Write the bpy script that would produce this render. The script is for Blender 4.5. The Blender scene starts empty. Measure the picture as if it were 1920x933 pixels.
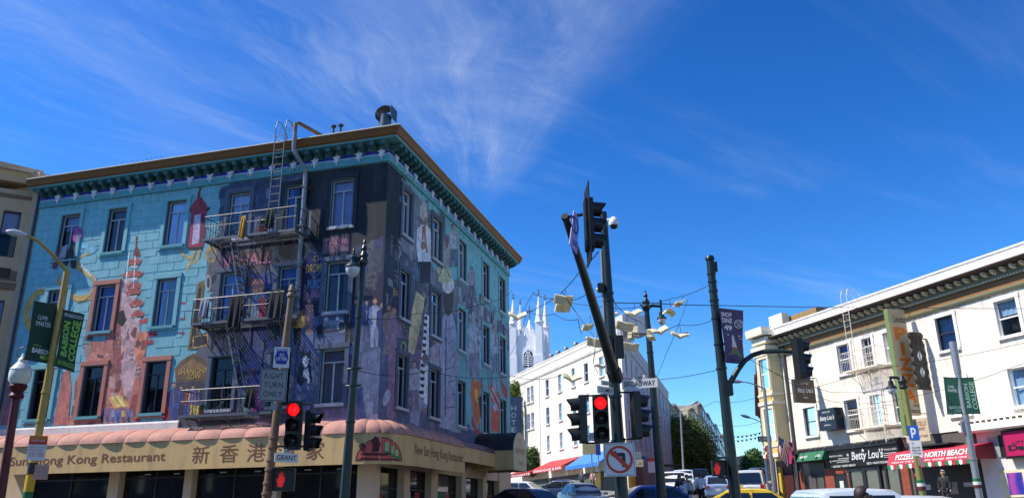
import bpy, bmesh, math, random
import numpy as np
from mathutils import Vector, Matrix
random.seed(7)
rad = math.radians
scene = bpy.context.scene
COL = scene.collection

# ------------------------------------------------------------------ camera
FPX, PITCH, ROLL = 1520.0, rad(18.34), rad(-0.65)      # focal length in pixels of a 1920 px wide picture
EYE = Vector((0, 0, 1.6))
cd = bpy.data.cameras.new('camera'); cam = bpy.data.objects.new('camera', cd); COL.objects.link(cam)
cd.sensor_width = 36.0; cd.lens = 36.0 * FPX / 1920.0; cd.clip_end = 4000.0; cd.clip_start = 0.1
cam.matrix_world = Matrix.Translation(EYE) @ Matrix.Rotation(math.pi/2 + PITCH, 4, 'X') @ Matrix.Rotation(ROLL, 4, 'Z')
scene.camera = cam

# ------------------------------------------------------------------ light
SUN_AZ, SUN_EL = rad(-93.0), rad(50.0)                 # azimuth clockwise from +Y
sun_dir = Vector((math.sin(SUN_AZ)*math.cos(SUN_EL), math.cos(SUN_AZ)*math.cos(SUN_EL), math.sin(SUN_EL)))
sl = bpy.data.lights.new('sun', 'SUN'); sl.energy = 5.0; sl.angle = rad(0.53); sl.color = (1.0, 0.93, 0.82)
so = bpy.data.objects.new('sun', sl); COL.objects.link(so); so.rotation_euler = sun_dir.to_track_quat('Z', 'Y').to_euler()
so.location = (-40, -10, 60)

scene.view_settings.view_transform = 'Standard'; scene.view_settings.look = 'None'
scene.view_settings.exposure = 0.35; scene.view_settings.gamma = 1.0
scene.view_settings.use_curve_mapping = False
scene.render.engine = 'CYCLES'

def make_world():
    w = bpy.data.worlds.new('World'); scene.world = w; w.use_nodes = True
    nt = w.node_tree; N = nt.nodes; L = nt.links; N.clear()
    out = N.new('ShaderNodeOutputWorld'); bg = N.new('ShaderNodeBackground'); bg.inputs['Strength'].default_value = 0.087
    sky = N.new('ShaderNodeTexSky'); sky.sky_type = 'NISHITA'; sky.sun_disc = False
    sky.sun_elevation = SUN_EL; sky.sun_rotation = SUN_AZ; sky.altitude = 50; sky.air_density = 1.0; sky.dust_density = 0.25; sky.ozone_density = 4.0
    hs = N.new('ShaderNodeHueSaturation'); hs.inputs['Saturation'].default_value = 1.28; hs.inputs['Value'].default_value = 1.0
    gm = N.new('ShaderNodeGamma'); gm.inputs['Gamma'].default_value = 1.4
    L.new(sky.outputs[0], hs.inputs['Color']); L.new(hs.outputs[0], gm.inputs['Color'])
    # cirrus: direction projected on a flat cloud layer, streaks fanning out from one point of that layer
    tc = N.new('ShaderNodeTexCoord'); sep = N.new('ShaderNodeSeparateXYZ'); L.new(tc.outputs['Generated'], sep.inputs[0])
    def M(op, a, b=None, c=None, clamp=False):
        n = N.new('ShaderNodeMath'); n.operation = op; n.use_clamp = clamp
        for i, x in enumerate((a, b, c)):
            if x is None: continue
            if isinstance(x, (int, float)): n.inputs[i].default_value = x
            else: L.new(x, n.inputs[i])
        return n.outputs[0]
    zc = M('MAXIMUM', sep.outputs[2], 0.06)
    X = M('DIVIDE', sep.outputs[0], zc); Y = M('DIVIDE', sep.outputs[1], zc)
    X0 = M('ADD', X, 0.11); Y0 = M('SUBTRACT', Y, 2.72)
    th = M('ARCTAN2', X0, M('MULTIPLY', Y0, -1.0))           # 0 towards the camera, + right
    r = M('SQRT', M('ADD', M('MULTIPLY', X0, X0), M('MULTIPLY', Y0, Y0)))
    def noise(vec, scale, det=6, rough=.55, dist=0.0):
        n = N.new('ShaderNodeTexNoise'); n.inputs['Scale'].default_value = scale; n.inputs['Detail'].default_value = det
        n.inputs['Roughness'].default_value = rough; n.inputs['Distortion'].default_value = dist
        L.new(vec, n.inputs['Vector']); return n.outputs['Fac']
    def comb(a, b, c=0.0):
        n = N.new('ShaderNodeCombineXYZ')
        for i, x in enumerate((a, b, c)):
            if isinstance(x, (int, float)): n.inputs[i].default_value = x
            else: L.new(x, n.inputs[i])
        return n.outputs[0]
    warp = noise(comb(X, Y), 1.4, 3, .5)
    th2 = M('ADD', th, M('MULTIPLY', M('SUBTRACT', warp, .5), .30))
    st = noise(comb(M('MULTIPLY', th2, 9.0), M('MULTIPLY', r, 1.5), 3.1), 1.0, 9, .70, .05)
    st2 = noise(comb(M('MULTIPLY', th2, 2.2), M('MULTIPLY', r, .7), 9.0), 1.0, 5, .55, .3)
    body = noise(comb(M('ADD', X, 4.0), Y, 1.0), 2.1, 8, .68, .25)
    def ramp(x, a, b):
        n = N.new('ShaderNodeMapRange'); n.interpolation_type = 'SMOOTHSTEP'
        L.new(x, n.inputs['Value']); n.inputs['From Min'].default_value = a; n.inputs['From Max'].default_value = b
        return n.outputs['Result']
    fan = M('MULTIPLY', ramp(th, -1.7, -.1), M('SUBTRACT', 1.0, ramp(M('ADD', th, M('MULTIPLY', M('SUBTRACT', warp, .5), .20)), .16, .40)))
    core = M('SUBTRACT', 1.0, ramp(M('ABSOLUTE', M('SUBTRACT', th, .12)), .05, .5))
    near = M('MULTIPLY', ramp(r, .0, .7), M('SUBTRACT', 1.0, ramp(r, 2.2, 4.2)))
    c1 = M('MULTIPLY', M('MULTIPLY', fan, near), M('ADD', M('MULTIPLY', ramp(st, .42, .92), .30), M('MULTIPLY', M('MULTIPLY', core, ramp(body, .36, .86)), .27)))
    veil = M('MULTIPLY', M('MULTIPLY', fan, near), M('MULTIPLY', ramp(st2, .3, .85), .17))
    # a thin even scatter of cirrus over the whole sky
    U = M('ADD', M('MULTIPLY', X, .8), M('MULTIPLY', Y, .6)); Vv = M('SUBTRACT', M('MULTIPLY', Y, .8), M('MULTIPLY', X, .6))
    far = noise(comb(M('MULTIPLY', U, .55), M('MULTIPLY', Vv, 2.6), 5.0), 1.0, 7, .6, .7)
    c2 = M('MULTIPLY', ramp(far, .50, .92), .18)
    cl = M('MULTIPLY', M('ADD', M('ADD', c1, veil), c2, clamp=True), ramp(sep.outputs[2], .03, .2), clamp=True)
    mx = N.new('ShaderNodeMix'); mx.data_type = 'RGBA'; L.new(cl, mx.inputs[0]); L.new(gm.outputs[0], mx.inputs[6]); mx.inputs[7].default_value = (7.4, 8.3, 9.4, 1)
    L.new(mx.outputs[2], bg.inputs['Color']); L.new(bg.outputs[0], out.inputs['Surface'])
make_world()

# ------------------------------------------------------------------ the lie of the land
def gz(y, x=20.0):
    k = min(1.0, max(0.0, (x+8.0)/16.0)); g = .039+(.060-.039)*k*k*(3-2*k)      # the avenue at left climbs less than the narrow street
    if y < 18: return 0.02*y
    if y < 150: return 0.36 + g*(y-18)
    return 0.36 + g*132 + 0.02*(y-150)

def pix_ray(px, py):
    x = px-960.0; y = 466.5-py
    c, s = math.cos(ROLL), math.sin(ROLL); x, y = c*x-s*y, s*x+c*y
    ct, st = math.cos(PITCH), math.sin(PITCH)
    return Vector((x, FPX*ct-y*st, y*ct+FPX*st)).normalized()
def dirz(a): a = rad(a); return Vector((math.sin(a), math.cos(a), 0))
class Wall:
    """a vertical plane: u runs along it (right, seen from outside), z is height, o is the distance out of it"""
    def __init__(s, o, u): s.o = Vector((o[0], o[1], 0)); s.u = Vector((u[0], u[1], 0)).normalized(); s.n = Vector((s.u.y, -s.u.x, 0))
    def p(s, u, z, o=0.0): return Vector((s.o.x+s.u.x*u+s.n.x*o, s.o.y+s.u.y*u+s.n.y*o, z))
    def uz(s, px, py, o=0.0):
        r = pix_ray(px, py); t = ((s.o-EYE).dot(s.n)+o)/r.dot(s.n); q = EYE+r*t
        return (q-s.o).dot(s.u), q.z
    def rect(s, x0, y0, x1, y1, o=0.0):
        a = s.uz(x0, y0, o); b = s.uz(x1, y0, o); c = s.uz(x0, y1, o); d = s.uz(x1, y1, o)
        return (a[0]+c[0])/2, (b[0]+d[0])/2, (c[1]+d[1])/2, (a[1]+b[1])/2        # u0 u1 z0 z1
    @property
    def rotz(s): return math.atan2(s.u.y, s.u.x)
def at(px, py, D):
    """the point at horizontal distance D seen in that direction"""
    r = pix_ray(px, py); return EYE + r*(D/math.hypot(r.x, r.y))
def plane_at(px, py, D, naz):
    """vertical plane through that point whose outside looks towards azimuth naz"""
    n = dirz(naz); q = at(px, py, D); return Wall(q, (-n.y, n.x))

# the walls of the place
_c = at(721, 480, 32.0)
CORNER = Vector((_c.x, _c.y, 0))
WA = Wall(CORNER, -dirz(-74.1))          # long painted front, u = 0 at the corner, negative to the left
WR = Wall(CORNER, dirz(15.9))            # its side along the avenue, u grows away
BND = 32.0
WB = Wall(dirz(70.3)*BND, -dirz(-19.7))  # line of fronts on the right

# ------------------------------------------------------------------ materials
def lin(c):
    c = c/255.0
    return c/12.92 if c <= .04045 else ((c+.055)/1.055)**2.4
def srgb(r, g, b): return (lin(r), lin(g), lin(b))
MATS = {}
def mat(name, col=(.5,.5,.5), rough=.6, metal=0.0, var=.12, vscale=3.0, bump=0.0, bscale=40.0, spec=.5, emit=None, estr=0.0, coat=0.0, dirt=0.0, streak=False):
    if name in MATS: return MATS[name]
    m = bpy.data.materials.new(name); m.use_nodes = True; nt = m.node_tree; N = nt.nodes; L = nt.links
    b = N['Principled BSDF']; b.inputs['Base Color'].default_value = (*col, 1); b.inputs['Roughness'].default_value = rough
    b.inputs['Metallic'].default_value = metal; b.inputs['Specular IOR Level'].default_value = spec
    if coat: b.inputs['Coat Weight'].default_value = coat; b.inputs['Coat Roughness'].default_value = .05
    if emit: b.inputs['Emission Color'].default_value = (*emit, 1); b.inputs['Emission Strength'].default_value = estr
    if var > 0 or bump > 0 or dirt > 0:
        g = N.new('ShaderNodeNewGeometry')
        n = N.new('ShaderNodeTexNoise'); n.inputs['Scale'].default_value = vscale; n.inputs['Detail'].default_value = 8; n.inputs['Roughness'].default_value = .65
        src = g.outputs['Position']
        if streak:
            mp = N.new('ShaderNodeMapping'); mp.inputs['Scale'].default_value = (1, 1, .15); L.new(src, mp.inputs['Vector']); L.new(mp.outputs[0], n.inputs['Vector'])
        else: L.new(src, n.inputs['Vector'])
        cr = N.new('ShaderNodeMapRange'); cr.inputs['From Min'].default_value = .25; cr.inputs['From Max'].default_value = .75
        cr.inputs['To Min'].default_value = 1-var; cr.inputs['To Max'].default_value = 1+var; L.new(n.outputs['Fac'], cr.inputs['Value'])
        mx = N.new('ShaderNodeVectorMath'); mx.operation = 'SCALE'; mx.inputs[0].default_value = col; L.new(cr.outputs[0], mx.inputs['Scale'])
        last = mx.outputs[0]
        if dirt > 0:
            d = N.new('ShaderNodeTexNoise'); d.inputs['Scale'].default_value = 1.1; d.inputs['Detail'].default_value = 9; d.inputs['Roughness'].default_value = .7
            mp2 = N.new('ShaderNodeMapping'); mp2.inputs['Scale'].default_value = (1.6, 1.6, .35); L.new(src, mp2.inputs['Vector']); L.new(mp2.outputs[0], d.inputs['Vector'])
            r2 = N.new('ShaderNodeMapRange'); r2.inputs['From Min'].default_value = .5; r2.inputs['From Max'].default_value = .75; r2.inputs['To Max'].default_value = dirt; L.new(d.outputs['Fac'], r2.inputs['Value'])
            m2 = N.new('ShaderNodeMix'); m2.data_type = 'RGBA'; L.new(r2.outputs[0], m2.inputs[0]); L.new(last, m2.inputs[6]); m2.inputs[7].default_value = (.09, .075, .06, 1); last = m2.outputs[2]
        L.new(last, b.inputs['Base Color'])
        if bump > 0:
            n2 = N.new('ShaderNodeTexNoise'); n2.inputs['Scale'].default_value = bscale; n2.inputs['Detail'].default_value = 5; L.new(src, n2.inputs['Vector'])
            bp = N.new('ShaderNodeBump'); bp.inputs['Strength'].default_value = bump; bp.inputs['Distance'].default_value = .02; L.new(n2.outputs['Fac'], bp.inputs['Height']); L.new(bp.outputs[0], b.inputs['Normal'])
    MATS[name] = m; return m
def glass(name='window_glass', tint=(.02,.025,.03), refl=.28):
    if name in MATS: return MATS[name]
    m = bpy.data.materials.new(name); m.use_nodes = True; nt = m.node_tree; N = nt.nodes; L = nt.links; N.clear()
    o = N.new('ShaderNodeOutputMaterial'); t = N.new('ShaderNodeBsdfTransparent'); t.inputs[0].default_value = (.72,.76,.82,1)
    g = N.new('ShaderNodeBsdfGlossy'); g.inputs['Roughness'].default_value = .03; g.inputs['Color'].default_value = (.9,.95,1,1)
    f = N.new('ShaderNodeLayerWeight'); f.inputs['Blend'].default_value = refl
    nz = N.new('ShaderNodeTexNoise'); nz.inputs['Scale'].default_value = 1.3; gg = N.new('ShaderNodeNewGeometry'); L.new(gg.outputs['Position'], nz.inputs['Vector'])
    bp = N.new('ShaderNodeBump'); bp.inputs['Strength'].default_value = .05; bp.inputs['Distance'].default_value = .05; L.new(nz.outputs['Fac'], bp.inputs['Height']); L.new(bp.outputs[0], g.inputs['Normal'])
    mx = N.new('ShaderNodeMixShader'); L.new(f.outputs['Fresnel'], mx.inputs[0]); L.new(t.outputs[0], mx.inputs[1]); L.new(g.outputs[0], mx.inputs[2]); L.new(mx.outputs[0], o.inputs['Surface'])
    MATS[name] = m; return m

# ------------------------------------------------------------------ objects
def tag(o, label=None, cat=None, group=None, kind=None):
    if label: o['label'] = label
    if cat: o['category'] = cat
    if group: o['group'] = group
    if kind: o['kind'] = kind
    return o
def thing(name, label, cat, loc, group=None, rotz=0.0):
    o = bpy.data.objects.new(name, None); COL.objects.link(o); o.location = loc; o.rotation_euler = (0, 0, rotz); o.empty_display_size = .3
    return tag(o, label, cat, group)
def root_loc(p):
    v = Vector((0, 0, 0))
    while p is not None: v += Vector(p.location); p = p.parent
    return v
class MB:
    def __init__(s): s.v = []; s.f = []
    def poly(s, pts):
        i = len(s.v); s.v += [tuple(p) for p in pts]; s.f.append(list(range(i, i+len(pts)))); return s
    def prism(s, pts, d):
        n = len(pts); i = len(s.v); d = Vector(d)
        s.v += [tuple(p) for p in pts] + [tuple(Vector(p)+d) for p in pts]
        s.f.append(list(range(i, i+n))); s.f.append(list(range(i+2*n-1, i+n-1, -1)))
        for k in range(n): s.f.append([i+k, i+n+k, i+n+(k+1)%n, i+(k+1)%n])
        return s
    def box(s, w, u0, u1, z0, z1, o0, o1):
        return s.prism([w.p(u0,z0,o0), w.p(u1,z0,o0), w.p(u1,z1,o0), w.p(u0,z1,o0)], w.n*(o1-o0))
    def wpoly(s, w, uz, o0, o1):
        return s.prism([w.p(u,z,o0) for u, z in uz], w.n*(o1-o0))
    def profile(s, w, u0, u1, oz):
        """a cross-section in (o, z) swept along the wall from u0 to u1"""
        return s.prism([w.p(u0, z, o) for o, z in oz], w.u*(u1-u0))
    def tube(s, pts, r, n=8, r1=None):
        pts = [Vector(p) for p in pts]; m = len(pts); base = len(s.v); ref = None
        for i, p in enumerate(pts):
            t = (pts[min(i+1, m-1)]-pts[max(i-1, 0)])
            if t.length < 1e-9: t = Vector((0, 0, 1))
            t.normalize()
            if ref is None: ref = Vector((0, 0, 1)) if abs(t.z) < .9 else Vector((1, 0, 0))
            a = t.cross(ref)
            if a.length < 1e-6: a = t.orthogonal()
            a.normalize(); b = t.cross(a); ref = -b if False else ref
            rr = r if r1 is None else r+(r1-r)*i/max(1, m-1)
            for k in range(n):
                q = 2*math.pi*k/n; s.v.append(tuple(p+a*math.cos(q)*rr+b*math.sin(q)*rr))
        for i in range(m-1):
            for k in range(n):
                j = (k+1) % n; s.f.append([base+i*n+k, base+i*n+j, base+(i+1)*n+j, base+(i+1)*n+k])
        s.f.append([base+k for k in range(n)][::-1]); s.f.append([base+(m-1)*n+k for k in range(n)])
        return s
    def lathe(s, c, prof, n=16, axis=None, ring=False):
        """profile of (radius, height) turned about axis through c"""
        c = Vector(c); ax = Vector(axis).normalized() if axis else Vector((0, 0, 1))
        a = ax.orthogonal().normalized(); b = ax.cross(a); base = len(s.v)
        for r, h in prof:
            for k in range(n):
                q = 2*math.pi*k/n; s.v.append(tuple(c+ax*h+a*math.cos(q)*r+b*math.sin(q)*r))
        for i in range(len(prof)-1):
            for k in range(n):
                j = (k+1) % n; s.f.append([base+i*n+k, base+i*n+j, base+(i+1)*n+j, base+(i+1)*n+k])
        if ring:
            i = len(prof)-1
            for k in range(n): j = (k+1) % n; s.f.append([base+i*n+k, base+i*n+j, base+j, base+k])
            return s
        s.f.append([base+k for k in range(n)][::-1]); s.f.append([base+(len(prof)-1)*n+k for k in range(n)])
        return s
    def obox(s, c, x, y, z):
        """box about c with half vectors x, y, z"""
        c = Vector(c); x, y, z = Vector(x), Vector(y), Vector(z)
        return s.prism([c-x-y-z, c+x-y-z, c+x+y-z, c-x+y-z], z*2)
    def build(s, name, m, parent=None, smooth=False, label=None, cat=None, group=None, kind=None):
        me = bpy.data.meshes.new(name); off = root_loc(parent)
        me.from_pydata([(x-off.x, y-off.y, z-off.z) for x, y, z in s.v], [], s.f)
        if smooth is not None:
            bm = bmesh.new(); bm.from_mesh(me); bmesh.ops.recalc_face_normals(bm, faces=bm.faces)
            if smooth:
                for f in bm.faces: f.smooth = True
                for e in bm.edges:
                    if len(e.link_faces) == 2 and e.calc_face_angle(0) > rad(42): e.smooth = False
            bm.to_mesh(me); bm.free()
        if m is not None: me.materials.append(m)
        o = bpy.data.objects.new(name, me); COL.objects.link(o)
        if parent is not None: o.parent = parent
        return tag(o, label, cat, group, kind)
def copy_tree(o, parent=None, dl=None):
    c = o.copy(); COL.objects.link(c); c.parent = parent
    for ch in list(o.children): copy_tree(ch, c)
    return c

TXT = {}
def text_mesh(s, shear=0.0, weight=0.0, spacing=1.0):
    k = (s, shear, weight, spacing)
    if k in TXT: return TXT[k]
    c = bpy.data.curves.new('lettering', 'FONT'); c.body = s; c.shear = shear; c.offset = weight; c.resolution_u = 3; c.space_character = spacing; c.align_x = 'LEFT'
    ob = bpy.data.objects.new('lettering_tmp', c); COL.objects.link(ob)
    dg = bpy.context.evaluated_depsgraph_get(); me = bpy.data.meshes.new_from_object(ob.evaluated_get(dg))
    v = np.array([tuple(x.co)[:2] for x in me.vertices]).reshape(-1, 2); f = [list(p.vertices) for p in me.polygons]
    bpy.data.objects.remove(ob); bpy.data.curves.remove(c); bpy.data.meshes.remove(me)
    if len(v) == 0: v = np.zeros((1, 2))
    lo, hi = v.min(0), v.max(0); v = (v-lo)/np.maximum(hi-lo, 1e-6)
    TXT[k] = (v, f, (hi-lo)); return TXT[k]
def lettering(w, s, u0, u1, z0, z1, o, m, parent, shear=0.0, weight=0.0, rot=0, spacing=1.0, name='lettering', fn=None):
    v, f, _ = text_mesh(s, shear, weight, spacing); b = MB()
    for x, y in v:
        if rot == 90: x, y = 1-y, x
        if rot == -90: x, y = y, 1-x
        if fn: b.v.append(tuple(fn(x, y)))
        else: b.v.append(tuple(w.p(u0+(u1-u0)*x, z0+(z1-z0)*y, o)))
    b.f = [list(q) for q in f]
    return b.build(name, m, parent, smooth=None)

def wall_holes(b, w, u0, u1, z0, z1, holes, depth=.25, o=0.0, rb=None):
    us = sorted({u0, u1, *[h[0] for h in holes], *[h[1] for h in holes]}); zs = sorted({z0, z1, *[h[2] for h in holes], *[h[3] for h in holes]})
    us = [x for x in us if u0 <= x <= u1]; zs = [x for x in zs if z0 <= x <= z1]
    for i in range(len(us)-1):
        for j in range(len(zs)-1):
            cu, cz = (us[i]+us[i+1])/2, (zs[j]+zs[j+1])/2
            if any(h[0] < cu < h[1] and h[2] < cz < h[3] for h in holes): continue
            b.poly([w.p(us[i], zs[j], o), w.p(us[i+1], zs[j], o), w.p(us[i+1], zs[j+1], o), w.p(us[i], zs[j+1], o)])
    for a, c, d, e in holes:
        for q in ([(a,d),(a,e)], [(c,e),(c,d)], [(a,e),(c,e)], [(c,d),(a,d)]):
            (x0, y0), (x1, y1) = q
            (rb or b).poly([w.p(x0,y0,o), w.p(x1,y1,o), w.p(x1,y1,o-depth), w.p(x0,y0,o-depth)])
    return b
def window(par, w, u0, u1, z0, z1, fm, style='sash', cm=None, sill=None, sm=None, fw=.05, rec=.14, o=0.0, casing=0.0, cas_m=None):
    """frame part with pane, curtain or dark backing, sill and casing as sub-parts"""
    b = MB(); oo = o-rec
    b.box(w,u0,u0+fw,z0,z1,oo-.06,oo+.02); b.box(w,u1-fw,u1,z0,z1,oo-.06,oo+.02)
    b.box(w,u0+fw,u1-fw,z1-fw,z1,oo-.06,oo+.018); b.box(w,u0+fw,u1-fw,z0,z0+fw,oo-.06,oo+.018)
    h = z1-z0; um = (u0+u1)/2
    if style == 'transom':
        zt = z0+h*.76; b.box(w,u0+fw,u1-fw,zt-.03,zt+.03,oo-.05,oo+.014); b.box(w,um-.03,um+.03,z0+fw,zt-.03,oo-.05,oo+.012)
    elif style == 'sash':
        zt = z0+h*.5; b.box(w,u0+fw,u1-fw,zt-.03,zt+.03,oo-.05,oo+.014)
    elif style == 'grid':
        for k in (1,2,3): b.box(w,u0+fw,u1-fw,z0+h*k/4-.015,z0+h*k/4+.015,oo-.05,oo+.012)
        b.box(w,um-.015,um+.015,z0+fw,z1-fw,oo-.05,oo+.010)
    f = b.build('window', fm, par)
    MB().poly([w.p(u0,z0,oo-.03),w.p(u1,z0,oo-.03),w.p(u1,z1,oo-.03),w.p(u0,z1,oo-.03)]).build('pane', glass(), f)
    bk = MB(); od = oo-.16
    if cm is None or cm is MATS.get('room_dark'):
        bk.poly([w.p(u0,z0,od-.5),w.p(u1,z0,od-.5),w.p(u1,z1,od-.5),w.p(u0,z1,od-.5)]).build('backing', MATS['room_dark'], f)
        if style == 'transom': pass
    else:
        n = 14; e = random.uniform(-.02, .02); kind = random.random(); spans = [(0.0, 1.0, z0, z1)]
        if kind > .72: spans = [(0.0, 1.0, z1-h*random.uniform(.3,.7), z1)]
        elif kind > .45: q = random.uniform(.22,.4); spans = [(0.0, q, z0, z1), (1-q*random.uniform(.7,1.1), 1.0, z0, z1)]
        for s0,s1,zl,zt in spans:
            for k in range(n):
                a, c = u0+(u1-u0)*(s0+(s1-s0)*k/n), u0+(u1-u0)*(s0+(s1-s0)*(k+1)/n)
                bk.poly([w.p(a,zl,od+.03*math.sin(k*1.9+e)),w.p(c,zl,od+.03*math.sin((k+1)*1.9+e)),w.p(c,zt,od+.015*math.sin((k+1)*1.9)),w.p(a,zt,od+.015*math.sin(k*1.9))])
        bk.build('curtain', cm, f)
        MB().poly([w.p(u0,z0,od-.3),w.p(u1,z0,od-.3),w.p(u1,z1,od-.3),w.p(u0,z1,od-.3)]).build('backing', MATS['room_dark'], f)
    if sill: MB().box(w,u0-.12,u1+.12,z0-.13,z0-.005,o-.1,o+sill).build('sill', sm or fm, f)
    if casing:
        c = casing; cb = MB(); p = .05
        cb.box(w,u0-c,u0,z0,z1,o-.04,o+p); cb.box(w,u1,u1+c,z0,z1,o-.04,o+p); cb.box(w,u0-c-.03,u1+c+.03,z1,z1+c,o-.04,o+p+.012)
        cb.build('casing', cas_m or sm or fm, f)
    return f
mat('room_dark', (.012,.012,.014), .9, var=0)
STEEL = mat('dark_steel', (.05,.055,.06), .5, .6)

def stain_mat():
    m = bpy.data.materials.new('rain_stain'); m.use_nodes = True; N = m.node_tree.nodes; L = m.node_tree.links; N.clear(); o = N.new('ShaderNodeOutputMaterial'); t = N.new('ShaderNodeBsdfTransparent'); d = N.new('ShaderNodeBsdfDiffuse'); d.inputs[0].default_value = (.10,.085,.065,1)
    a = N.new('ShaderNodeAttribute'); a.attribute_name = 'fade'; g = N.new('ShaderNodeNewGeometry'); mp = N.new('ShaderNodeMapping'); mp.inputs['Scale'].default_value = (6,6,.5); n = N.new('ShaderNodeTexNoise'); n.inputs['Scale'].default_value = 1.6; n.inputs['Detail'].default_value = 7; L.new(g.outputs['Position'],mp.inputs['Vector']); L.new(mp.outputs[0],n.inputs['Vector'])
    r = N.new('ShaderNodeMapRange'); r.inputs['From Min'].default_value = .42; r.inputs['From Max'].default_value = .72; r.inputs['To Max'].default_value = .32; L.new(n.outputs['Fac'],r.inputs['Value']); k = N.new('ShaderNodeMath'); k.operation = 'MULTIPLY'; L.new(r.outputs[0],k.inputs[0]); L.new(a.outputs['Fac'],k.inputs[1])
    x = N.new('ShaderNodeMixShader'); L.new(k.outputs[0],x.inputs[0]); L.new(t.outputs[0],x.inputs[1]); L.new(d.outputs[0],x.inputs[2]); L.new(x.outputs[0],o.inputs['Surface']); return m
STAIN = stain_mat()
def stains(par, w, quads, o=.012):
    """rain streaks running down a wall below sills and ledges: (u0, u1, ztop, zbottom)"""
    b = MB(); f = []
    for u0,u1,zt,zb in quads: b.poly([w.p(u0,zb,o),w.p(u1,zb,o),w.p(u1,zt,o),w.p(u0,zt,o)]); f += [0,0,1,1]
    ob = b.build('rain_stains', STAIN, par, smooth=None, kind='stuff'); at_ = ob.data.attributes.new('fade','FLOAT','POINT'); at_.data.foreach_set('value', f)
# ================================================================== GROUND
def asphalt():
    m = mat('asphalt', (.045,.045,.048), .9, var=.25, vscale=.8, bump=.25, bscale=60)
    return m
CONC = mat('concrete_pavement', (.24,.23,.21), .85, var=.15, vscale=1.2, bump=.2, bscale=50, dirt=.4)
KERB = mat('kerb_concrete', (.30,.29,.27), .85, var=.15)
ys = [-60, -20, 0, 9, 18, 30, 45, 60, 80, 100, 125, 150, 220, 400, 900, 1600]
b = MB()
for i in range(len(ys)-1):
    for x0, x1 in ((-900,-60),(-60,-8),(-8,-4),(-4,0),(0,4),(4,8),(8,60),(60,900)):
        b.poly([(x0,ys[i],gz(ys[i],x0)),(x1,ys[i],gz(ys[i],x1)),(x1,ys[i+1],gz(ys[i+1],x1)),(x0,ys[i+1],gz(ys[i+1],x0))])
b.build('road', asphalt(), kind='structure')
def pavement(w, u0, u1, o0, o1, name='pavement'):
    """a raised footway along a wall with a kerb, following the slope"""
    root = MB(); n = max(1, int(abs(u1-u0)/3)); kb = MB()
    for i in range(n):
        a, c = u0+(u1-u0)*i/n, u0+(u1-u0)*(i+1)/n
        def P(u, o, dz=.14): q = w.p(u, 0, o); q.z = gz(q.y, q.x)+dz; return q
        root.poly([P(a,o0),P(c,o0),P(c,o1-.18),P(a,o1-.18)])
        kb.poly([P(a,o1-.18,.143),P(c,o1-.18,.143),P(c,o1,.143),P(a,o1,.143)]); kb.poly([P(a,o1,.143),P(c,o1,.143),P(c,o1,-.05),P(a,o1,-.05)])
        kb.poly([P(a,o1-.18,.143),P(c,o1-.18,.143),P(c,o1-.18,-.05),P(a,o1-.18,-.05)])
    r = root.build(name, CONC, kind='structure'); kb.build('kerb', KERB, r)
    # scored joints between the slabs of the footway
    j = MB()
    for i in range(int(abs(u1-u0)/1.5)):
        u = u0+i*1.5
        q = [w.p(u,0,o0),w.p(u+.03,0,o0),w.p(u+.03,0,o1-.2),w.p(u,0,o1-.2)]
        j.poly([(p.x,p.y,gz(p.y,p.x)+.1445) for p in q])
    j.build('slab_joints', mat('joint_dark', (.12,.11,.1), .9), r, kind='stuff')
    return r
WG = Wall(WB.p(-61.8,0), dirz(15.9))               # shaded side of the white hotel, along the narrow street
WY = Wall(WB.p(-42.0,0), -dirz(15.9))              # opposite fronts of the narrow street, u grows towards the camera
pavement(WA, -60, 3.2, 0, 3.4); pavement(WR, 0, 40, 0, 3.4); pavement(WB, -41.6, 20, 0, 3.8)
pavement(WB, -110, -59.5, 0, 3.6); pavement(WG, -1, 170, 0, 2.2); pavement(WY, -170, 0, 0, 2.6)
# painted road markings
MARK = mat('road_paint_white', (.75,.74,.7), .7, var=.2); MARKY = mat('road_paint_yellow', (.65,.42,.05), .7, var=.2)
def marking(w, u0, u1, o0, o1, m, name):
    b = MB(); n = max(1, int(abs(u1-u0)/3))
    for i in range(n):
        a, c = u0+(u1-u0)*i/n, u0+(u1-u0)*(i+1)/n
        q = [w.p(a,0,o0),w.p(c,0,o0),w.p(c,0,o1),w.p(a,0,o1)]; b.poly([(p.x,p.y,gz(p.y,p.x)+.006) for p in q])
    b.build(name, m, kind='structure')
for k in range(3): marking(WB, -58.5+k*.0, -43.0, 1.0+k*1.9, 1.35+k*1.9, MARK, 'crosswalk_line')
marking(WG, 6, 150, 6.0, 6.12, MARKY, 'centre_line'); marking(WB, -41, 10, 9.4, 9.52, MARKY, 'centre_line')

# ================================================================== THE PAINTED RESTAURANT BUILDING
AL, RL = -18.35, 18.25                  # ends of the two fronts
TEAL = mat('teal_stucco', srgb(116,174,182), .75, var=.10, vscale=1.5, bump=.35, bscale=25, dirt=.22)
TEAL_T = mat('teal_trim', srgb(84,150,158), .7, var=.12, bump=.1)
TEAL_D = mat('teal_dark_trim', srgb(48,92,96), .7, var=.12)
GOLD = mat('gold_brown_cornice', srgb(112,72,26), .6, var=.15)
BLUE = mat('royal_blue_frieze', srgb(46,44,176), .6, var=.1)
SILV = mat('silver_ornament', srgb(216,220,232), .5, var=.1)
WHT = mat('white_window_frame', (.62,.62,.64), .55, var=.06)
GRYF = mat('grey_window_frame', (.40,.41,.44), .55, var=.08)
DRKF = mat('dark_window_frame', (.035,.035,.04), .5)
CURT = mat('pale_curtain', srgb(190,190,225), .9, var=.12, vscale=2)
CURT2 = mat('blue_curtain', srgb(95,110,200), .9, var=.15, vscale=2)
BLIND = mat('grey_blind', srgb(120,118,128), .9, var=.15)
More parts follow.
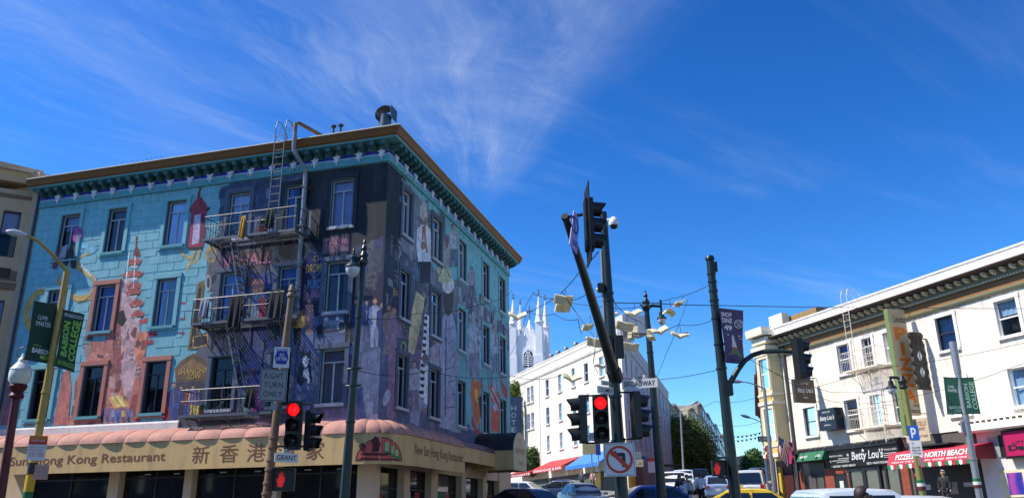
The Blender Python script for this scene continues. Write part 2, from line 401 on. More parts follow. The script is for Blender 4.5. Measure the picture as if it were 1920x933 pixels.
WBLD = thing('restaurant_building', 'four storey teal restaurant building covered in a large wall mural on the street corner', 'building', (CORNER.x, CORNER.y, gz(CORNER.y)))
B0 = WBLD
ROWS = [(5.95,8.12), (9.68,11.80), (13.38,15.50)]
AW = [(-16.85,-15.80), (-14.15,-13.15), (-10.92,-9.92), (-7.66,-6.62), (-4.85,-3.95), (-2.60,-1.57)]
RW = [(1.62,2.62), (5.2,6.35), (8.9,10.05), (12.92,14.05), (16.1,17.3)]
AH = [(a,c,z0,z1) for z0,z1 in ROWS for a,c in AW]; RH = [(a,c,z0,z1) for z0,z1 in ROWS for a,c in RW]
ZW0 = 4.4
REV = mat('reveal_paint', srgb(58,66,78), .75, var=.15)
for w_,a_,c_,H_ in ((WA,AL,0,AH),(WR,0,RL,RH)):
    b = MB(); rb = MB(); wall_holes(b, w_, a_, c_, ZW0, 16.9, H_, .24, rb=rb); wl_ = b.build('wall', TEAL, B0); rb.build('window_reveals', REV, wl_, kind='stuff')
DEP = 16.0
def back(u0, z0, z1): pass
pA = lambda u, o, z: WA.p(u, z, o)
b = MB()   # the blind rear and party walls and the flat roof, set in from the fronts
q = [WA.p(AL,0,-.01), WA.p(AL,0,-18.2), WA.p(-.01,0,-18.2)]
for i in range(2): b.poly([(q[i].x,q[i].y,1),(q[i+1].x,q[i+1].y,1),(q[i+1].x,q[i+1].y,16.9),(q[i].x,q[i].y,16.9)])
b.build('rear_wall', mat('rear_stucco', (.3,.3,.29), .8), B0)
b = MB(); b.poly([WA.p(AL,16.88,0), WA.p(0,16.88,0), WA.p(0,16.88,-18.2), WA.p(AL,16.88,-18.2)]); b.build('flat_roof', mat('roof_tar', (.08,.08,.08), .9), B0)
b = MB(); b.poly([WA.p(AL,ZW0,0), WA.p(0,ZW0,0), WA.p(0,ZW0,-18.2), WA.p(AL,ZW0,-18.2)]); b.build('floor_slab', MATS['room_dark'], B0)

def around(prof, name, m, parent, u0=AL, u1=RL, closed=True, smooth=False):
    """profile in (o, z) swept along the front, mitred at the corner and on along the side"""
    st = [[WA.p(u0,z,o) for o,z in prof], [CORNER+(WA.n+WR.n)*o+Vector((0,0,z)) for o,z in prof], [WR.p(u1,z,o) for o,z in prof]]
    b = MB(); n = len(prof)
    for s in st: b.v += [tuple(p) for p in s]
    for i in range(2):
        for k in range(n): j = (k+1) % n; b.f.append([i*n+k, i*n+j, (i+1)*n+j, (i+1)*n+k])
    b.f.append(list(range(n))); b.f.append([2*n+k for k in range(n)][::-1])
    return b.build(name, m, parent, smooth)
cor = around([(-.05,16.93),(.62,16.93),(.70,16.99),(.78,17.16),(.82,17.22),(.82,17.27),(-.05,17.3)], 'cornice', GOLD, B0, AL-.25, RL+.3)
around([(-.05,16.86),(.60,16.86),(.64,16.925),(-.05,16.925)], 'cornice_soffit', TEAL_T, cor, AL-.2, RL+.25)
around([(-.05,17.305),(.84,17.275),(.84,17.315),(-.05,17.36)], 'cornice_flashing', mat('pale_flashing', (.62,.58,.48), .5), cor, AL-.27, RL+.32)
around([(0,16.60),(.05,16.60),(.05,16.63),(0,16.63)], 'frieze_moulding', TEAL_T, B0)
around([(0,16.44),(.035,16.44),(.035,16.598),(0,16.598)], 'frieze_band', BLUE, B0)
around([(0,16.385),(.045,16.385),(.045,16.437),(0,16.437)], 'frieze_stripe', mat('frieze_white', srgb(170,190,215), .6), B0)
around([(0,16.05),(.09,16.05),(.10,16.10),(.06,16.14),(.06,16.38),(0,16.38)], 'frieze_moulding', TEAL_T, B0)
# modillion brackets and frieze ornaments: built once, copied along both fronts
def bracket_mesh():
    b = MB(); w = Wall((0,0), (1,0))
    b.wpoly(w, [(-.095,.0),(.095,.0),(.095,.21),(-.095,.21)], 0, .50); b.wpoly(w, [(-.075,-.02),(.075,-.02),(.075,0),(-.075,0)], .0, .40)
    b.profile(w, -.07, .07, [(0,-.02),(.36,-.02),(.30,-.07),(.12,-.10),(.05,-.16),(0,-.16)])
    me = bpy.data.meshes.new('bracket'); me.from_pydata(b.v, [], b.f); me.materials.append(TEAL_D); return me
def ornament_mesh():
    b = MB(); w = Wall((0,0), (1,0))
    P = [(0,.24),(.05,.13),(.14,.16),(.10,.05),(.05,.02),(.13,-.12),(.04,-.06),(0,-.22),(-.04,-.06),(-.13,-.12),(-.05,.02),(-.10,.05),(-.14,.16),(-.05,.13)]
    b.wpoly(w, P, 0, .07); b.wpoly(w, [(0,.12),(.035,.02),(0,-.10),(-.035,.02)], .07, .10)
    me = bpy.data.meshes.new('frieze_ornament'); me.from_pydata(b.v, [], b.f); me.materials.append(SILV); return me
def put(me, name, w, u, z, o, parent, sc=None):
    ob = bpy.data.objects.new(name, me); COL.objects.link(ob); ob.parent = parent
    ob.location = w.p(u,z,o)-root_loc(parent); ob.rotation_euler = (0,0,w.rotz)
    if sc: ob.scale = sc
    return ob
bm_, om_ = bracket_mesh(), ornament_mesh()
n = 36
for i in range(n): put(bm_, 'cornice_bracket', WA, AL+.3+(-AL-.35)*i/(n-1), 16.65, .045, cor)
for i in range(n): put(bm_, 'cornice_bracket', WR, .1+(RL-.3)*i/(n-1), 16.65, .045, cor)
for i in range(17): put(om_, 'frieze_ornament', WA, -17.25+i*1.06, 16.40, .06, B0, (1.25,1.1,1.1))
for i in range(17): put(om_, 'frieze_ornament', WR, .62+i*1.06, 16.40, .06, B0, (1.25,1.1,1.1))

# windows
cm_A = {}
for r,(z0,z1) in enumerate(ROWS):
    for i,(a,c) in enumerate(AW):
        cm = {(2,0):CURT,(2,1):BLIND,(2,2):CURT,(2,3):CURT,(2,4):CURT2,(2,5):CURT,(1,0):CURT2,(1,1):CURT2,(1,2):CURT2,(1,3):CURT2,(1,4):CURT2,(1,5):BLIND,(0,5):BLIND}.get((r,i))
        fm = GRYF if r > 0 or i in (5,) else DRKF
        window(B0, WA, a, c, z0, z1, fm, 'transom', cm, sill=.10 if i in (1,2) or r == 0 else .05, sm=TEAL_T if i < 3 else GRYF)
for r,(z0,z1) in enumerate(ROWS):
    for i,(a,c) in enumerate(RW):
        window(B0, WR, a, c, z0, z1, GRYF, 'transom', CURT2 if (r,i) in ((2,0),(2,1),(1,0),(2,2)) else (CURT if i > 2 and r > 0 else None), sill=.12, sm=GRYF)
# moulded surrounds of the painted front
def surround(w, a, c, z0, z1, m, wd=.22, pr=.06):
    b = MB()
    b.box(w,a-wd,a-.03,z0-.05,z1+.03,-.02,pr); b.box(w,c+.03,c+wd,z0-.05,z1+.03,-.02,pr); b.box(w,a-wd-.02,c+wd+.02,z1+.03,z1+wd,-.02,pr+.015); b.box(w,a-wd-.02,c+wd+.02,z0-.2,z0-.14,-.02,pr+.01)
    b.build('window_surround', m, B0)
SALM = mat('salmon_paint', srgb(176,112,96), .75, var=.12)
GREYP = mat('grey_paint', srgb(80,88,108), .75, var=.12)
for r,(z0,z1) in enumerate(ROWS):
    for i,(a,c) in enumerate(AW):
        m = {(0,1):SALM,(0,2):SALM,(1,1):SALM}.get((r,i), TEAL if i < 3 else (GREYP if not (r == 2 and i >= 4) else mat('night_paint',(.012,.012,.022),.7)))
        surround(WA, a, c, z0, z1, m)
    for i,(a,c) in enumerate(RW): surround(WR, a, c, z0, z1, TEAL if i >= 2 else GREYP, .2, .05)

# -------------------------------------------------- the mural: flat paint, rastered over both fronts
class Canvas:
    def __init__(s, w, u0, u1, z0, z1, res):
        s.w, s.u0, s.z0, s.res = w, u0, z0, res
        s.nx = int((u1-u0)/res); s.ny = int((z1-z0)/res)
        s.U, s.Z = np.meshgrid(u0+(np.arange(s.nx)+.5)*res, z0+(np.arange(s.ny)+.5)*res)
        s.idx = np.zeros((s.ny, s.nx), np.int32); s.cols = [None]; s.key = {}
    def ci(s, c):
        if c is None: return 0
        if c not in s.key: s.key[c] = len(s.cols); s.cols.append(srgb(*c))
        return s.key[c]
    def cv(s, pts): return [s.w.uz(x, y) for x, y in pts]
    def uzpoly(s, P, c):
        P = np.array(P); us, zs = P[:,0], P[:,1]
        i0 = max(0,int((us.min()-s.u0)/s.res)-1); i1 = min(s.nx,int((us.max()-s.u0)/s.res)+2); j0 = max(0,int((zs.min()-s.z0)/s.res)-1); j1 = min(s.ny,int((zs.max()-s.z0)/s.res)+2)
        if i1 <= i0 or j1 <= j0: return
        U = s.U[j0:j1,i0:i1]; Z = s.Z[j0:j1,i0:i1]; ins = np.zeros(U.shape, bool); n = len(P)
        for k in range(n):
            x0,y0 = P[k]; x1,y1 = P[(k+1)%n]
            if y0 == y1: continue
            cr = ((y0 > Z) != (y1 > Z)) & (U < (x1-x0)*(Z-y0)/(y1-y0)+x0); ins ^= cr
        s.idx[j0:j1,i0:i1][ins] = s.ci(c)
    def poly(s, pts, c): s.uzpoly(s.cv(pts), c)
    def rect(s, x0, y0, x1, y1, c): s.poly([(x0,y0),(x1,y0),(x1,y1),(x0,y1)], c)
    def ell(s, x, y, rx, ry, c, rot=0.0):
        p = []
        for k in range(20):
            a = 2*math.pi*k/20; dx, dy = rx*math.cos(a), ry*math.sin(a); p.append((x+dx*math.cos(rot)-dy*math.sin(rot), y+dx*math.sin(rot)+dy*math.cos(rot)))
        s.poly(p, c)
    def line(s, pts, w, c, w1=None):
        m = len(pts); L, R = [], []
        for i,(x,y) in enumerate(pts):
            x0,y0 = pts[max(0,i-1)]; x1,y1 = pts[min(m-1,i+1)]; l = math.hypot(x1-x0,y1-y0) or 1; nx,ny = -(y1-y0)/l, (x1-x0)/l
            ww = (w if w1 is None else w+(w1-w)*i/(m-1))/2; L.append((x+nx*ww,y+ny*ww)); R.append((x-nx*ww,y-ny*ww))
        for i in range(m-1): s.poly([L[i],L[i+1],R[i+1],R[i]], c)
        for i in range(1,m-1): s.ell(pts[i][0],pts[i][1],w/2 if w1 is None else (w+(w1-w)*i/(m-1))/2,w/2 if w1 is None else (w+(w1-w)*i/(m-1))/2,c)
    def figure(s, x, y0, y1, coat, legs, skin=(170,130,110), hair=(30,22,20), lean=0.0):
        """a plain standing figure, head at y0 and feet at y1"""
        h = y1-y0; w = h*.115
        s.poly([(x-w*.75,y0+h*.55),(x+w*.75,y0+h*.55),(x+w*.75+lean,y1),(x+w*.15+lean,y1),(x,y0+h*.66),(x-w*.15+lean,y1),(x-w*.75+lean,y1)], legs)
        s.poly([(x-w,y0+h*.2),(x-w*.3,y0+h*.15),(x+w*.3,y0+h*.15),(x+w,y0+h*.2),(x+w*1.15,y0+h*.5),(x+w*.8,y0+h*.58),(x-w*.8,y0+h*.58),(x-w*1.15,y0+h*.5)], coat)
        s.ell(x, y0+h*.055, w*.46, h*.062, hair); s.ell(x, y0+h*.075, w*.38, h*.055, skin)
        s.line([(x,y0+h*.17),(x-w*.05,y0+h*.5)], max(.8,w*.12), skin); s.line([(x-w*.85,y0+h*.24),(x-w*1.05,y0+h*.46),(x-w*.5,y0+h*.52)], w*.22, legs); s.line([(x+w*.5,y0+h*.22),(x+w*.62,y0+h*.56)], max(.7,w*.12), legs)
    def collage(s, u0, u1, z0, z1, n, pal, seed, lo=.12, hi=.5):
        rnd = random.Random(seed)
        for k in range(n):
            u, z = rnd.uniform(u0,u1), rnd.uniform(z0,z1); a, c = rnd.uniform(lo,hi), rnd.uniform(lo,hi)*1.3; col = rnd.choice(pal); j = rnd.randint(-10,10); col = tuple(max(4,min(250,x+j)) for x in col); kind = rnd.random()
            if kind < .4: q = rnd.uniform(-.12,.12); s.uzpoly([(u-a/2,z-c/2),(u+a/2,z-c/2+q),(u+a/2,z+c/2+q),(u-a/2,z+c/2)], col)
            elif kind < .6: s.uzpoly([(u+a*.5*math.cos(t)*(1+.3*math.sin(3*t+k)),z+c*.5*math.sin(t)) for t in [i*math.pi/7 for i in range(14)]], col)
            elif kind < .8:
                for r in range(3):
                    for q in range(2): s.uzpoly([(u+q*.13,z+r*.2),(u+q*.13+.07,z+r*.2),(u+q*.13+.07,z+r*.2+.12),(u+q*.13,z+r*.2+.12)], col)
            else: q = rnd.uniform(-.5,.5); s.uzpoly([(u,z),(u+.05,z),(u+.05+q*.5,z+c*1.4),(u+q*.5,z+c*1.4)], col)
    def cut(s, holes, pad=.03):
        for a,c,d,e in holes: s.idx[(s.U > a-pad) & (s.U < c+pad) & (s.Z > d-pad) & (s.Z < e+pad)] = 0
    def build(s, o, parent, m):
        b = MB(); col = []
        for j in range(s.ny):
            row = s.idx[j]; ch = np.flatnonzero(np.diff(row))+1; st = np.concatenate(([0],ch)); en = np.concatenate((ch,[s.nx]))
            z0 = s.z0+j*s.res; z1 = z0+s.res
            for a, e in zip(st, en):
                k = row[a]
                if k == 0: continue
                b.poly([s.w.p(s.u0+a*s.res,z0,o), s.w.p(s.u0+e*s.res,z0,o), s.w.p(s.u0+e*s.res,z1,o), s.w.p(s.u0+a*s.res,z1,o)]); col.append(s.cols[k])
        ob = b.build('mural', m, parent, smooth=None)
        at_ = ob.data.attributes.new('paint', 'FLOAT_COLOR', 'FACE'); arr = np.ones((len(col),4), np.float32); arr[:,:3] = np.array(col); at_.data.foreach_set('color', arr.ravel())
        return ob
def mural_mat():
    m = bpy.data.materials.new('mural_paint'); m.use_nodes = True; N = m.node_tree.nodes; L = m.node_tree.links; p = N['Principled BSDF']; p.inputs['Roughness'].default_value = .72
    a = N.new('ShaderNodeAttribute'); a.attribute_name = 'paint'; g = N.new('ShaderNodeNewGeometry')
    n = N.new('ShaderNodeTexNoise'); n.inputs['Scale'].default_value = 2.2; n.inputs['Detail'].default_value = 9; n.inputs['Roughness'].default_value = .72; L.new(g.outputs['Position'], n.inputs['Vector'])
    r = N.new('ShaderNodeMapRange'); r.inputs['From Min'].default_value = .3; r.inputs['From Max'].default_value = .7; r.inputs['To Min'].default_value = .72; r.inputs['To Max'].default_value = 1.22; L.new(n.outputs['Fac'], r.inputs['Value'])
    s = N.new('ShaderNodeVectorMath'); s.operation = 'SCALE'; L.new(a.outputs['Color'], s.inputs[0]); L.new(r.outputs[0], s.inputs['Scale'])
    # weathering: dust and chalking over the old paint
    d = N.new('ShaderNodeTexNoise'); d.inputs['Scale'].default_value = .9; d.inputs['Detail'].default_value = 8; mp = N.new('ShaderNodeMapping'); mp.inputs['Scale'].default_value = (1.5,1.5,.4); L.new(g.outputs['Position'], mp.inputs['Vector']); L.new(mp.outputs[0], d.inputs['Vector'])
    r2 = N.new('ShaderNodeMapRange'); r2.inputs['From Min'].default_value = .5; r2.inputs['From Max'].default_value = .8; r2.inputs['To Max'].default_value = .16; L.new(d.outputs['Fac'], r2.inputs['Value'])
    vo = N.new('ShaderNodeTexVoronoi'); vo.inputs['Scale'].default_value = 5.5; mpv = N.new('ShaderNodeMapping'); mpv.inputs['Scale'].default_value = (1,1,.45); mpv.inputs['Rotation'].default_value = (.3,.4,0); nd = N.new('ShaderNodeTexNoise'); nd.inputs['Scale'].default_value = 3.0
    L.new(g.outputs['Position'], nd.inputs['Vector']); av = N.new('ShaderNodeVectorMath'); av.operation = 'ADD'; L.new(g.outputs['Position'], av.inputs[0]); L.new(nd.outputs['Color'], av.inputs[1]); L.new(av.outputs[0], mpv.inputs['Vector']); L.new(mpv.outputs[0], vo.inputs['Vector'])
    sv = N.new('ShaderNodeSeparateColor'); L.new(vo.outputs['Color'], sv.inputs[0]); rv = N.new('ShaderNodeMapRange'); rv.inputs['To Min'].default_value = .70; rv.inputs['To Max'].default_value = 1.26; L.new(sv.outputs[0], rv.inputs['Value'])
    s3 = N.new('ShaderNodeVectorMath'); s3.operation = 'SCALE'; L.new(s.outputs[0], s3.inputs[0]); L.new(rv.outputs[0], s3.inputs['Scale'])
    mx = N.new('ShaderNodeMix'); mx.data_type = 'RGBA'; L.new(r2.outputs[0], mx.inputs[0]); L.new(s3.outputs[0], mx.inputs[6]); mx.inputs[7].default_value = (.22,.23,.26,1)
    L.new(mx.outputs[2], p.inputs['Base Color'])
    n2 = N.new('ShaderNodeTexNoise'); n2.inputs['Scale'].default_value = 25; L.new(g.outputs['Position'], n2.inputs['Vector']); bp = N.new('ShaderNodeBump'); bp.inputs['Strength'].default_value = .3; bp.inputs['Distance'].default_value = .02; L.new(n2.outputs['Fac'], bp.inputs['Height']); L.new(bp.outputs[0], p.inputs['Normal'])
    return m
MURAL = mural_mat()
C = Canvas(WA, AL+.05, 0.0, 5.25, 16.02, .03)
NIGHT=(14,13,24); NAVY=(26,30,62); SLATE=(74,84,118); PURP=(86,98,132); GREY=(96,98,108); LGREY=(150,152,160); ROSE=(170,100,92); SAL=(186,116,100); CREAM=(216,196,150); OCHRE=(206,168,88); RED=(170,40,48); MAR=(120,40,44); BLK=(12,11,14); STEELB=(70,82,110); PINKT=(205,150,170)
# broad fields of colour
C.uzpoly([(-4.05,16.02),(0,16.02),(0,12.4),(-.4,11.9),(-1.0,12.55),(-2.9,12.5),(-4.05,13.2)], NIGHT)
C.uzpoly([(-8.2,15.9),(-7.4,16.02),(-4.05,16.02),(-4.05,12.9),(-8.0,12.9)], SLATE)
C.uzpoly([(-6.4,16.0),(-5.4,16.0),(-5.2,13.0),(-6.2,13.0)], (52,62,92)); C.uzpoly([(-5.1,15.6),(-4.3,15.9),(-4.2,13.0),(-4.9,13.0)], (104,116,148)); C.uzpoly([(-7.9,15.3),(-7.75,16.02),(-6.5,16.02),(-6.55,15.2)], (56,66,96))
C.uzpoly([(-4.05,13.2),(-2.9,12.5),(-1.0,12.55),(-.4,11.9),(0,12.4),(0,9.3),(-4.05,9.3)], NAVY)
C.uzpoly([(-.95,12.5),(-.35,12.6),(-.3,10.4),(-.95,10.4)], (82,84,92))
C.uzpoly([(-6.0,9.5),(0,9.5),(0,5.25),(-6.0,5.25)], PURP); C.uzpoly([(-2.9,9.5),(0,9.5),(0,8.6),(-1.2,8.4),(-3.2,8.75)], (74,88,124)); C.uzpoly([(-5.3,6.0),(0,5.9),(0,5.25),(-5.3,5.25)], (122,112,142))
C.uzpoly([(-8.3,13.1),(-4.05,13.1),(-4.05,9.2),(-8.0,9.2),(-8.0,10.9),(-8.5,11.4)], (92,90,98))
C.uzpoly([(-6.5,11.6),(-4.9,11.6),(-4.9,9.3),(-6.5,9.3)], (44,60,122)); C.uzpoly([(-8.1,9.4),(-5.4,9.4),(-5.4,5.3),(-9.0,5.3),(-9.1,7.0),(-8.4,8.6)], (70,72,88)); C.uzpoly([(-6.5,9.2),(-4.8,9.3),(-4.6,6.0),(-6.5,6.2)], (40,56,116))
C.collage(-8.0,-4.2,13.2,15.9,46,[(52,62,92),(90,102,136),(40,48,76),(70,80,108)],11); C.collage(-4.0,-.1,9.4,12.3,90,[(18,20,44),(40,48,92),(58,70,110),(30,30,50),(70,50,70)],12)
C.collage(-8.2,-4.2,9.3,12.9,70,[(60,60,70),(30,36,72),(110,100,100),(80,50,60),(40,70,80),(20,20,26)],13); C.collage(-8.4,-4.6,5.5,9.2,80,[(30,34,60),(90,92,104),(50,40,60),(44,70,84),(20,20,28),(100,70,90)],14)
C.collage(-4.4,-.1,5.6,9.2,34,[(78,90,122),(94,104,136),(70,80,112)],15,.3,.8); C.collage(-4.0,-.1,12.6,15.9,22,[(20,19,32),(10,9,18),(26,26,40)],16,.3,.9)
# the rosy street at lower left
C.poly([(128,796),(138,760),(146,705),(158,690),(168,640),(198,640),(216,545),(228,520),(236,585),(262,700),(262,745),(250,790)], SAL)
C.poly([(225,525),(247,520),(262,600),(266,660),(250,720),(246,745),(235,745),(222,690),(220,600)], (196,160,160)); C.poly([(214,560),(226,530),(228,700),(212,700)], (150,84,76))
C.poly([(44,796),(52,735),(60,690),(72,684),(66,740),(60,796)], (176,104,96)); C.poly([(100,796),(118,700),(130,690),(134,730),(128,796)], (188,112,100)); C.poly([(0,796),(10,690),(25,680),(40,700),(30,796)], (150,92,100))
C.poly([(250,640),(262,622),(278,620),(268,690),(258,690)], (214,128,100)); C.poly([(236,790),(250,740),(262,735),(262,790)], (150,70,66))
C.collage(-14.6,-11.2,5.4,9.6,60,[(176,104,92),(150,84,76),(196,130,110),(190,160,156),(120,64,60),(96,70,70)],17,.1,.4)
for k,(x0,y0) in enumerate(((205,705),(208,735))): C.rect(x0,y0,x0+12,y0+22,(196,150,140))
C.poly([(204,745),(226,738),(242,760),(216,764)], OCHRE); C.poly([(208,744),(213,742),(226,762),(221,763)], (232,206,130)); C.poly([(216,741),(221,740),(236,761),(231,762)], (232,206,130))
C.rect(186,765,250,790,(120,104,132))
for k,(c1,c2) in enumerate((((90,84,120),BLK),((130,90,120),(90,60,90)),((140,150,190),(80,90,140)),((40,80,190),(30,50,120)),((210,170,80),(110,60,50)),((70,110,170),(40,40,60)))): C.figure(192+k*10, 764+(k%2)*2, 792, c1, c2)
# yellow banded serpent
C.line([(142,488),(146,500),(157,507),(175,520),(181,537),(170,556),(147,560),(123,550),(97,543),(73,546),(58,562),(50,585),(52,608),(60,618)], 9, (196,160,84), 13)
C.line([(142,486),(160,478),(172,474)], 3, (196,160,84)); C.line([(130,548),(110,541),(90,538),(70,541)], 3, (226,214,180)); C.line([(176,548),(160,563),(145,566)], 3, (128,96,52))
for k in range(7): C.poly([(150+k*4.5,497+k*4),(158+k*4,495+k*4),(154+k*4,503+k*4)], (190,205,215))
C.poly([(105,532),(111,516),(116,534)], (196,160,84))
# striding figure under a magenta balloon
C.poly([(116,496),(128,470),(142,460),(140,500),(133,500),(132,480),(118,502)], BLK); C.poly([(109,480),(116,462),(126,458),(122,480),(112,494)], (150,150,160)); C.poly([(98,500),(110,466),(114,470),(104,502)], MAR); C.ell(145,440,7,15,(190,60,150),.15)
for k in range(9): C.ell(150+k*4.0, 470-9*math.sin(k*.8)-k*1.5, 6, 4, (112,176,196))
# stacked roofs of a plain tower
C.line([(257,443),(256,470)], 4, MAR); C.poly([(250,480),(256,455),(264,480)], MAR)
for k,(xc,y,w_) in enumerate(((252,492,15),(248,515,23),(252,537,16),(250,548,16),(256,570,15),(258,590,14))):
    C.poly([(xc-w_,y-1),(xc-w_*.8,y),(xc-w_*.4,y-7),(xc+w_*.4,y-9),(xc+w_*.8,y-4),(xc+w_,y-7),(xc+w_*.75,y+2),(xc-w_*.7,y+5)], (176,84,76)); C.rect(xc-w_*.5,y+3,xc+w_*.45,y+11,(190,180,176)); C.line([(xc-w_*.7,y+6),(xc+w_*.7,y+3)], 2, BLK)
C.line([(243,470),(236,530)], 1.6, (220,225,225)); C.line([(254,480),(250,540)], 1.6, (220,225,225))
for (x,y) in ((270,600),(285,625),(278,640)): C.poly([(x-8,y),(x+8,y-5),(x+10,y+3),(x-6,y+7)], (178,60,72))
C.poly([(222,585),(232,580),(238,600),(230,612),(220,605)], BLK)
# hanging lantern
C.line([(376,352),(372,372)], 5, MAR); C.poly([(354,394),(366,376),(376,368),(384,378),(392,392),(384,398),(360,400)], (150,34,56)); C.line([(352,402),(356,392)],3,BLK); C.line([(386,398),(394,388)],3,BLK)
C.poly([(360,398),(388,395),(382,462),(352,464)], (160,36,70)); C.poly([(365,403),(377,402),(373,456),(360,458)], (186,176,200)); C.poly([(378,402),(384,401),(379,455),(375,456)], (90,30,54))
C.line([(340,468),(345,478),(355,484),(362,480),(366,470)], 4, OCHRE); C.line([(362,480),(358,492),(352,500),(352,510)], 5, OCHRE, 3); C.line([(376,468),(372,484),(362,494)], 4, OCHRE)
C.rect(352,463,380,468,BLK)
# signs and slabs around the iron stairs
C.poly([(366,690),(372,640),(400,600),(400,690)], (96,98,108)); C.poly([(352,655),(372,530),(384,525),(378,585),(368,655)], (120,100,44)); C.poly([(356,650),(373,540),(379,538),(364,650)], BLK); C.poly([(360,655),(392,648),(391,624),(362,628)], (40,38,44)); C.line([(362,652),(390,646),(389,627),(363,631),(362,652)], 1.8, OCHRE)
C.ell(396,477,10,16,(180,150,84)); C.ell(397,478,6,10,(120,120,120)); C.ell(390,530,6,16,(150,160,166)); C.ell(391,530,3,10,(40,40,40))
C.poly([(414,494),(418,480),(512,468),(508,498),(416,510)], (74,56,66)); C.ell(548,470,34,24,(52,84,88)); C.ell(548,470,27,18,(26,26,28))
C.poly([(328,690),(340,676),(352,668),(364,662),(376,668),(388,676),(398,690),(396,712),(330,716)], (104,82,56)); C.poly([(334,692),(362,672),(392,690)], (140,110,70)); C.line([(330,713),(396,709)], 2, (60,46,34))
C.poly([(330,716),(396,712),(392,782),(326,786)], (60,58,66))
C.figure(312,722,800,(176,26,40),(140,24,36)); C.figure(326,716,802,(52,74,138),(44,62,120))
for k,(c1,c2) in enumerate((((70,70,130),(60,60,90)),((150,70,60),(70,80,160)),((110,90,170),(200,180,80)),((60,60,120),(190,170,80)))): C.figure(340+k*11, 722+(k%2)*4, 784, c1, c2)
for (x,y) in ((340,566),(338,596),(336,622)): C.rect(x,y,x+9,y+4,(150,50,90))
# street scene right of the stairs: a saloon car and strollers
C.poly([(594,604),(600,596),(644,590),(650,604),(648,622),(596,628)], (70,86,124)); C.ell(641,611,9,12,(150,160,176)); C.ell(641,611,6,9,(40,44,56)); C.ell(601,618,8,9,(24,24,32)); C.rect(606,600,632,612,(120,130,150)); C.ell(612,598,4,4,(190,196,206)); C.ell(634,597,4,4,(190,196,206)); C.line([(594,624),(640,618)], 4, (30,32,44)); C.rect(604,582,646,592,(90,104,140))
C.figure(558,568,648,(160,120,70),BLK,hair=BLK); C.figure(580,560,626,(150,110,110),(150,110,110)); C.figure(656,560,648,(16,16,26),(18,18,28),lean=-3); C.figure(668,560,640,(30,40,90),(30,40,90)); C.figure(688,562,636,(60,76,130),(50,60,100)); C.figure(703,558,650,(150,160,184),(128,138,166),hair=(120,50,30)); C.figure(717,566,652,(34,48,104),(34,44,96))
C.poly([(560,598),(566,590),(572,592),(574,610),(566,616),(560,612)], OCHRE)
# sitting dog
C.poly([(556,712),(560,690),(566,676),(564,662),(568,654),(573,662),(578,661),(582,653),(584,664),(582,678),(584,696),(586,712),(580,722),(572,712),(566,724),(560,720)], (24,24,34)); C.poly([(567,672),(574,666),(580,672),(578,684),(572,690),(568,682)], (200,204,214)); C.poly([(570,692),(578,690),(580,706),(574,710),(568,704)], (204,208,216)); C.rect(576,706,581,719,(190,194,206))
# painted figures and shapes around the middle landing
C.ell(484,536,12,14,(176,118,104)); C.poly([(470,600),(474,556),(496,550),(502,600)], (96,120,150)); C.poly([(484,600),(486,560),(498,556),(500,600)], (180,60,70)); C.poly([(440,480),(452,470),(462,500),(450,506)], (150,110,40))
C.poly([(470,770),(476,720),(488,716),(492,770)], (130,40,120)); C.poly([(452,770),(456,728),(466,726),(468,770)], (90,130,140))
C.poly([(580,470),(600,476),(608,494),(600,512),(586,522),(574,512),(570,490)], (40,50,104)); C.line([(580,470),(600,476),(608,494),(600,512),(586,522)], 2, (80,110,130)); C.poly([(576,524),(608,520),(606,560),(574,562)], (64,66,104))
C.poly([(606,446),(656,441),(655,470),(605,476)], (116,84,98))
C.poly([(560,400),(572,386),(584,398),(582,440),(558,444)], (112,124,140)); C.rect(566,405,576,422,(50,60,90))
C.rect(672,470,686,560,(28,34,70)); C.poly([(690,470),(716,462),(716,510),(690,512)], (66,70,84))
C.cut(AH)
mur = C.build(.014, B0, MURAL)
# lettering painted on that front
PNK = mat('pink_letter_paint', srgb(196,120,140), .8, var=.1); OCH = mat('ochre_letter_paint', srgb(196,160,86), .8, var=.1); LBL = mat('pale_blue_letter_paint', srgb(110,150,190), .8, var=.1)
def wtext(w, s, x0, y0, x1, y1, m, o=.02, parent=None, **k):
    u0,u1,z0,z1 = w.rect(x0,y0,x1,y1,o); return lettering(w, s, u0, u1, z0, z1, o, m, parent or B0, **k)
wtext(WA,'NTHALL',416,476,510,497,PNK,weight=.01); wtext(WA,'THALIA',609,446,653,463,PNK,weight=.01); wtext(WA,'-O-',584,478,602,490,OCH); wtext(WA,'DROME',574,494,606,510,OCH,weight=.01)
wtext(WA,'PURCE',577,524,606,540,LBL); wtext(WA,'BEA',584,542,606,556,PNK); wtext(WA,'SHANGHAI',334,690,392,700,OCH,weight=.01); wtext(WA,'LOW',352,700,376,710,OCH,weight=.01)

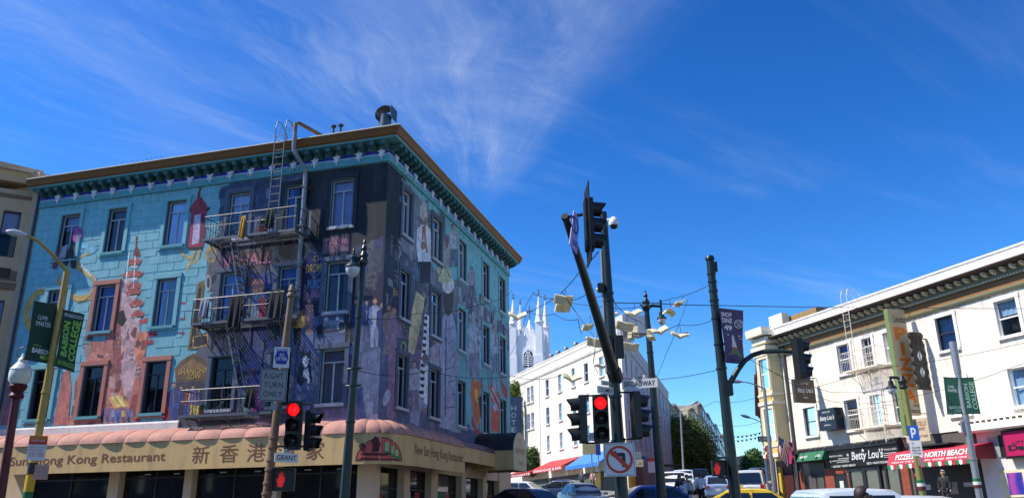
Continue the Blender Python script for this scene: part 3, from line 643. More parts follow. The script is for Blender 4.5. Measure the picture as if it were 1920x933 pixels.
# flat painted cut-outs fixed in front of the upper left window: a striding figure with a magenta balloon
for pts_,m_,o_ in (([(116,498),(126,470),(142,458),(141,502),(133,502),(132,480),(120,504)],mat('cutout_black',(.012,.011,.014),.7),.06),([(109,482),(117,462),(127,458),(122,482),(112,496)],mat('cutout_grey',srgb(150,150,165),.7),.05),([(97,502),(110,466),(115,470),(104,504)],mat('cutout_maroon',srgb(120,36,60),.7),.05),([(145+8*math.cos(a)*1.0+3*math.sin(a),440-15*math.sin(a)) for a in [k*math.pi/8 for k in range(16)]],mat('cutout_magenta',srgb(186,50,150),.6),.06)):
    MB().wpoly(WA,[WA.uz(*q,o_) for q in pts_],o_-.02,o_).build('painted_cutout', m_, B0)
C2 = Canvas(WR, 0.0, RL-.03, 5.25, 16.02, .035)
C2.uzpoly([(0,16.02),(1.9,16.02),(1.6,12.9),(.9,12.6),(0,12.6)], NIGHT); C2.uzpoly([(0,12.6),(.9,12.6),(1.6,12.9),(1.6,9.3),(0,9.3)], (44,46,58))
C2.uzpoly([(1.4,15.9),(4.9,15.6),(5.0,13.0),(6.6,12.6),(8.6,13.2),(8.8,11.6),(8.0,9.5),(1.6,9.5)], (122,124,132)); C2.uzpoly([(1.5,12.6),(5.0,12.6),(4.9,9.0),(1.5,9.0)], (84,78,96))
C2.uzpoly([(0,9.3),(1.8,9.3),(1.8,5.25),(0,5.25)], PURP); C2.uzpoly([(.4,9.0),(5.0,9.4),(5.0,5.25),(1.2,5.25)], (112,92,114)); C2.uzpoly([(4.6,12.0),(8.8,11.2),(8.6,5.25),(4.6,5.25)], (96,92,114))
C2.uzpoly([(0,6.1),(9.0,5.9),(18.2,6.0),(18.2,5.25),(0,5.25)], (94,98,126))
C2.collage(1.5,8.4,12.7,15.8,46,[(104,106,114),(140,142,148),(84,84,94),(60,58,70)],21,.2,.7); C2.collage(.2,8.6,9.0,12.6,110,[(84,80,96),(110,106,122),(124,120,132),(60,58,74),(92,82,84),(130,132,118)],22,.15,.6); C2.collage(.2,8.6,5.5,9.0,90,[(92,80,100),(112,94,116),(72,66,84),(128,124,150),(130,104,120)],23,.15,.6)
# pale-jacketed player, head up
C2.poly([(782,430),(788,422),(798,420),(806,430),(810,470),(808,494),(784,494),(780,460)], (206,210,220)); C2.ell(794,396,7,17,(180,168,160)); C2.poly([(787,388),(793,378),(800,384),(800,394),(788,394)], (190,186,176)); C2.line([(797,408),(796,440),(800,474)], 4, (150,120,60)); C2.line([(793,424),(792,450)], 3, (180,50,60)); C2.poly([(784,490),(808,490),(806,530),(784,530)], (24,24,34)); C2.ell(793,460,5,8,(160,112,100))
# folded sheet, keyboard, long grey coat
C2.poly([(780,546),(796,558),(790,600),(776,664),(764,658),(768,600)], (206,188,140)); 
for k in range(5): C2.line([(781-k*2.6,556+k*19),(793-k*2.6,566+k*19)], 1.2, (170,150,110))
C2.poly([(796,588),(804,592),(802,760),(782,750)], (226,226,228))
for k in range(13): C2.poly([(796-k*1.0,592+k*12.6),(801-k*.6,594+k*12.6),(800-k*.6,600+k*12.6),(795-k*1.0,598+k*12.6)], BLK)
C2.poly([(832,590),(842,584),(850,592),(858,640),(858,720),(864,812),(824,800),(820,720),(816,640)], (158,162,184)); C2.ell(840,560,10,32,(72,60,60)); C2.ell(840,534,11,16,(214,208,206)); C2.poly([(832,650),(796,668),(794,684),(830,686)], (150,154,176)); C2.ell(797,672,6,10,(130,110,110))
for k in range(7): C2.line([(834+(k%3)*6,620+k*24),(852,612+k*25)], 1.6, (70,74,98))
C2.line([(836,600),(834,780)], 2, (64,66,88)); C2.line([(850,600),(856,790)], 2, (150,154,178))
# seated listeners, dancer, coloured pennants, grey townscape
C2.poly([(724,780),(728,700),(734,640),(742,650),(742,720),(736,790)], (160,112,140)); C2.figure(729,570,664,(150,126,110),(150,120,110)); C2.figure(738,574,690,(150,120,140),(150,120,140)); C2.poly([(744,630),(766,640),(764,668),(744,656)], (70,88,92)); C2.ell(756,650,5,11,(150,156,120)); C2.ell(756,650,3,7,(28,34,34))
C2.poly([(768,790),(772,734),(778,716),(786,740),(800,762),(788,770),(784,800)], (150,150,176)); C2.ell(772,752,6,14,(176,140,120)); C2.line([(778,760),(796,770)], 4, (176,140,120)); C2.ell(724,745,6,16,(190,190,206),.3)
C2.poly([(826,470),(834,452),(842,446),(846,462),(846,500),(832,508)], (150,148,146)); C2.ell(839,456,5,9,(120,92,84)); C2.poly([(818,500),(846,506),(846,530),(822,528)], (196,190,150)); C2.line([(820,520),(832,498),(844,520)], 2, (80,70,60))
C2.uzpoly([(8.4,13.0),(9.2,13.6),(10.4,13.2),(11,13.4),(12.2,12.8),(13.4,13.0),(15,12.6),(18.2,12.6),(18.2,11.3),(12,11.7),(8.6,11.0)], (112,118,130))
for k in range(14): C2.uzpoly([(9+k*.6,12.9-(k%3)*.2),(9.3+k*.6,12.9-(k%3)*.2),(9.3+k*.6,12.2-(k%2)*.3),(9+k*.6,12.2-(k%2)*.3)], (60,64,76) if k%2 else (170,176,186))
for k in range(8): C2.uzpoly([(10.2+k*.9,12.1),(10.7+k*.9,12.0),(10.7+k*.9,11.5),(10.2+k*.9,11.55)], (150,160,170) if k%2 else (80,88,100))
C2.collage(8.8,18.0,11.2,13.2,80,[(90,96,108),(130,136,146),(60,64,76),(150,156,164)],24,.12,.5); C2.collage(12.0,18.0,5.5,8.6,50,[(190,90,70),(150,60,60),(206,130,80),(90,60,70),(70,100,120)],25,.12,.45)
C2.poly([(866,600),(890,616),(890,650),(866,640)], (150,176,196)); C2.poly([(882,650),(902,660),(900,690),(880,676)], (160,196,206))
C2.line([(888,706),(904,640)], 1.2, (190,200,200)); C2.line([(872,670),(884,704)], 1.2, (60,70,80))
C2.poly([(884,708),(900,720),(902,770),(896,800),(888,780),(882,740)], (206,110,60)); C2.poly([(890,726),(896,730),(896,756),(890,750)], (226,180,90)); C2.poly([(884,775),(892,800),(902,812),(894,812),(884,795)], (190,50,60)); C2.poly([(896,746),(908,736),(908,790),(900,780)], (34,30,40))
C2.poly([(918,720),(930,730),(950,760),(952,800),(940,790),(928,764),(920,748)], (200,80,80)); C2.line([(922,726),(946,776)], 2.2, (226,196,196)); C2.line([(920,736),(940,786)], 2.2, (226,196,196)); C2.poly([(918,760),(936,770),(944,812),(920,806)], (206,96,72)); C2.ell(928,762,4,8,(170,190,200)); C2.poly([(938,708),(950,730),(952,750),(942,736)], (190,66,76))
C2.poly([(864,790),(880,796),(880,812),(864,808)], (76,84,130))
for x,y0,y1,c1,c2 in ((889,598,706,(176,176,196),(130,132,156)),(928,610,700,(170,180,196),(120,128,150)),(884,500,560,(150,150,160),(90,90,104)),(817,630,740,(168,160,176),(110,100,124)),(776,676,770,(176,172,186),(120,112,134)),(850,420,500,(170,176,184),(96,104,120))): C2.figure(x,y0,y1,c1,c2,skin=(170,140,128))
C2.collage(8.8,18.0,8.6,11.2,46,[(120,166,178),(150,160,172),(96,120,136),(170,176,186)],26,.15,.6)
for k in range(9): C2.uzpoly([(9.0+k*1.02,11.0),(9.5+k*1.02,11.1),(9.52+k*1.02,12.6+.4*math.sin(k*2.1)),(9.0+k*1.02,12.4+.4*math.sin(k*2.1))], [(134,140,152),(96,100,114),(160,164,172)][k%3])
C2.cut(RH)
C2.build(.014, B0, MURAL)
wtext(WR,'GLI',776,494,787,508,LBL); wtext(WR,'SOPER',771,506,788,524,LBL,spacing=1.1); wtext(WR,'BA',738,541,747,555,OCH)
wtext(WR,'JAZZ',745,446,752,540,mat('neon_grey_paint',(.35,.36,.38),.6),rot=-90)

# -------------------------------------------------- stucco blocks: proud of their joints wherever the mural leaves the plain teal
def blocks(w, canvas, holes, u0, u1, m, limit):
    CH, BW = .385, .86; me_cache = {}; made = 0
    rows = int((16.0-5.6)/CH); out = []; rest = MB()
    for j in range(rows):
        z0 = 5.62+j*CH; sft = (j%2)*BW/2
        for i in range(-1, int((u1-u0)/BW)+2):
            a, c = max(u0+.02, u0+i*BW+sft), min(u1-.02, u0+(i+1)*BW+sft)
            segs = [(a,c)]
            for h in holes:
                if z0+CH > h[2]-.24 and z0 < h[3]+.26:
                    ns = []
                    for s0,s1 in segs:
                        x0,x1 = h[0]-.26, h[1]+.26
                        if s1 <= x0 or s0 >= x1: ns.append((s0,s1))
                        else:
                            if s0 < x0: ns.append((s0,x0))
                            if s1 > x1: ns.append((x1,s1))
                    segs = ns
            for s0,s1 in segs:
                if s1-s0 < .16: continue
                ii0,ii1 = int((s0-canvas.u0)/canvas.res), int((s1-canvas.u0)/canvas.res); jj0,jj1 = int((z0-canvas.z0)/canvas.res), int((z0+CH-canvas.z0)/canvas.res)
                sub = canvas.idx[max(0,jj0):jj1, max(0,ii0):ii1]
                if sub.size and (sub > 0).mean() > .22: continue
                out.append((s0,s1,z0))
    for s0,s1,z0 in out[:limit]:
        wd = round((s1-s0-.022)/.04)*.04
        if wd < .1: continue
        if wd not in me_cache:
            b = MB(); ww = Wall((0,0),(1,0)); b.box(ww,0,wd,0,CH-.022,-.006,.006); b.wpoly(ww,[(.01,.01),(wd-.01,.01),(wd-.01,CH-.032),(.01,CH-.032)],.006,.0115)
            me = bpy.data.meshes.new('stucco_block'); me.from_pydata(b.v,[],b.f); me.materials.append(m); me_cache[wd] = me
        put(me_cache[wd], 'stucco_block', w, s0+.011, z0+.011, 0, B0)
    return out
TEALB = mat('teal_block_paint', srgb(120,180,188), .75, var=.14, vscale=2.5, bump=.4, bscale=25, dirt=.2)
oA = blocks(WA, C, AH, AL, 0, TEALB, 300)
oR = blocks(WR, C2, RH, 8.6, RL, TEALB, 60)
print('blocks', len(oA), len(oR))

stains(B0, WA, [(a-.1,c+.1,z0-.13,z0-1.1) for a,c,z0,z1 in AH]+[(AL+.2,-.1,16.05,15.2)], .022); stains(B0, WR, [(a-.1,c+.1,z0-.13,z0-1.2) for a,c,z0,z1 in RH]+[(.1,RL-.1,16.05,15.2)], .022)
# -------------------------------------------------- white plaster ledge, awning, shopfront
b = MB(); b.profile(WA, AL, -8.95, [(0,5.12),(.10,5.12),(.10,5.5),(.05,5.58),(0,5.58)]); b.build('plaster_ledge', mat('white_plaster', (.62,.6,.57), .8, var=.15, bump=.4, bscale=12, dirt=.3), B0)
AWTOP = mat('pink_awning_vinyl', srgb(184,134,120), .75, var=.16, vscale=2.5, dirt=.55, bump=.25, bscale=8, spec=.25); AWF = mat('cream_awning_fascia', srgb(206,172,114), .65, var=.10, vscale=1.2, dirt=.5, streak=True)
BRN = mat('brown_lettering', srgb(120,74,44), .6, var=.1); OA = 1.2
path = []                                    # (outer point, inner point) in plan, from left along the front, round the corner, along the side
def PA(u): return (WA.p(u,0,OA), WA.p(u,0,.03))
def PR(u): return (WR.p(u,0,OA), WR.p(u,0,.03))
us = [-18.3+i*1.105 for i in range(17)]      # ends at -0.62
path += [PA(u) for u in us]
s0, s1 = PA(-.62)[0], PR(.75)[0]; cc = CORNER+(WA.n+WR.n)*OA; ci = CORNER+(WA.n+WR.n)*.03
for k in range(1,5):
    t = k/5; p = s0*(1-t)**2+cc*2*t*(1-t)+s1*t*t; i0, i1 = PA(-.62)[1], PR(.75)[1]
    path.append((p, i0*(1-t)**2+ci*2*t*(1-t)+i1*t*t))
path += [PR(.75+i*.99) for i in range(7)]    # ends at 6.69
AZ0, AZ1, AZT = 3.53, 4.64, 5.22
aw = MB()
for i in range(len(path)-1):
    a, c = path[i][0], path[i+1][0]; n_ = Vector((c.y-a.y, a.x-c.x, 0)).normalized()
    P = [Vector((a.x,a.y,AZ0)),Vector((c.x,c.y,AZ0)),Vector((c.x,c.y,AZ1)),Vector((a.x,a.y,AZ1))]; aw.prism(P, -n_*.03)
fas = aw.build('awning_fascia', AWF, B0)
for i in range(len(path)-1):                  # puffed segments of the awning top
    b = MB(); NU, NV = 6, 7; rr_ = random.Random(i+40); bk_ = rr_.uniform(.035,.095); sg_ = rr_.uniform(-.03,.03)
    for r in range(NU+1):
        t = r/NU; po = path[i][0].lerp(path[i+1][0], t); pi = path[i][1].lerp(path[i+1][1], t); bul = bk_*math.sin(math.pi*t)**.7
        for k in range(NV+1):
            a = k/NV*math.pi/2; f = math.sin(a)*(1+bul); h = math.cos(a)*(1+bul)
            q = pi.lerp(po, f); b.v.append((q.x, q.y, AZ1+(AZT-AZ1)*h+.004+sg_*math.sin(math.pi*t)*math.sin(2*a)))
    for r in range(NU):
        for k in range(NV): x = r*(NV+1)+k; b.f.append([x,x+1,x+NV+2,x+NV+1])
    b.build('awning_panel', AWTOP, fas, smooth=True)
sm_ = MB()
for po,pi in path:
    sm_.tube([pi.lerp(po,math.sin(k/7*math.pi/2))+Vector((0,0,AZ1+(AZT-AZ1)*math.cos(k/7*math.pi/2)+.006)) for k in range(8)],.012,5)
sm_.build('awning_seams', mat('awning_seam_brown',srgb(110,70,60),.7), fas, kind='stuff')
b = MB()   # underside frame tubes
for p,q in path[::2]: b.tube([Vector((p.x,p.y,AZ0+.04)), Vector((q.x,q.y,AZ0+.3))], .02, 5)
b.build('awning_frame', STEEL, fas)
# lower fascia running on to the canopy
b = MB(); b.box(WR,6.72,11.4,4.05,4.68,OA-.06,OA-.02); lo = b.build('awning_fascia', AWF, B0)
b = MB()
for k in range(7):
    a0, a1 = k/7*math.pi/2, (k+1)/7*math.pi/2
    b.poly([WR.p(6.72,4.68+.5*math.cos(a0),OA*math.sin(a0)-.02),WR.p(11.4,4.68+.5*math.cos(a0),OA*math.sin(a0)-.02),WR.p(11.4,4.68+.5*math.cos(a1),OA*math.sin(a1)-.02),WR.p(6.72,4.68+.5*math.cos(a1),OA*math.sin(a1)-.02)])
b.build('awning_panel', mat('maroon_awning_vinyl', srgb(112,70,74), .55, var=.08), lo, smooth=True)
# barrel canopy over the side entrance
CU0, CU1, CZ0, CZ1, CO = 11.4, 13.85, 3.9, 4.85, 2.15; cu = (CU0+CU1)/2; cr_ = (CU1-CU0)/2
arc = [(cu+cr_*math.cos(math.pi*k/14), CZ1+.98*math.sin(math.pi*k/14)) for k in range(15)]
b = MB(); b.wpoly(WR, [(CU0,CZ0),(CU1,CZ0)]+arc, CO-.03, CO); can = b.build('entrance_canopy', mat('cream_canopy_face', srgb(206,194,158), .6, var=.06, dirt=.2), B0)
b = MB()
for k in range(14):
    (u0_,z0_),(u1_,z1_) = arc[k],arc[k+1]; b.poly([WR.p(u0_,z0_,0),WR.p(u1_,z1_,0),WR.p(u1_,z1_,CO-.032),WR.p(u0_,z0_,CO-.032)])
b.build('canopy_top', mat('black_canopy_vinyl', (.018,.017,.02), .5, var=.1), can, smooth=True)
MB().box(WR,CU0,CU0+.03,CZ0,CZ1,0,CO-.035).build('canopy_side', AWF, can); MB().box(WR,CU1-.03,CU1,CZ0,CZ1,0,CO-.035).build('canopy_side', AWF, can)
TANL = mat('tan_lettering', srgb(150,112,84), .6, var=.05)
lettering(WR,'新香港酒家',cu-.95,cu+.95,4.72,5.02,CO+.006,TANL,can); lettering(WR,'Tel 956-3338',cu-.55,cu+.6,4.2,4.38,CO+.006,TANL,can); MB().lathe(WR.p(cu,5.4,CO+.002),[(.12,0),(.12,.004),(.08,.004),(.08,0)],16,axis=WR.n,ring=True).build('emblem', TANL, can)
# fascia lettering
u0,u1,z0,z1 = WA.rect(18,848,310,872,OA); u0 = WA.uz(18,866,OA)[0]; u1 = WA.uz(310,857,OA)[0]
lettering(WA,'Sun Hong Kong Restaurant',u0,u1,3.78,4.24,OA+.008,BRN,fas,weight=.012)
for ch,x0,x1 in (('新',361,393),('香',412,447),('港',463,498),('酒',521,552),('家',574,608)):
    a = WA.uz(x0,850,OA)[0]; c = WA.uz(x1,845,OA)[0]; lettering(WA,ch,a,c,3.74,4.40,OA+.008,BRN,fas)
lettering(WR,'New Sun Hong Kong Restaurant',WR.uz(777,850,OA)[0],WR.uz(868,860,OA)[0],3.86,4.36,OA+.008,BRN,fas,weight=.012)
# round emblem of a sailing junk and towers on the curved corner panel
i0 = 16; arcp = [p for p,_ in path[i0:i0+6]]
def curve_pt(t, z, o):
    x = t*(len(arcp)-1); k = min(int(x), len(arcp)-2); p = arcp[k].lerp(arcp[k+1], x-k); d = arcp[k+1]-arcp[k]; n_ = Vector((d.y,-d.x,0)).normalized(); return Vector((p.x+n_.x*o, p.y+n_.y*o, z))
def emb(pts, m, o, nm='emblem'):
    # pts in a 0..1 square, densified so that the shape follows the bend
    b = MB(); me = bmesh.new(); vs = [me.verts.new((x,y,0)) for x,y in pts]; me.faces.new(vs)
    for k in range(1,12): bmesh.ops.bisect_plane(me, geom=me.verts[:]+me.edges[:]+me.faces[:], plane_co=(k/12,0,0), plane_no=(1,0,0))
    bmesh.ops.triangulate(me, faces=me.faces[:]); me.verts.index_update()
    b.v = [tuple(curve_pt(.12+.62*v.co.x, 3.66+.86*v.co.y, o)) for v in me.verts]; b.f = [[v.index for v in f.verts] for f in me.faces]; me.free(); b.build(nm, m, fas, smooth=None)
REDE = mat('emblem_red', srgb(196,84,70), .6, var=.05); DRE = mat('emblem_maroon', srgb(74,22,22), .6, var=.05); GRE = mat('emblem_green', srgb(40,120,70), .6, var=.05); GRL = mat('emblem_light_green', srgb(120,196,120), .6, var=.05)
half = [(.5+.5*math.cos(math.pi*k/16), .93*math.sin(math.pi*k/16)) for k in range(17)]
emb([(.5+.53*math.cos(math.pi*k/16), -.02+.99*math.sin(math.pi*k/16)) for k in range(17)], DRE, .006); emb(half, REDE, .010)
emb([(.05,.30),(.12,.20),(.6,.20),(.78,.33),(.55,.30),(.12,.31)], DRE, .014); emb([(.14,.33),(.16,.60),(.10,.74),(.02,.62),(.06,.4)], DRE, .014); emb([(.28,.33),(.44,.38),(.46,.72),(.36,1.02),(.26,.84),(.30,.6)], DRE, .014); emb([(.0,.02),(.98,.02),(.9,.10),(.5,.06),(.1,.12)], DRE, .014)
emb([(.50,.40),(.62,.46),(.70,.30),(.98,.16),(.97,.02),(.78,.14),(.70,.2)], GRE, .013); emb([(.57,.38),(.66,.38),(.66,.78),(.57,.76)], GRL, .016); emb([(.72,.3),(.79,.3),(.79,.62),(.72,.6)], GRL, .016); emb([(.83,.2),(.91,.2),(.91,.48),(.83,.46)], GRL, .016)
# shopfront
COLM = mat('cream_shop_column', srgb(205,180,150), .7, var=.08, dirt=.2)
b = MB()
for a,c in ((-18.3,-16.4),(-12.06,-11.55),(-8.4,-8.03),(-4.5,-4.15),(-.75,0)): b.box(WA,a,c,.9,4.42,-.4,.02)
b.box(WA,-16.4,-12.06,.9,2.0,-.35,-.02)
for a,c in ((-16.4,-12.06),(-11.55,-8.03),(-8.03,-4.5),(-4.15,-.75)): b.box(WA,a,c,4.0,4.42,-.38,-.03)
b.build('shop_column', COLM, B0)
for a,c in ((0.02,.36),(2.65,3.26),(5.64,6.42),(9.63,10.25),(12.96,13.59),(15.9,18.2)):
    MB().box(WR,a,c,.9,4.41,-.4,.02).build('shop_column', COLM, B0)
MB().box(WR,.36,15.9,3.55,4.40,-.38,-.05).build('shop_lintel', COLM, B0)
DKG = mat('dark_shop_glass', (.010,.010,.011), .05, spec=.35, var=.5, vscale=.9)
for a,c in ((-16.4,-12.06),(-11.55,-8.4),(-8.03,-4.5),(-4.15,-.75)):
    f = MB(); f.box(WA,a,c,1.95,2.05,-.36,-.28); um = (a+c)/2; f.box(WA,um-.03,um+.03,.9,4.0,-.36,-.28); f.box(WA,a,c,3.3,3.36,-.355,-.282)
    f = f.build('shop_window', DRKF, B0); MB().poly([WA.p(a,.9,-.33),WA.p(c,.9,-.33),WA.p(c,4.0,-.33),WA.p(a,4.0,-.33)]).build('pane', DKG, f)
for a,c in ((.36,2.65),(3.26,5.64),(6.42,9.63),(10.25,12.96),(13.59,15.9)):
    f = MB(); f.box(WR,a,a+.06,.9,3.55,-.36,-.28); f.box(WR,c-.06,c,.9,3.55,-.36,-.28); f.box(WR,a+.06,c-.06,2.75,2.8,-.35,-.285)
    f = f.build('shop_window', DRKF, B0); MB().poly([WR.p(a,.9,-.33),WR.p(c,.9,-.33),WR.p(c,3.55,-.33),WR.p(a,3.55,-.33)]).build('pane', DKG, f)

for u,z,wd,hh,cl in ((.9,2.2,.5,.35,(150,60,50)),(3.7,2.1,.45,.6,(190,180,170)),(4.6,2.4,.5,.3,(160,40,50)),(7.2,2.5,1.2,.25,(30,110,80)),(8.3,2.0,.5,.7,(190,60,80)),(14.2,1.9,.5,.8,(200,110,120))):
    MB().box(WR,u,u+wd,z,z+hh,-.325,-.318).build('window_board', mat('shop_reflection_%d'%int(u*10),srgb(*cl),.6,var=.4,vscale=6), B0)  # coloured boards put in for the reflections in the side shop glass
for u in (-10.6,-9.2,-7.0,-5.4,-3.2,-1.8):
    MB().box(WA,u,u+.3,3.45,3.5,-.325,-.318).build('window_glint', mat('pale_glint',(.4,.4,.38),.6), B0)  # small pale strips painted in for white reflections on the front panes
# -------------------------------------------------- iron fire escape
IRON = mat('grey_painted_iron', srgb(96,98,102), .5, .3, var=.2, vscale=6)
fe = None
LD = [(-8.2,-4.0,5.62), (-8.12,-3.82,9.38), (-8.02,-3.56,13.05)]; FO = 1.1
for li,(a,c,z) in enumerate(LD):
    b = MB()
    b.box(WA,a,c,z-.10,z,FO-.04,FO); b.box(WA,a,c,z-.10,z,.02,.06); b.box(WA,a,a+.04,z-.099,z-.001,.06,FO-.04); b.box(WA,c-.04,c,z-.099,z-.001,.06,FO-.04); b.box(WA,a+.04,c-.04,z-.09,z-.05,.52,.56)
    l = b.build('fire_escape_landing', IRON, B0)
    b = MB(); n = int((c-a-.1)/.135)
    gap = {2:(-6.9,-6.1),1:(-6.7,-5.9),0:(-5.6,-4.9)}[li]
    for k in range(n):
        u = a+.06+k*.135
        if gap[0] < u < gap[1]: continue
        b.box(WA,u,u+.06,z-.03,z-.004,.065,FO-.045)
    b.build('landing_slats', IRON, l)
    b = MB()
    for zz,rr in ((z+1.0,.022),(z+.55,.014)):
        b.tube([WA.p(a+.02,zz,.04),WA.p(a+.02,zz,FO-.02),WA.p(c-.02,zz,FO-.02),WA.p(c-.02,zz,.04)], rr, 6)
    n = int((c-a)/.15)
    for k in range(n+1): u = a+.02+(c-a-.04)*k/n; b.tube([WA.p(u,z,FO-.02),WA.p(u,z+1.0,FO-.02)], .011 if k%6 else .02, 5)
    for s in (a+.02,c-.02):
        for k in range(1,7): b.tube([WA.p(s,z,FO*k/7),WA.p(s,z+1.0,FO*k/7)], .011, 5)
    b.build('railing', IRON, l)
    b = MB()
    for u in (a+.25,(a+c)/2,c-.3): b.tube([WA.p(u,z-.1,FO-.1),WA.p(u,z-.85,.04)], .022, 6); b.tube([WA.p(u,z-.1,.05),WA.p(u,z-.9,.05)], .018, 6)
    b.build('bracket', IRON, l)
    b = MB()
    for u in (a+.3,a+1.5,c-1.6): b.tube([WA.p(u,z+.02,FO-.03),WA.p(u+1.1,z+.98,FO-.03)],.012,5)
    for u in (a+.9,c-.9): b.tube([WA.p(u,z-.1,FO-.05),WA.p(u+.5,z-1.5,.05)],.016,5)
    b.build('brace', IRON, l)
def stair(z_hi, u_hi, z_lo, u_lo, o):
    b = MB()
    for oo in (o,o+.5):
        p0, p1 = WA.p(u_hi,z_hi,oo), WA.p(u_lo,z_lo,oo); d = (p1-p0); sd = WA.n*.012; up = Vector((0,0,.11)); b.obox((p0+p1)/2, d/2, sd, up)
    n = 11
    for k in range(1,n): t = k/n; u = u_hi+(u_lo-u_hi)*t; z = z_hi+(z_lo-z_hi)*t; b.box(WA,u-.06,u+.06,z-.01,z+.012,o,o+.5)
    for oo in (o-.02,o+.52): b.tube([WA.p(u_hi+.05,z_hi+.85,oo),WA.p(u_lo+.05,z_lo+.85,oo)], .015, 6); [b.tube([WA.p(u_hi+(u_lo-u_hi)*t,z_hi+(z_lo-z_hi)*t,oo),WA.p(u_hi+(u_lo-u_hi)*t+.05,z_hi+(z_lo-z_hi)*t+.85,oo)], .012, 5) for t in (.05,.5,.95)]
    b.build('fire_escape_stair', IRON, B0)
stair(13.05,-6.75,9.40,-5.75,.45); stair(9.38,-6.55,5.64,-5.35,.45)
b = MB(); ul = -4.72      # gooseneck ladder up to the roof
for du in (-.24,.24): b.tube([WA.p(ul+du,13.1,1.0),WA.p(ul+du,17.9,1.0),WA.p(ul+du,18.25,.9),WA.p(ul+du,18.3,.6),WA.p(ul+du,17.9,.1),WA.p(ul+du,17.3,-.15)], .024, 6)
for k in range(13): b.tube([WA.p(ul-.24,13.4+k*.34,1.0),WA.p(ul+.24,13.4+k*.34,1.0)], .014, 5)
for z in (14.6,16.2): [b.tube([WA.p(ul+du,z,1.0),WA.p(ul+du,z,.02)], .012, 5) for du in (-.24,.24)]
b.tube([WA.p(ul-.24,17.2,1.0),WA.p(ul-.24,18.2,.55)], .014, 5); b.tube([WA.p(ul+.24,17.2,1.0),WA.p(ul+.24,18.2,.55)], .014, 5)
b.build('roof_ladder', IRON, B0)
# flue pipe with an elbow over the parapet
PIPE = mat('grey_flue_pipe', srgb(128,130,138), .5, .3, var=.2, vscale=4); uq = -3.72
b = MB(); b.tube([WA.p(uq,10.6,.32),WA.p(uq,13,.32),WA.p(uq,15.6,.34),WA.p(uq+.02,16.0,.42),WA.p(uq-.1,16.35,.86),WA.p(uq-.28,16.75,1.0),WA.p(uq-.28,17.55,1.0)], .095, 10); b.build('flue_pipe', PIPE, B0, smooth=True)
b = MB(); b.tube([WA.p(uq-.28,17.5,1.0),WA.p(uq-.28,17.95,1.0),WA.p(uq-.22,18.05,.85),WA.p(uq+.5,17.75,-.3),WA.p(uq+.8,17.55,-.8)], .085, 10); b.build('flue_elbow', mat('rusty_pipe', srgb(112,86,58), .7, .2, var=.3, vscale=6), B0, smooth=True)
b = MB()
for du in (.95,1.3): b.tube([WA.p(uq+du,17.2,-.1),WA.p(uq+du,18.1,-.1)], .05, 8); b.lathe(WA.p(uq+du,18.1,-.1), [(.05,0),(.12,.03),(.12,.10),(.04,.14)], 10)
b.build('vent_stack', STEEL, B0)
for zz in (11.6,13.4,15.2): MB().box(WA,uq-.14,uq+.14,zz,zz+.05,0.0,.45).build('pipe_clamp', IRON, B0)
# roof exhaust hood (curved cowl) near the corner
hp = at(722,236,34.6); hz_ = hp.z-.35; hb = Vector((hp.x, hp.y, hz_)); ax = -WA.u
b = MB(); b.lathe(hb, [(.34,16.88-hz_),(.34,.3),(.29,.32),(.29,.85)], 14); hood = b.build('exhaust_hood', mat('galvanised_steel', srgb(78,86,100), .45, .6, var=.2), B0, smooth=True)
b = MB(); n = 8; hw = .34
for k in range(n):
    def Q(t, s): a = -.5+t*2.9; return hb+Vector((0,0,.80))-WA.u*(.46*math.cos(a)-.08)+Vector((0,0,.42*math.sin(a)))+WA.n*s
    b.prism([Q(k/n,-hw),Q((k+1)/n,-hw),Q((k+1)/n,hw),Q(k/n,hw)], Vector((0,0,.03)))
b.obox(hb+Vector((0,0,.9))+WA.u*.42, WA.u*.012, WA.n*hw, Vector((0,0,.30)))
b.build('cowl', MATS['galvanised_steel'], hood)
# aerial on the roof
b = MB(); ap = at(283,303,40.0)-Vector((0,0,1.15)); b.tube([Vector((ap.x,ap.y,16.9)),ap+Vector((0,0,1.2))], .02, 5); b.tube([ap+Vector((0,0,1.15))-WA.u*.9,ap+Vector((0,0,1.15))+WA.u*.9], .012, 4)
for k in range(7): c_ = ap+Vector((0,0,1.15))+WA.u*(-.8+k*.27); b.tube([c_-WA.n*.4,c_+WA.n*.4], .008, 4)
b.build('roof_aerial', STEEL, B0)

# things hung out on the fire escape
CLOTH = mat('black_cloth', (.012,.012,.014), .9, var=.2)
def hung(name, label, cat, u0, u1, z0, z1, o, m, grp=None):
    b = MB(); n = 8
    for side in (0,1):
        for k in range(n):
            x0,x1 = u0+(u1-u0)*k/n, u0+(u1-u0)*(k+1)/n; w0,w1 = .05*math.sin(k*1.7), .05*math.sin((k+1)*1.7); oo = o+.06-side*.14
            zl0,zl1 = z0+.12*abs(math.sin(k*.9)), z0+.12*abs(math.sin((k+1)*.9))
            b.poly([WA.p(x0,zl0,oo+w0),WA.p(x1,zl1,oo+w1),WA.p(x1,z1,o-.01),WA.p(x0,z1,o-.01)])
    tag(b.build(name, m, None), label, cat, grp)
hung('black_coat','black coat draped over the middle fire escape railing','coat',-6.35,-5.75,8.95,10.42,FO,CLOTH)
hung('dark_blanket','dark blanket bundled at the right end of the middle fire escape landing','blanket',-4.5,-3.86,9.2,10.48,FO,mat('charcoal_cloth',(.02,.02,.022),.9,var=.3))
hung('striped_shirt','pale shirt hung to dry near the left of the middle fire escape landing','shirt',-7.75,-7.35,9.5,10.4,FO,mat('pale_cloth',srgb(150,150,160),.9,var=.2))
hung('dark_trousers','dark trousers hung over the lowest fire escape railing','trousers',-5.2,-4.75,5.7,6.6,FO,CLOTH)
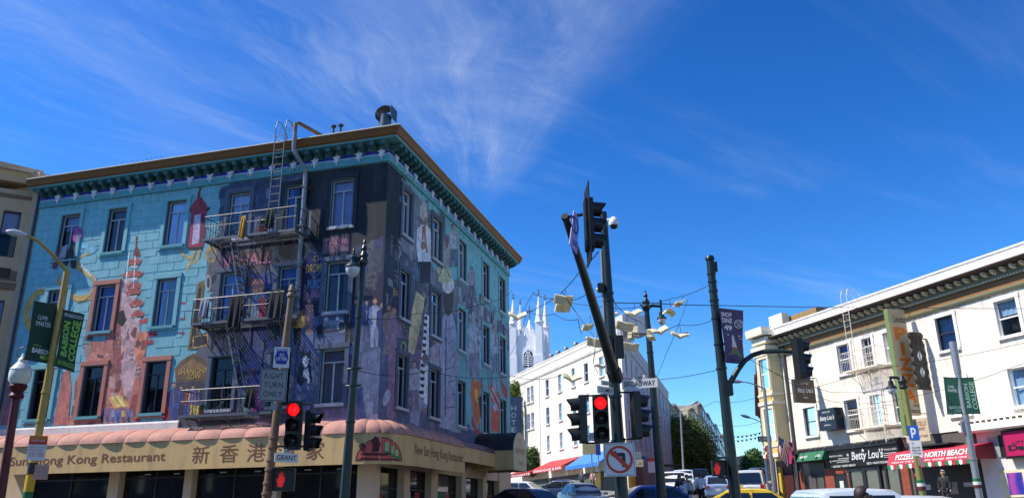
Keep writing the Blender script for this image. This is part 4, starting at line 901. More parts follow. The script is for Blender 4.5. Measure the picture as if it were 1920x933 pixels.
hung('dark_jacket','dark jacket hanging on the top fire escape railing beside the potted plant','jacket',-5.0,-4.6,13.1,14.1,FO,mat('dark_green_cloth',(.02,.03,.025),.9,var=.3))
hung('yellow_towel','yellow towel hanging from the top fire escape railing','towel',-6.2,-5.98,12.8,13.9,FO,mat('yellow_cloth',srgb(200,150,40),.9,var=.15))
def pot_plant(name, label, p, r, h, leafm, potm):
    t = thing(name, label, 'plant', p); b = MB(); b.lathe(p, [(r*.5,0),(r*.7,h*.35),(r*.75,h*.36)], 10); b.build('pot', potm, t)
    b = MB(); rnd = random.Random(3)
    for k in range(70):
        d = Vector((rnd.gauss(0,1),rnd.gauss(0,1),rnd.gauss(0,1))).normalized(); c_ = p+Vector((0,0,h*.65))+d*r*rnd.uniform(.3,1); a = d.orthogonal().normalized()*.06; e = d.cross(a).normalized()*.035; b.poly([c_-a,c_+e,c_+a,c_-e])
    b.build('foliage', leafm, t, smooth=None)
LEAF0 = mat('dark_leaf', (.03,.06,.025), .6, var=.3, vscale=8)
pot_plant('potted_plant','bushy dark potted plant on the top fire escape landing',WA.p(-5.3,13.06,.8),.3,.9,LEAF0,mat('terracotta_pot',srgb(170,80,50),.8))
pot_plant('potted_plant','small potted plant in a terracotta pot on the lowest fire escape landing',WA.p(-7.3,5.63,.85),.16,.45,LEAF0,MATS['terracotta_pot'])

# ================================================================== BEIGE BAY-WINDOWED NEIGHBOUR
BEI = mat('beige_stucco', srgb(190,162,128), .8, var=.1, vscale=1.5, bump=.2, dirt=.3); BEID = mat('beige_dark_trim', srgb(120,98,76), .75, var=.15)
nb = thing('bay_window_building', 'beige building with a projecting bay window left of the painted building', 'building', WA.p(-22,gz(36),0))
b = MB(); b.poly([WA.p(-32,1,0),WA.p(AL-.06,1,0),WA.p(AL-.06,17.4,0),WA.p(-32,17.4,0)]); b.poly([WA.p(AL-.06,1,0),WA.p(AL-.06,1,-15),WA.p(AL-.06,17.4,-15),WA.p(AL-.06,17.4,0)]); b.poly([WA.p(-32,17.4,.3),WA.p(AL-.06,17.4,.3),WA.p(AL-.06,17.4,-15),WA.p(-32,17.4,-15)]); b.build('wall', BEI, nb)
BU0, BU1, BO = -19.95, -19.0, .9                       # front corner and wall foot of the canted side
pts = [(-26.2,0),(-25.2,BO),(BU0,BO),(BU1,0)]
def bayring(z, e): 
    return [WA.p(-26.2-e*.6,z,0),WA.p(-25.2-e*.4,z,BO+e),WA.p(BU0+e*.4,z,BO+e),WA.p(BU1+e*.6,z,0)]
bw = Wall(WA.p(BU0,0,BO), WA.p(BU1,0,0)-WA.p(BU0,0,BO)); blen = (WA.p(BU1,0,0)-WA.p(BU0,0,BO)).length
fw_ = Wall(WA.p(0,0,BO), WA.u)
zs_ = [(5.2,7.4),(9.2,11.5),(13.6,15.9)]
hs = [(blen*.22,blen*.80,a,c) for a,c in zs_]; hf = [(u,u+1.25,a,c) for a,c in zs_ for u in (-21.9,-24.2)]
b = MB(); wall_holes(b,bw,0,blen,4.3,17.0,hs,.15); wall_holes(b,fw_,-25.2,BU0,4.3,17.0,hf,.15); b.poly([WA.p(-26.2,4.3,0),WA.p(-25.2,4.3,BO),WA.p(-25.2,17,BO),WA.p(-26.2,17,0)]); b.poly(bayring(4.3,0)); b.build('bay_window', BEI, nb)
for h in hs: window(nb,bw,*h,DRKF,'sash',CURT if h[2] > 9 else BLIND,rec=.08)
for h in hf: window(nb,fw_,*h,DRKF,'sash',CURT2,rec=.08)
for zc,e,hh in ((12.0,.16,.35),(12.45,.05,.5),(16.55,.12,.18),(17.35,.35,.5),(8.0,.14,.3)):
    b = MB(); r0, r1 = bayring(zc,e*.6), bayring(zc+hh,e); m_ = len(r0)
    for k in range(m_): j = (k+1)%m_; b.poly([r0[k],r0[j],r1[j],r1[k]])
    b.poly(r0); b.poly(r1); b.build('bay_moulding', BEID if zc < 17 else BEI, nb)
b = MB(); r0, r1 = bayring(17.86,.62), bayring(18.05,.85); 
for k in range(4): b.poly([r0[k],r0[(k+1)%4],r1[(k+1)%4],r1[k]])
b.poly(r0); b.poly(r1); b.build('bay_cornice', mat('pale_cornice', srgb(190,180,166), .7, var=.1), nb)
b = MB(); b.box(bw,.12,blen-.1,8.75,9.0,0,.03); b.box(bw,blen*.2,blen*.8,12.55,13.05,0,.04); b.build('bay_panel', mat('brown_panel', srgb(60,48,40), .7), nb)
MB().box(WA,-32,AL-.07,17.4,17.9,-.2,.3).build('parapet', BEI, nb)
MB().box(WA,-19.2,AL-.3,17.9,18.1,-3,-.5).build('roof_box', mat('dark_roof_box',(.03,.03,.05),.8), nb)
MB().box(WA,AL-.16,AL-.07,1,17.0,.02,.10).build('downpipe', mat('blue_grey_pipe',srgb(50,70,90),.6), nb)
# ================================================================== WHITE HOTEL ACROSS THE AVENUE
WST = mat('white_stucco', srgb(232,225,208), .8, var=.07, vscale=.8, bump=.2, bscale=12, dirt=.34); WST2 = mat('shaded_white_stucco', srgb(196,198,202), .8, var=.1, vscale=.6, bump=.2, bscale=12, dirt=.34)  # second white is greyer: shade of the side wall put into the colour
hz0, hz1 = 2.0, 16.2
hotel = thing('white_hotel', 'long white stucco building with rows of narrow windows across the avenue', 'building', WB.p(-61.8, gz(68,8), 0))
HU0, HU1 = -94.0, -61.8; GL = 41.0
def bh(x0,y0,x1,y1): u0,u1,z0,z1 = WB.rect(x0,y0,x1,y1); return (u0,u1,z0,z1)
R3, R2, R1 = (13.62,15.35), (10.78,12.45), (8.05,9.6)
cu_ = [(-79.4,-78.5),(-76.0,-75.1),(-72.5,-71.7),(-69.6,-68.7)]
holes = [(a,c,*R3) for a,c in cu_] + [(a,c,*R2) for a,c in cu_] + [(a,c,*R1) for a,c in cu_] + [(-85.0,-84.1,*R3),(-83.8,-82.9,*R3),(-85.0,-84.1,*R2),(-83.8,-82.9,*R2),(-66.3,-65.4,*R2),(-66.3,-65.4,*R1),(-66.3,-65.4,*R3),(-90,-89.1,*R3),(-90,-89.1,*R2)]
b = MB(); wall_holes(b, WB, HU0, HU1, hz0, hz1, holes, .2); b.build('wall', WST, hotel)
gus = [2.2,5.6,9.0,13.0,17.0,21,25,29,33,37]
gh = [(u,u+1.0,z0+ (0.35 if u > 18 else 0),z1+(0.35 if u > 18 else 0)) for u in gus for z0,z1 in (R3,R2,R1)]
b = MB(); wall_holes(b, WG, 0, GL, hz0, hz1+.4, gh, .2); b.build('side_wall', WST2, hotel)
b = MB(); b.poly([WB.p(HU0,hz1-.05,0),WB.p(HU1,hz1-.05,0),WG.p(GL,hz1-.05,0),WB.p(HU0-10,hz1-.05,-30)]); b.build('flat_roof', MATS['roof_tar'], hotel)
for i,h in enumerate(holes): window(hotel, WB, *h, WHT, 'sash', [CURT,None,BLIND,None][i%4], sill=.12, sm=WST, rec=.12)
for i,h in enumerate(gh): window(hotel, WG, *h, DRKF, 'sash', [None,BLIND,None][i%3], sill=.1, sm=WST2, rec=.12)
b = MB(); b.profile(WB, HU0, -68.1, [(-.25,16.18),(.05,16.18),(.05,17.25),(.10,17.3),(.10,17.4),(-.25,17.4)]); b.build('parapet', WST, hotel)
b = MB(); b.profile(WB, -68.1, HU1+.05, [(-.25,16.18),(.04,16.18),(.04,16.75),(.09,16.8),(.09,16.9),(-.25,16.9)]); b.build('parapet', WST, hotel)
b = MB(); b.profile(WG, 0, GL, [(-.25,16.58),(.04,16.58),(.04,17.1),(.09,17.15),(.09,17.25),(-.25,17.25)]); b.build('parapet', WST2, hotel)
for z in (16.0,16.9): MB().profile(WB, HU0, -68.2 if z > 16.5 else HU1, [(0,z-.06),(.07,z-.05),(.11,z+.02),(.11,z+.06),(0,z+.06)]).build('string_course', WST, hotel)
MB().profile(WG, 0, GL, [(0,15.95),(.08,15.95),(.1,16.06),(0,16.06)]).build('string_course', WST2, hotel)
for u in (-86.6,-88.0,-81.2): MB().box(WB,u,u+.12,6.5,15.9,.0,.07).build('downpipe', WST, hotel)
MB().box(WB,-87.6,-85.6,15.0,15.75,.0,.05).build('wall_panel', WST, hotel); MB().box(WB,-93,-89,15.0,15.75,.0,.05).build('wall_panel', WST, hotel)
b = MB(); b.box(WB,HU1-2.2,HU1-.02,16.85,18.4,-3,-.3); b.build('roof_house', WST2, hotel)
stains(hotel, WB, [(a-.1,c+.1,z0-.13,z0-1.3) for a,c,z0,z1 in holes]+[(HU0,HU1,15.92,15.0)], .012); stains(hotel, WG, [(a-.1,c+.1,z0-.13,z0-1.3) for a,c,z0,z1 in gh]+[(.1,GL-.1,15.92,14.8)], .012)
# rooftop vents along the parapet
for k,u in enumerate((-79.5,-77.6,-75.5,-73.0,-70.2,-66.8)):
    t = MB(); p = WB.p(u,17.0,-.8); t.lathe(p,[(.10,0),(.10,.75),(.26,.78),(.30,1.0),(.22,1.15),(.05,1.2)],10); tag(t.build('roof_vent', mat('vent_metal',(.25,.26,.28),.5,.5), None, smooth=True), '%s round metal roof vent from the left above the white hotel parapet' % ['first','second','third','fourth','fifth','last'][k], 'vent', 'roof vents on the hotel')
# ground floor of the hotel: dark shopfronts, yellow and maroon panels
b = MB(); b.box(WB,HU0,HU1-.2,hz0,5.4,.02,.10); b.build('shopfront', mat('dark_shopfront',(.03,.025,.025),.6,var=.4,vscale=1.5), hotel)
for a,c,cl in ((-93,-86,(.05,.05,.055)),(-85.5,-79,(.06,.03,.02)),(-78.6,-73,(.03,.03,.035)),(-72.5,-68.5,(.05,.05,.06))):
    f = MB(); f.box(WB,a,c,4.9,5.1,.10,.16); f.box(WB,a,a+.12,hz0,4.9,.10,.16); f.box(WB,c-.12,c,hz0,4.9,.10,.16); f.box(WB,(a+c)/2-.06,(a+c)/2+.06,hz0,4.9,.10,.15); f = f.build('shop_window', DRKF, hotel)
    MB().poly([WB.p(a,hz0,.12),WB.p(c,hz0,.12),WB.p(c,4.9,.12),WB.p(a,4.9,.12)]).build('pane', DKG, f)
MB().box(WB,-67.8,-66.6,hz0,5.3,.10,.2).build('yellow_pier', mat('yellow_paint',srgb(214,170,50),.7,var=.1), hotel)
MB().box(WB,-63.5,-62.0,hz0,5.2,.10,.2).build('maroon_pier', mat('maroon_paint',srgb(90,34,40),.7,var=.1), hotel)
MB().box(WG,.3,3.5,3.0,6.4,.02,.12).build('yellow_shopfront', MATS['yellow_paint'], hotel); MB().box(WG,3.8,9,3.2,6.2,.02,.1).build('brown_shopfront', mat('brown_paint',srgb(120,74,60),.7,var=.15), hotel)
MB().box(WG,9.2,40,3.4,6.6,.02,.1).build('grey_shopfront', mat('pink_grey_paint',srgb(150,120,116),.7,var=.15,vscale=.5), hotel)
# sloping shop awnings
def shop_awning(name, label, w, u0, u1, z0, z1, out, m, parts=2, txt=None, tm=None, val=.28):
    t = thing(name, label, 'awning', w.p((u0+u1)/2,z0,out)); n = parts
    for k in range(n):
        a, c = u0+(u1-u0)*k/n, u0+(u1-u0)*(k+1)/n-.04
        MB().prism([w.p(a,z1,.03),w.p(c,z1,.03),w.p(c,z0,out),w.p(a,z0,out)], Vector((0,0,-.03))).build('awning_slope', m, t)
        MB().box(w,a,c,z0-val,z0-.002,out-.03,out).build('valance', m, t)
    b = MB(); b.prism([w.p(u0,z1-.02,.04),w.p(u0,z0,out-.02),w.p(u0,z0,.04)], w.u*.02); b.prism([w.p(u1-.06,z1-.02,.04),w.p(u1-.06,z0,out-.02),w.p(u1-.06,z0,.04)], w.u*.02); b.build('awning_cheek', m, t)
    if txt: lettering(w, txt, u0+.3, u1-.3, z0-val*.85, z0-val*.2, out+.008, tm, t, weight=.01)
    return t
WL = mat('white_lettering',(.8,.8,.78),.6,var=0)
AWR = mat('red_awning_canvas', srgb(196,52,52), .7, var=.1); AWB = mat('blue_awning_canvas', srgb(52,120,196), .7, var=.1)
t = shop_awning('red_awning','red sloping awning with white lettering on the white hotel',WB,-78.5,-70.8,6.15,7.0,2.0,AWR,2,'STEAKHOUSE & BAR',WL,.35)
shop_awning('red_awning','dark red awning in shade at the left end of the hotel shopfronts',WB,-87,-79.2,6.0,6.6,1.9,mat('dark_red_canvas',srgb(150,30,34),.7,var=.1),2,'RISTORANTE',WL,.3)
shop_awning('blue_awning','bright blue awning right of the red awning on the white hotel',WB,-70.3,-63.2,5.95,7.1,1.9,AWB,3)
shop_awning('blue_awning','small dark blue awning at the hotel corner on the narrow street',WG,.2,3.2,6.3,7.0,1.4,mat('navy_canvas',srgb(40,70,150),.7,var=.1),1)
# blue blade sign HOTEL
sg = thing('hotel_sign','tall blue vertical blade sign reading HOTEL on the white building','sign',WB.p(-85.8,9.6,1.0)); HB = mat('hotel_sign_blue',srgb(34,70,104),.6,var=.12)
ws = plane_at(1000,800,1,0); sgw = Wall(WB.p(-85.8,0,.3), WB.n)      # the board stands out from the front
sgw = Wall(WB.p(-85.8,0,2.4), -WB.n); MB().box(sgw,0,2.0,9.6,14.0,-.2,.2).build('sign_board', HB, sg)
MB().box(sgw,-.12,2.12,13.95,14.35,-.28,.28).build('sign_cap', HB, sg); MB().tube([WB.p(-85.8,13.4,.4),WB.p(-85.8,13.4,0)],.04,6).build('bracket', STEEL, sg)
for k,chh in enumerate('HOTEL'): lettering(sgw,chh,.75,1.3,13.2-k*.78-.3,13.2-k*.78+.22,.208,mat('sign_letter_pale',srgb(150,180,190),.6),sg)

# ================================================================== CHURCH TOWER
CHD = 150.0; CW = plane_at(985,650,CHD,196); c0 = at(985,650,CHD)
CHM = mat('white_church_paint', srgb(232,232,236), .7, var=.05, vscale=.5); CHS = mat('church_shadow_trim', srgb(206,206,214), .7, var=.05)
cx0 = CW.uz(963,650)[0]; cx1 = CW.uz(1012,650)[0]; wid = cx1-cx0; SW = Wall(CW.p(cx1,0,0), -CW.n)   # side face runs away
zt = CW.uz(990,628)[1]; zb = 9.0
ch = thing('church_tower','white gothic church tower with four pinnacles behind the white hotel','church',CW.p((cx0+cx1)/2,zb,-wid/2))
aw_ = (CW.uz(983,690)[0], CW.uz(1000,690)[0], CW.uz(990,688)[1], CW.uz(990,668)[1]); um = (aw_[0]+aw_[1])/2; hw_ = (aw_[1]-aw_[0])/2; ztip = CW.uz(990,657)[1]
def gothic(u, hw, z0, zs, zt_, n=6):
    L_ = [(u-hw,z0),(u+hw,z0),(u+hw,zs)]
    L_ += [(u+hw*math.cos(a*math.pi/2/n)**1.0, zs+(zt_-zs)*math.sin(a*math.pi/2/n)) for a in range(1,n)] + [(u,zt_)]
    L_ += [(u-hw*math.cos(a*math.pi/2/n), zs+(zt_-zs)*math.sin(a*math.pi/2/n)) for a in range(n-1,0,-1)] + [(u-hw,zs)]; return L_
b = MB(); b.prism([CW.p(cx0,zb,0),CW.p(cx1,zb,0),CW.p(cx1,zt,0),CW.p(cx0,zt,0)], -CW.n*wid); b.build('shaft', CHM, ch)
BRD = mat('dark_louvre',(.03,.03,.035),.7)
for w,uu in ((CW,um),(SW,wid/2)):
    f = MB().wpoly(w, gothic(uu,hw_*1.7,aw_[2]-.6,aw_[3],ztip+.7), .0, .25).build('arch_surround', CHM, ch)
    MB().wpoly(w, gothic(uu,hw_*1.05,aw_[2],aw_[3],ztip), .25, .27).build('louvre_opening', BRD, f)
    g = MB()
    for k in range(6): z = aw_[2]+.3+(aw_[3]-aw_[2])*k/6; g.box(w,uu-hw_,uu+hw_,z,z+.12,.27,.38)
    g.box(w,uu-.08,uu+.08,aw_[2],ztip-.3,.28,.42)
    for s in (-1,1): g.tube([w.p(uu+s*hw_*.5,aw_[3],.34),w.p(uu+s*hw_*.25,aw_[3]+1.2,.34),w.p(uu-s*hw_*.1,ztip-.8,.34)],.1,6)
    g.lathe(w.p(uu,aw_[3]+1.0,.33),[(.42,-.05),(.42,.05),(.28,.05),(.28,-.05)],12,axis=w.n,ring=True); g.build('tracery', CHM, f)
    MB().box(w,0 if w is SW else cx0,wid if w is SW else cx1,zt-3.2,zt-2.9,0,.18).build('string_course', CHM, ch)
    for k in range(5):
        L_ = (0 if w is SW else cx0)+wid*(k+.5)/5; MB().box(w,L_-.32,L_+.32,zt,zt+1.0+(.5 if k == 2 else 0),-.5,-.05).build('battlement', CHM, ch)
tips = [(963,549),(979,562),(1012,547),(1023,557)]
for (uu,oo),(px,py) in zip(((cx0,0),(cx0,-wid),(cx1,0),(cx1,-wid)), ((966,551),(979,562),(1012,547),(1024,558))):
    zp = CW.uz(990,py,oo)[1]; base = CW.p(uu,0,oo); ha = .80
    wq = Wall(base, CW.u); bt = MB(); bt.box(wq,-ha,ha,zb,zt-4.0,-ha,ha); bt.box(wq,-ha*.8,ha*.8,zt-4.0,zt+2.3,-ha*.8,ha*.8); t_ = bt.build('buttress', CHM, ch)
    sp = MB(); sp.lathe((base.x,base.y,zt+2.3),[(.95,0),(.72,.4),(.08,zp-zt-3.2)],8); [sp.box(wq,-.55,.55,zt+2.2,zt+2.4,-.55,.55)]; sp.build('spire', CHM, t_)
    fn = MB(); fn.lathe((base.x,base.y,zp-.9),[(.05,0),(.10,.3),(.28,.42),(.1,.55),(.06,.9),(.2,1.05),(.04,1.3)],8); fn.build('finial', mat('bronze_finial',(.14,.12,.11),.6), t_)
cc_ = CW.p((cx0+cx1)/2,0,-wid/2); MB().lathe((cc_.x,cc_.y,zt),[(1.1,0),(1.0,1.2),(.5,2.4),(.1,3.6)],8).build('cap', CHM, ch)
cr = MB(); zz = zt+3.5; cr.obox((cc_.x,cc_.y,zz+1.3), CW.u*.09, CW.n*.09, (0,0,1.5)); cr.obox((cc_.x,cc_.y,zz+1.8), CW.u*.75, CW.n*.085, (0,0,.09)); cr.build('cross', MATS['bronze_finial'], ch)

# ================================================================== FRONTS DOWN THE NARROW STREET
K_ = BND/27.0
def U(u): return u*K_
def front(name, label, w, u0, u1, ztop, z0, wallm, rows, cols, wh=1.7, ww=1.05, trim=None, depth=12, bays=0, corn=.5, frm=None):
    t = thing(name, label, 'building', w.p((u0+u1)/2, z0, 0)); trim = trim or wallm
    hs = []
    fh = (ztop-z0-4.0)/rows
    for r in range(rows):
        for c in range(cols):
            uc = u0+(u1-u0)*(c+.5)/cols; zz = z0+4.0+fh*r+.5; hs.append((uc-ww/2,uc+ww/2,zz,zz+min(wh,fh*.68)))
    b = MB(); wall_holes(b,w,u0,u1,z0-1,ztop,hs,.15); b.poly([w.p(u0,z0-1,0),w.p(u0,z0-1,-depth),w.p(u0,ztop,-depth),w.p(u0,ztop,0)]); b.poly([w.p(u1,z0-1,0),w.p(u1,z0-1,-depth),w.p(u1,ztop,-depth),w.p(u1,ztop,0)]); b.poly([w.p(u0,ztop-.03,0),w.p(u1,ztop-.03,0),w.p(u1,ztop-.03,-depth),w.p(u0,ztop-.03,-depth)]); b.build('wall', wallm, t)
    for i,h in enumerate(hs): window(t,w,*h,frm or WHT,'sash',[None,CURT,None,BLIND][i%4],sill=.1,sm=trim,rec=.1)
    MB().profile(w,u0-.1,u1+.1,[(-.2,ztop-.25),(.12,ztop-.25),(.3,ztop+.05),(corn,ztop+.15),(corn,ztop+.4),(-.2,ztop+.4)]).build('cornice', trim, t)
    for k in range(bays):
        uc = u0+(u1-u0)*(k+.5)/bays; bw_ = (u1-u0)/bays*.28; b = MB()
        b.prism([w.p(uc-bw_*1.4,z0+3.8,0),w.p(uc-bw_,z0+3.8,.9),w.p(uc+bw_,z0+3.8,.9),w.p(uc+bw_*1.4,z0+3.8,0)],Vector((0,0,ztop-z0-4.1))); by = b.build('bay', trim, t)
        for r in range(rows):
            zz = z0+4.0+fh*r+.5; g = MB(); g.box(w,uc-bw_*.7,uc+bw_*.7,zz,zz+wh*.9,.9,.93); g.build('bay_window', DRKF, by)
            MB().box(w,uc-bw_*.62,uc+bw_*.62,zz+.08,zz+wh*.9-.08,.93,.945).build('pane', DKG, by)
    MB().box(w,u0+.3,u1-.3,z0-.5,z0+3.2,.02,.1).build('shopfront', mat('dark_shopfront2',(.06,.05,.05),.6,var=.5,vscale=.7), t)
    return t
PAL = mat('pale_green_stucco',srgb(190,196,186),.8,var=.08); CRM = mat('cream_stucco',srgb(206,190,160),.8,var=.08); TAN = mat('tan_stucco',srgb(176,160,146),.8,var=.08); BGR = mat('blue_grey_stucco',srgb(150,160,178),.8,var=.08); PKS = mat('pink_stucco',srgb(206,176,160),.8,var=.08)
def gy(w,u): return gz(w.p(u,0,0).y)
front('street_house','pale green corner house rising behind the dense round tree',WG,GL+2,76,15.6,gy(WG,42),PAL,3,7,corn=.7)
front('street_house','cream house with bay windows and ornate cornice down the narrow street',WG,76.5,104,19.3,gy(WG,80),CRM,3,5,bays=3,corn=.8)
front('street_house','tan house with bays, third along the narrow street',WG,104.5,132,23.4,gy(WG,105),TAN,4,5,bays=4,corn=.8)
front('street_house','blue grey house of five storeys down the narrow street',WG,132.5,175,24.6,gy(WG,135),BGR,4,7,bays=5,corn=.8)
front('street_house','pale far house before the end of the narrow street',WG,175.5,240,26.5,gy(WG,180),PAL,4,8,bays=6,corn=.8)
front('street_house','cream farthest house on the left side of the narrow street',WG,241,330,29.5,gy(WG,250),CRM,4,10,corn=.8)
fq = plane_at(1392,870,300,195); z_ = at(1392,858,300).z
front('street_house','small pink house closing the view at the end of the street',fq,-4,5,at(1392,857,300).z,gz(290)-2,PKS,2,3,corn=.4)
wyr = Wall(WY.p(0,0,0), WY.u)
front('street_house','dark red house beyond the flags on the right of the narrow street',WY,-34,-13,13.0,gy(WY,-13),mat('dark_red_paint',srgb(120,50,46),.7,var=.1),3,5,corn=.6)
front('street_house','brown house farther along the right of the narrow street',WY,-70,-34.5,15.0,gy(WY,-40),mat('brown_stucco',srgb(130,100,80),.8,var=.1),3,7,corn=.6)

# unseen houses added behind and right of view to cut sky light, give reflections
WS = Wall(WA.p(0,0,40.0), -WA.u)
for k,(a,c,zt_,m_,lab) in enumerate(((-6,14,15.5,CRM,'cream house across the crossing behind the viewpoint'),(14.4,34,18.0,TAN,'tan house across the wide street behind the viewpoint'),(34.4,58,14.0,BGR,'blue grey house across the wide street, left of the tan one'),(58.4,95,17.0,PKS,'pink house across the wide street, farthest left'))): front('street_house',lab,WS,a,c,zt_,gz(-9),m_,3,6,corn=.6,depth=8)
front('street_house','pale house right of the cream building along the avenue',WB,U(-14)+.3,26,13.5,gz(10),PAL,3,10,corn=.6,depth=10)
# ================================================================== TREES
def tree(name, label, base, trunk_h, blobs, leaves, lm, leaf=.16, seed=1, tr=.16, group=None):
    t = thing(name, label, 'tree', base, group); rnd = random.Random(seed); base = Vector(base)
    b = MB(); top = base+Vector((rnd.uniform(-.2,.2),rnd.uniform(-.2,.2),trunk_h)); b.tube([base-Vector((0,0,.2)),base.lerp(top,.5)+Vector((.06,.04,0)),top],tr,8,tr*.7); b.build('trunk', mat('bark',(.09,.065,.045),.9,var=.3,bump=.5), t, smooth=True)
    b = MB()
    for c,r in blobs: c = Vector(c); mid = top.lerp(c,.5)+Vector((0,0,-.2)); b.tube([top-Vector((0,0,.2)),mid,c],tr*.5,6,.03)
    b.build('limbs', MATS['bark'], t, smooth=True)
    verts = []; faces = []; tot = sum(r**2 for _,r in blobs)
    for c,r in blobs:
        c = Vector(c)
        for k in range(int(leaves*r*r/tot)):
            d = Vector((rnd.gauss(0,1),rnd.gauss(0,1),rnd.gauss(0,1))).normalized(); rr = r*(rnd.random()**.38)*(1+.18*math.sin(d.x*7+d.z*9+seed)*math.cos(d.y*8))
            p = c+Vector((d.x*rr,d.y*rr,d.z*rr*.92)); nn = (d+Vector((rnd.gauss(0,.6),rnd.gauss(0,.6),rnd.gauss(.3,.6)))).normalized(); a = nn.orthogonal().normalized(); a.rotate(Matrix.Rotation(rnd.random()*6.28,3,nn)); e = nn.cross(a); s = leaf*rnd.uniform(.6,1.3)
            i = len(verts); verts += [p-a*s,p+e*s*.45,p+a*s,p-e*s*.45]; faces.append((i,i+1,i+2,i+3))
    me = bpy.data.meshes.new('crown'); me.from_pydata([tuple(v-base) for v in verts],[],faces); me.materials.append(lm); o = bpy.data.objects.new('crown',me); COL.objects.link(o); o.parent = t
    return t
def leafmat(name, col):
    m = mat(name, col, .55, var=.45, vscale=1.1); nt = m.node_tree; N = nt.nodes; L = nt.links; p = N['Principled BSDF']; out = [n for n in N if n.type == 'OUTPUT_MATERIAL'][0]
    tr = N.new('ShaderNodeBsdfTranslucent'); mx = N.new('ShaderNodeMixShader'); mx.inputs[0].default_value = .28; src = p.inputs['Base Color'].links[0].from_socket; L.new(src, tr.inputs['Color']); L.new(p.outputs[0],mx.inputs[1]); L.new(tr.outputs[0],mx.inputs[2]); L.new(mx.outputs[0],out.inputs['Surface']); return m
LF1 = leafmat('ficus_leaf',(.115,.155,.02)); LF2 = leafmat('laurel_leaf',(.06,.12,.022)); LF3 = leafmat('far_leaf',(.07,.15,.03))
def tb(px,py,D): return at(px,py,D)
D1 = 113.0; g1 = at(1292,900,D1); gb = Vector((g1.x,g1.y,gz(g1.y)))
def bl(L_, D): return [(at(x,y,D+dz),r*(1.38 if D == D1 else 1)) for x,y,r,dz in L_]
tree('ficus_tree','large dense round ficus tree beside the white hotel on the narrow street',gb,2.6,bl([(1272,812,1.9,0),(1290,806,1.7,1),(1308,824,1.8,0),(1318,848,1.6,0),(1280,838,2.0,-1),(1264,830,1.6,1),(1300,858,1.9,0),(1275,862,1.8,1),(1258,800,1.3,0),(1322,868,1.2,0),(1262,856,1.5,0)],D1),30000,LF1,.17,3)
g2 = at(1256,900,76); tree('ficus_tree','smaller ficus tree tucked behind the large one by the hotel wall',(g2.x+.6,g2.y+10,gz(g2.y+10)),2.4,bl([(1300,870,1.5,14),(1322,880,1.4,20),(1330,868,1.3,24)],D1),7000,LF1,.17,5)
g3 = at(1414,890,190); tree('street_tree','bright green tree at the far end of the narrow street',(g3.x,g3.y,gz(g3.y)),3.5,bl([(1412,862,2.6,0),(1420,872,2.4,0),(1404,874,2.2,0),(1413,852,1.6,0),(1426,884,2.0,0),(1408,886,2.4,0)],190),7000,LF3,.32,8)
D4 = 76.0; p4 = WB.p(-88.5,0,2.0); d4 = math.hypot(p4.x,p4.y)
tree('laurel_tree','tall narrow dark laurel tree at the left end of the white hotel',(p4.x,p4.y,gz(p4.y,p4.x)),3.0,bl([(966,728,1.0,0),(962,745,1.4,0),(972,755,1.4,0),(966,775,1.7,0),(974,795,1.6,0),(962,800,1.6,0),(970,818,1.6,0)],d4),12000,LF1,.17,11)
p5 = WB.p(-83.5,0,2.9); d5 = math.hypot(p5.x,p5.y)
tree('laurel_tree','low bushy laurel tree above the dark red awning',(p5.x,p5.y,gz(p5.y,p5.x)),2.6,bl([(996,852,1.0,0),(1004,862,1.2,0),(990,866,1.0,0),(1012,872,.9,0),(998,874,1.1,0)],d5),6000,LF2,.15,13)
# ================================================================== CREAM BUILDING ON THE RIGHT
K = BND/27.0
def U(u): return u*K
def Z(z): return 1.6+(z-1.6)*K
CRB = mat('cream_painted_siding', srgb(240,231,214), .75, var=.07, vscale=.7, bump=.08, bscale=10, dirt=.18)
def add_lines(m, sc, strength):
    N = m.node_tree.nodes; L = m.node_tree.links; g = N.new('ShaderNodeNewGeometry'); s = N.new('ShaderNodeSeparateXYZ'); L.new(g.outputs['Position'], s.inputs[0])
    f = N.new('ShaderNodeMath'); f.operation = 'MULTIPLY'; f.inputs[1].default_value = sc; L.new(s.outputs[2], f.inputs[0]); r = N.new('ShaderNodeMath'); r.operation = 'FRACT'; L.new(f.outputs[0], r.inputs[0])
    b = N.new('ShaderNodeBump'); b.inputs['Strength'].default_value = strength; b.inputs['Distance'].default_value = .02; L.new(r.outputs[0], b.inputs['Height']); L.new(b.outputs[0], N['Principled BSDF'].inputs['Normal'])
add_lines(CRB, 5.5, .35)
WTR = mat('white_trim', srgb(236,233,226), .65, var=.06, dirt=.28); DKB = mat('dark_brown_trim', srgb(64,50,40), .7, var=.12); BRF = mat('brown_frieze', srgb(140,100,54), .7, var=.12); OLV = mat('olive_moulding', srgb(122,120,92), .7, var=.1)
cb = thing('cream_building','cream building with white parapet and bracketed cornice over the pizza shop','building',WB.p(U(-28), gz(36), 0))
E0, E1 = U(-34.45), U(-14)
uw = [(-33.2,-32.35),(-30.32,-29.5),(-28.7,-28.12),(-27.4,-26.8),(-24.55,-23.68),(-21.78,-20.88),(-19.0,-18.1),(-16.3,-15.4)]
hs = [(U(a),U(c),Z(7.75),Z(9.08)) for a,c in uw]+[(U(a),U(c),Z(5.22),Z(6.55)) for a,c in uw]
b = MB(); wall_holes(b,WB,E0,E1,Z(4.62),Z(10.2),hs,.2); b.poly([WB.p(E0,.5,0),WB.p(E0,.5,-14),WB.p(E0,Z(10.3),-14),WB.p(E0,Z(10.3),0)]); b.build('wall', CRB, cb)
b = MB(); b.poly([WB.p(E0,Z(10.3),0),WB.p(E1,Z(10.3),0),WB.p(E1,Z(10.3),-14),WB.p(E0,Z(10.3),-14)]); b.build('flat_roof', MATS['roof_tar'], cb)
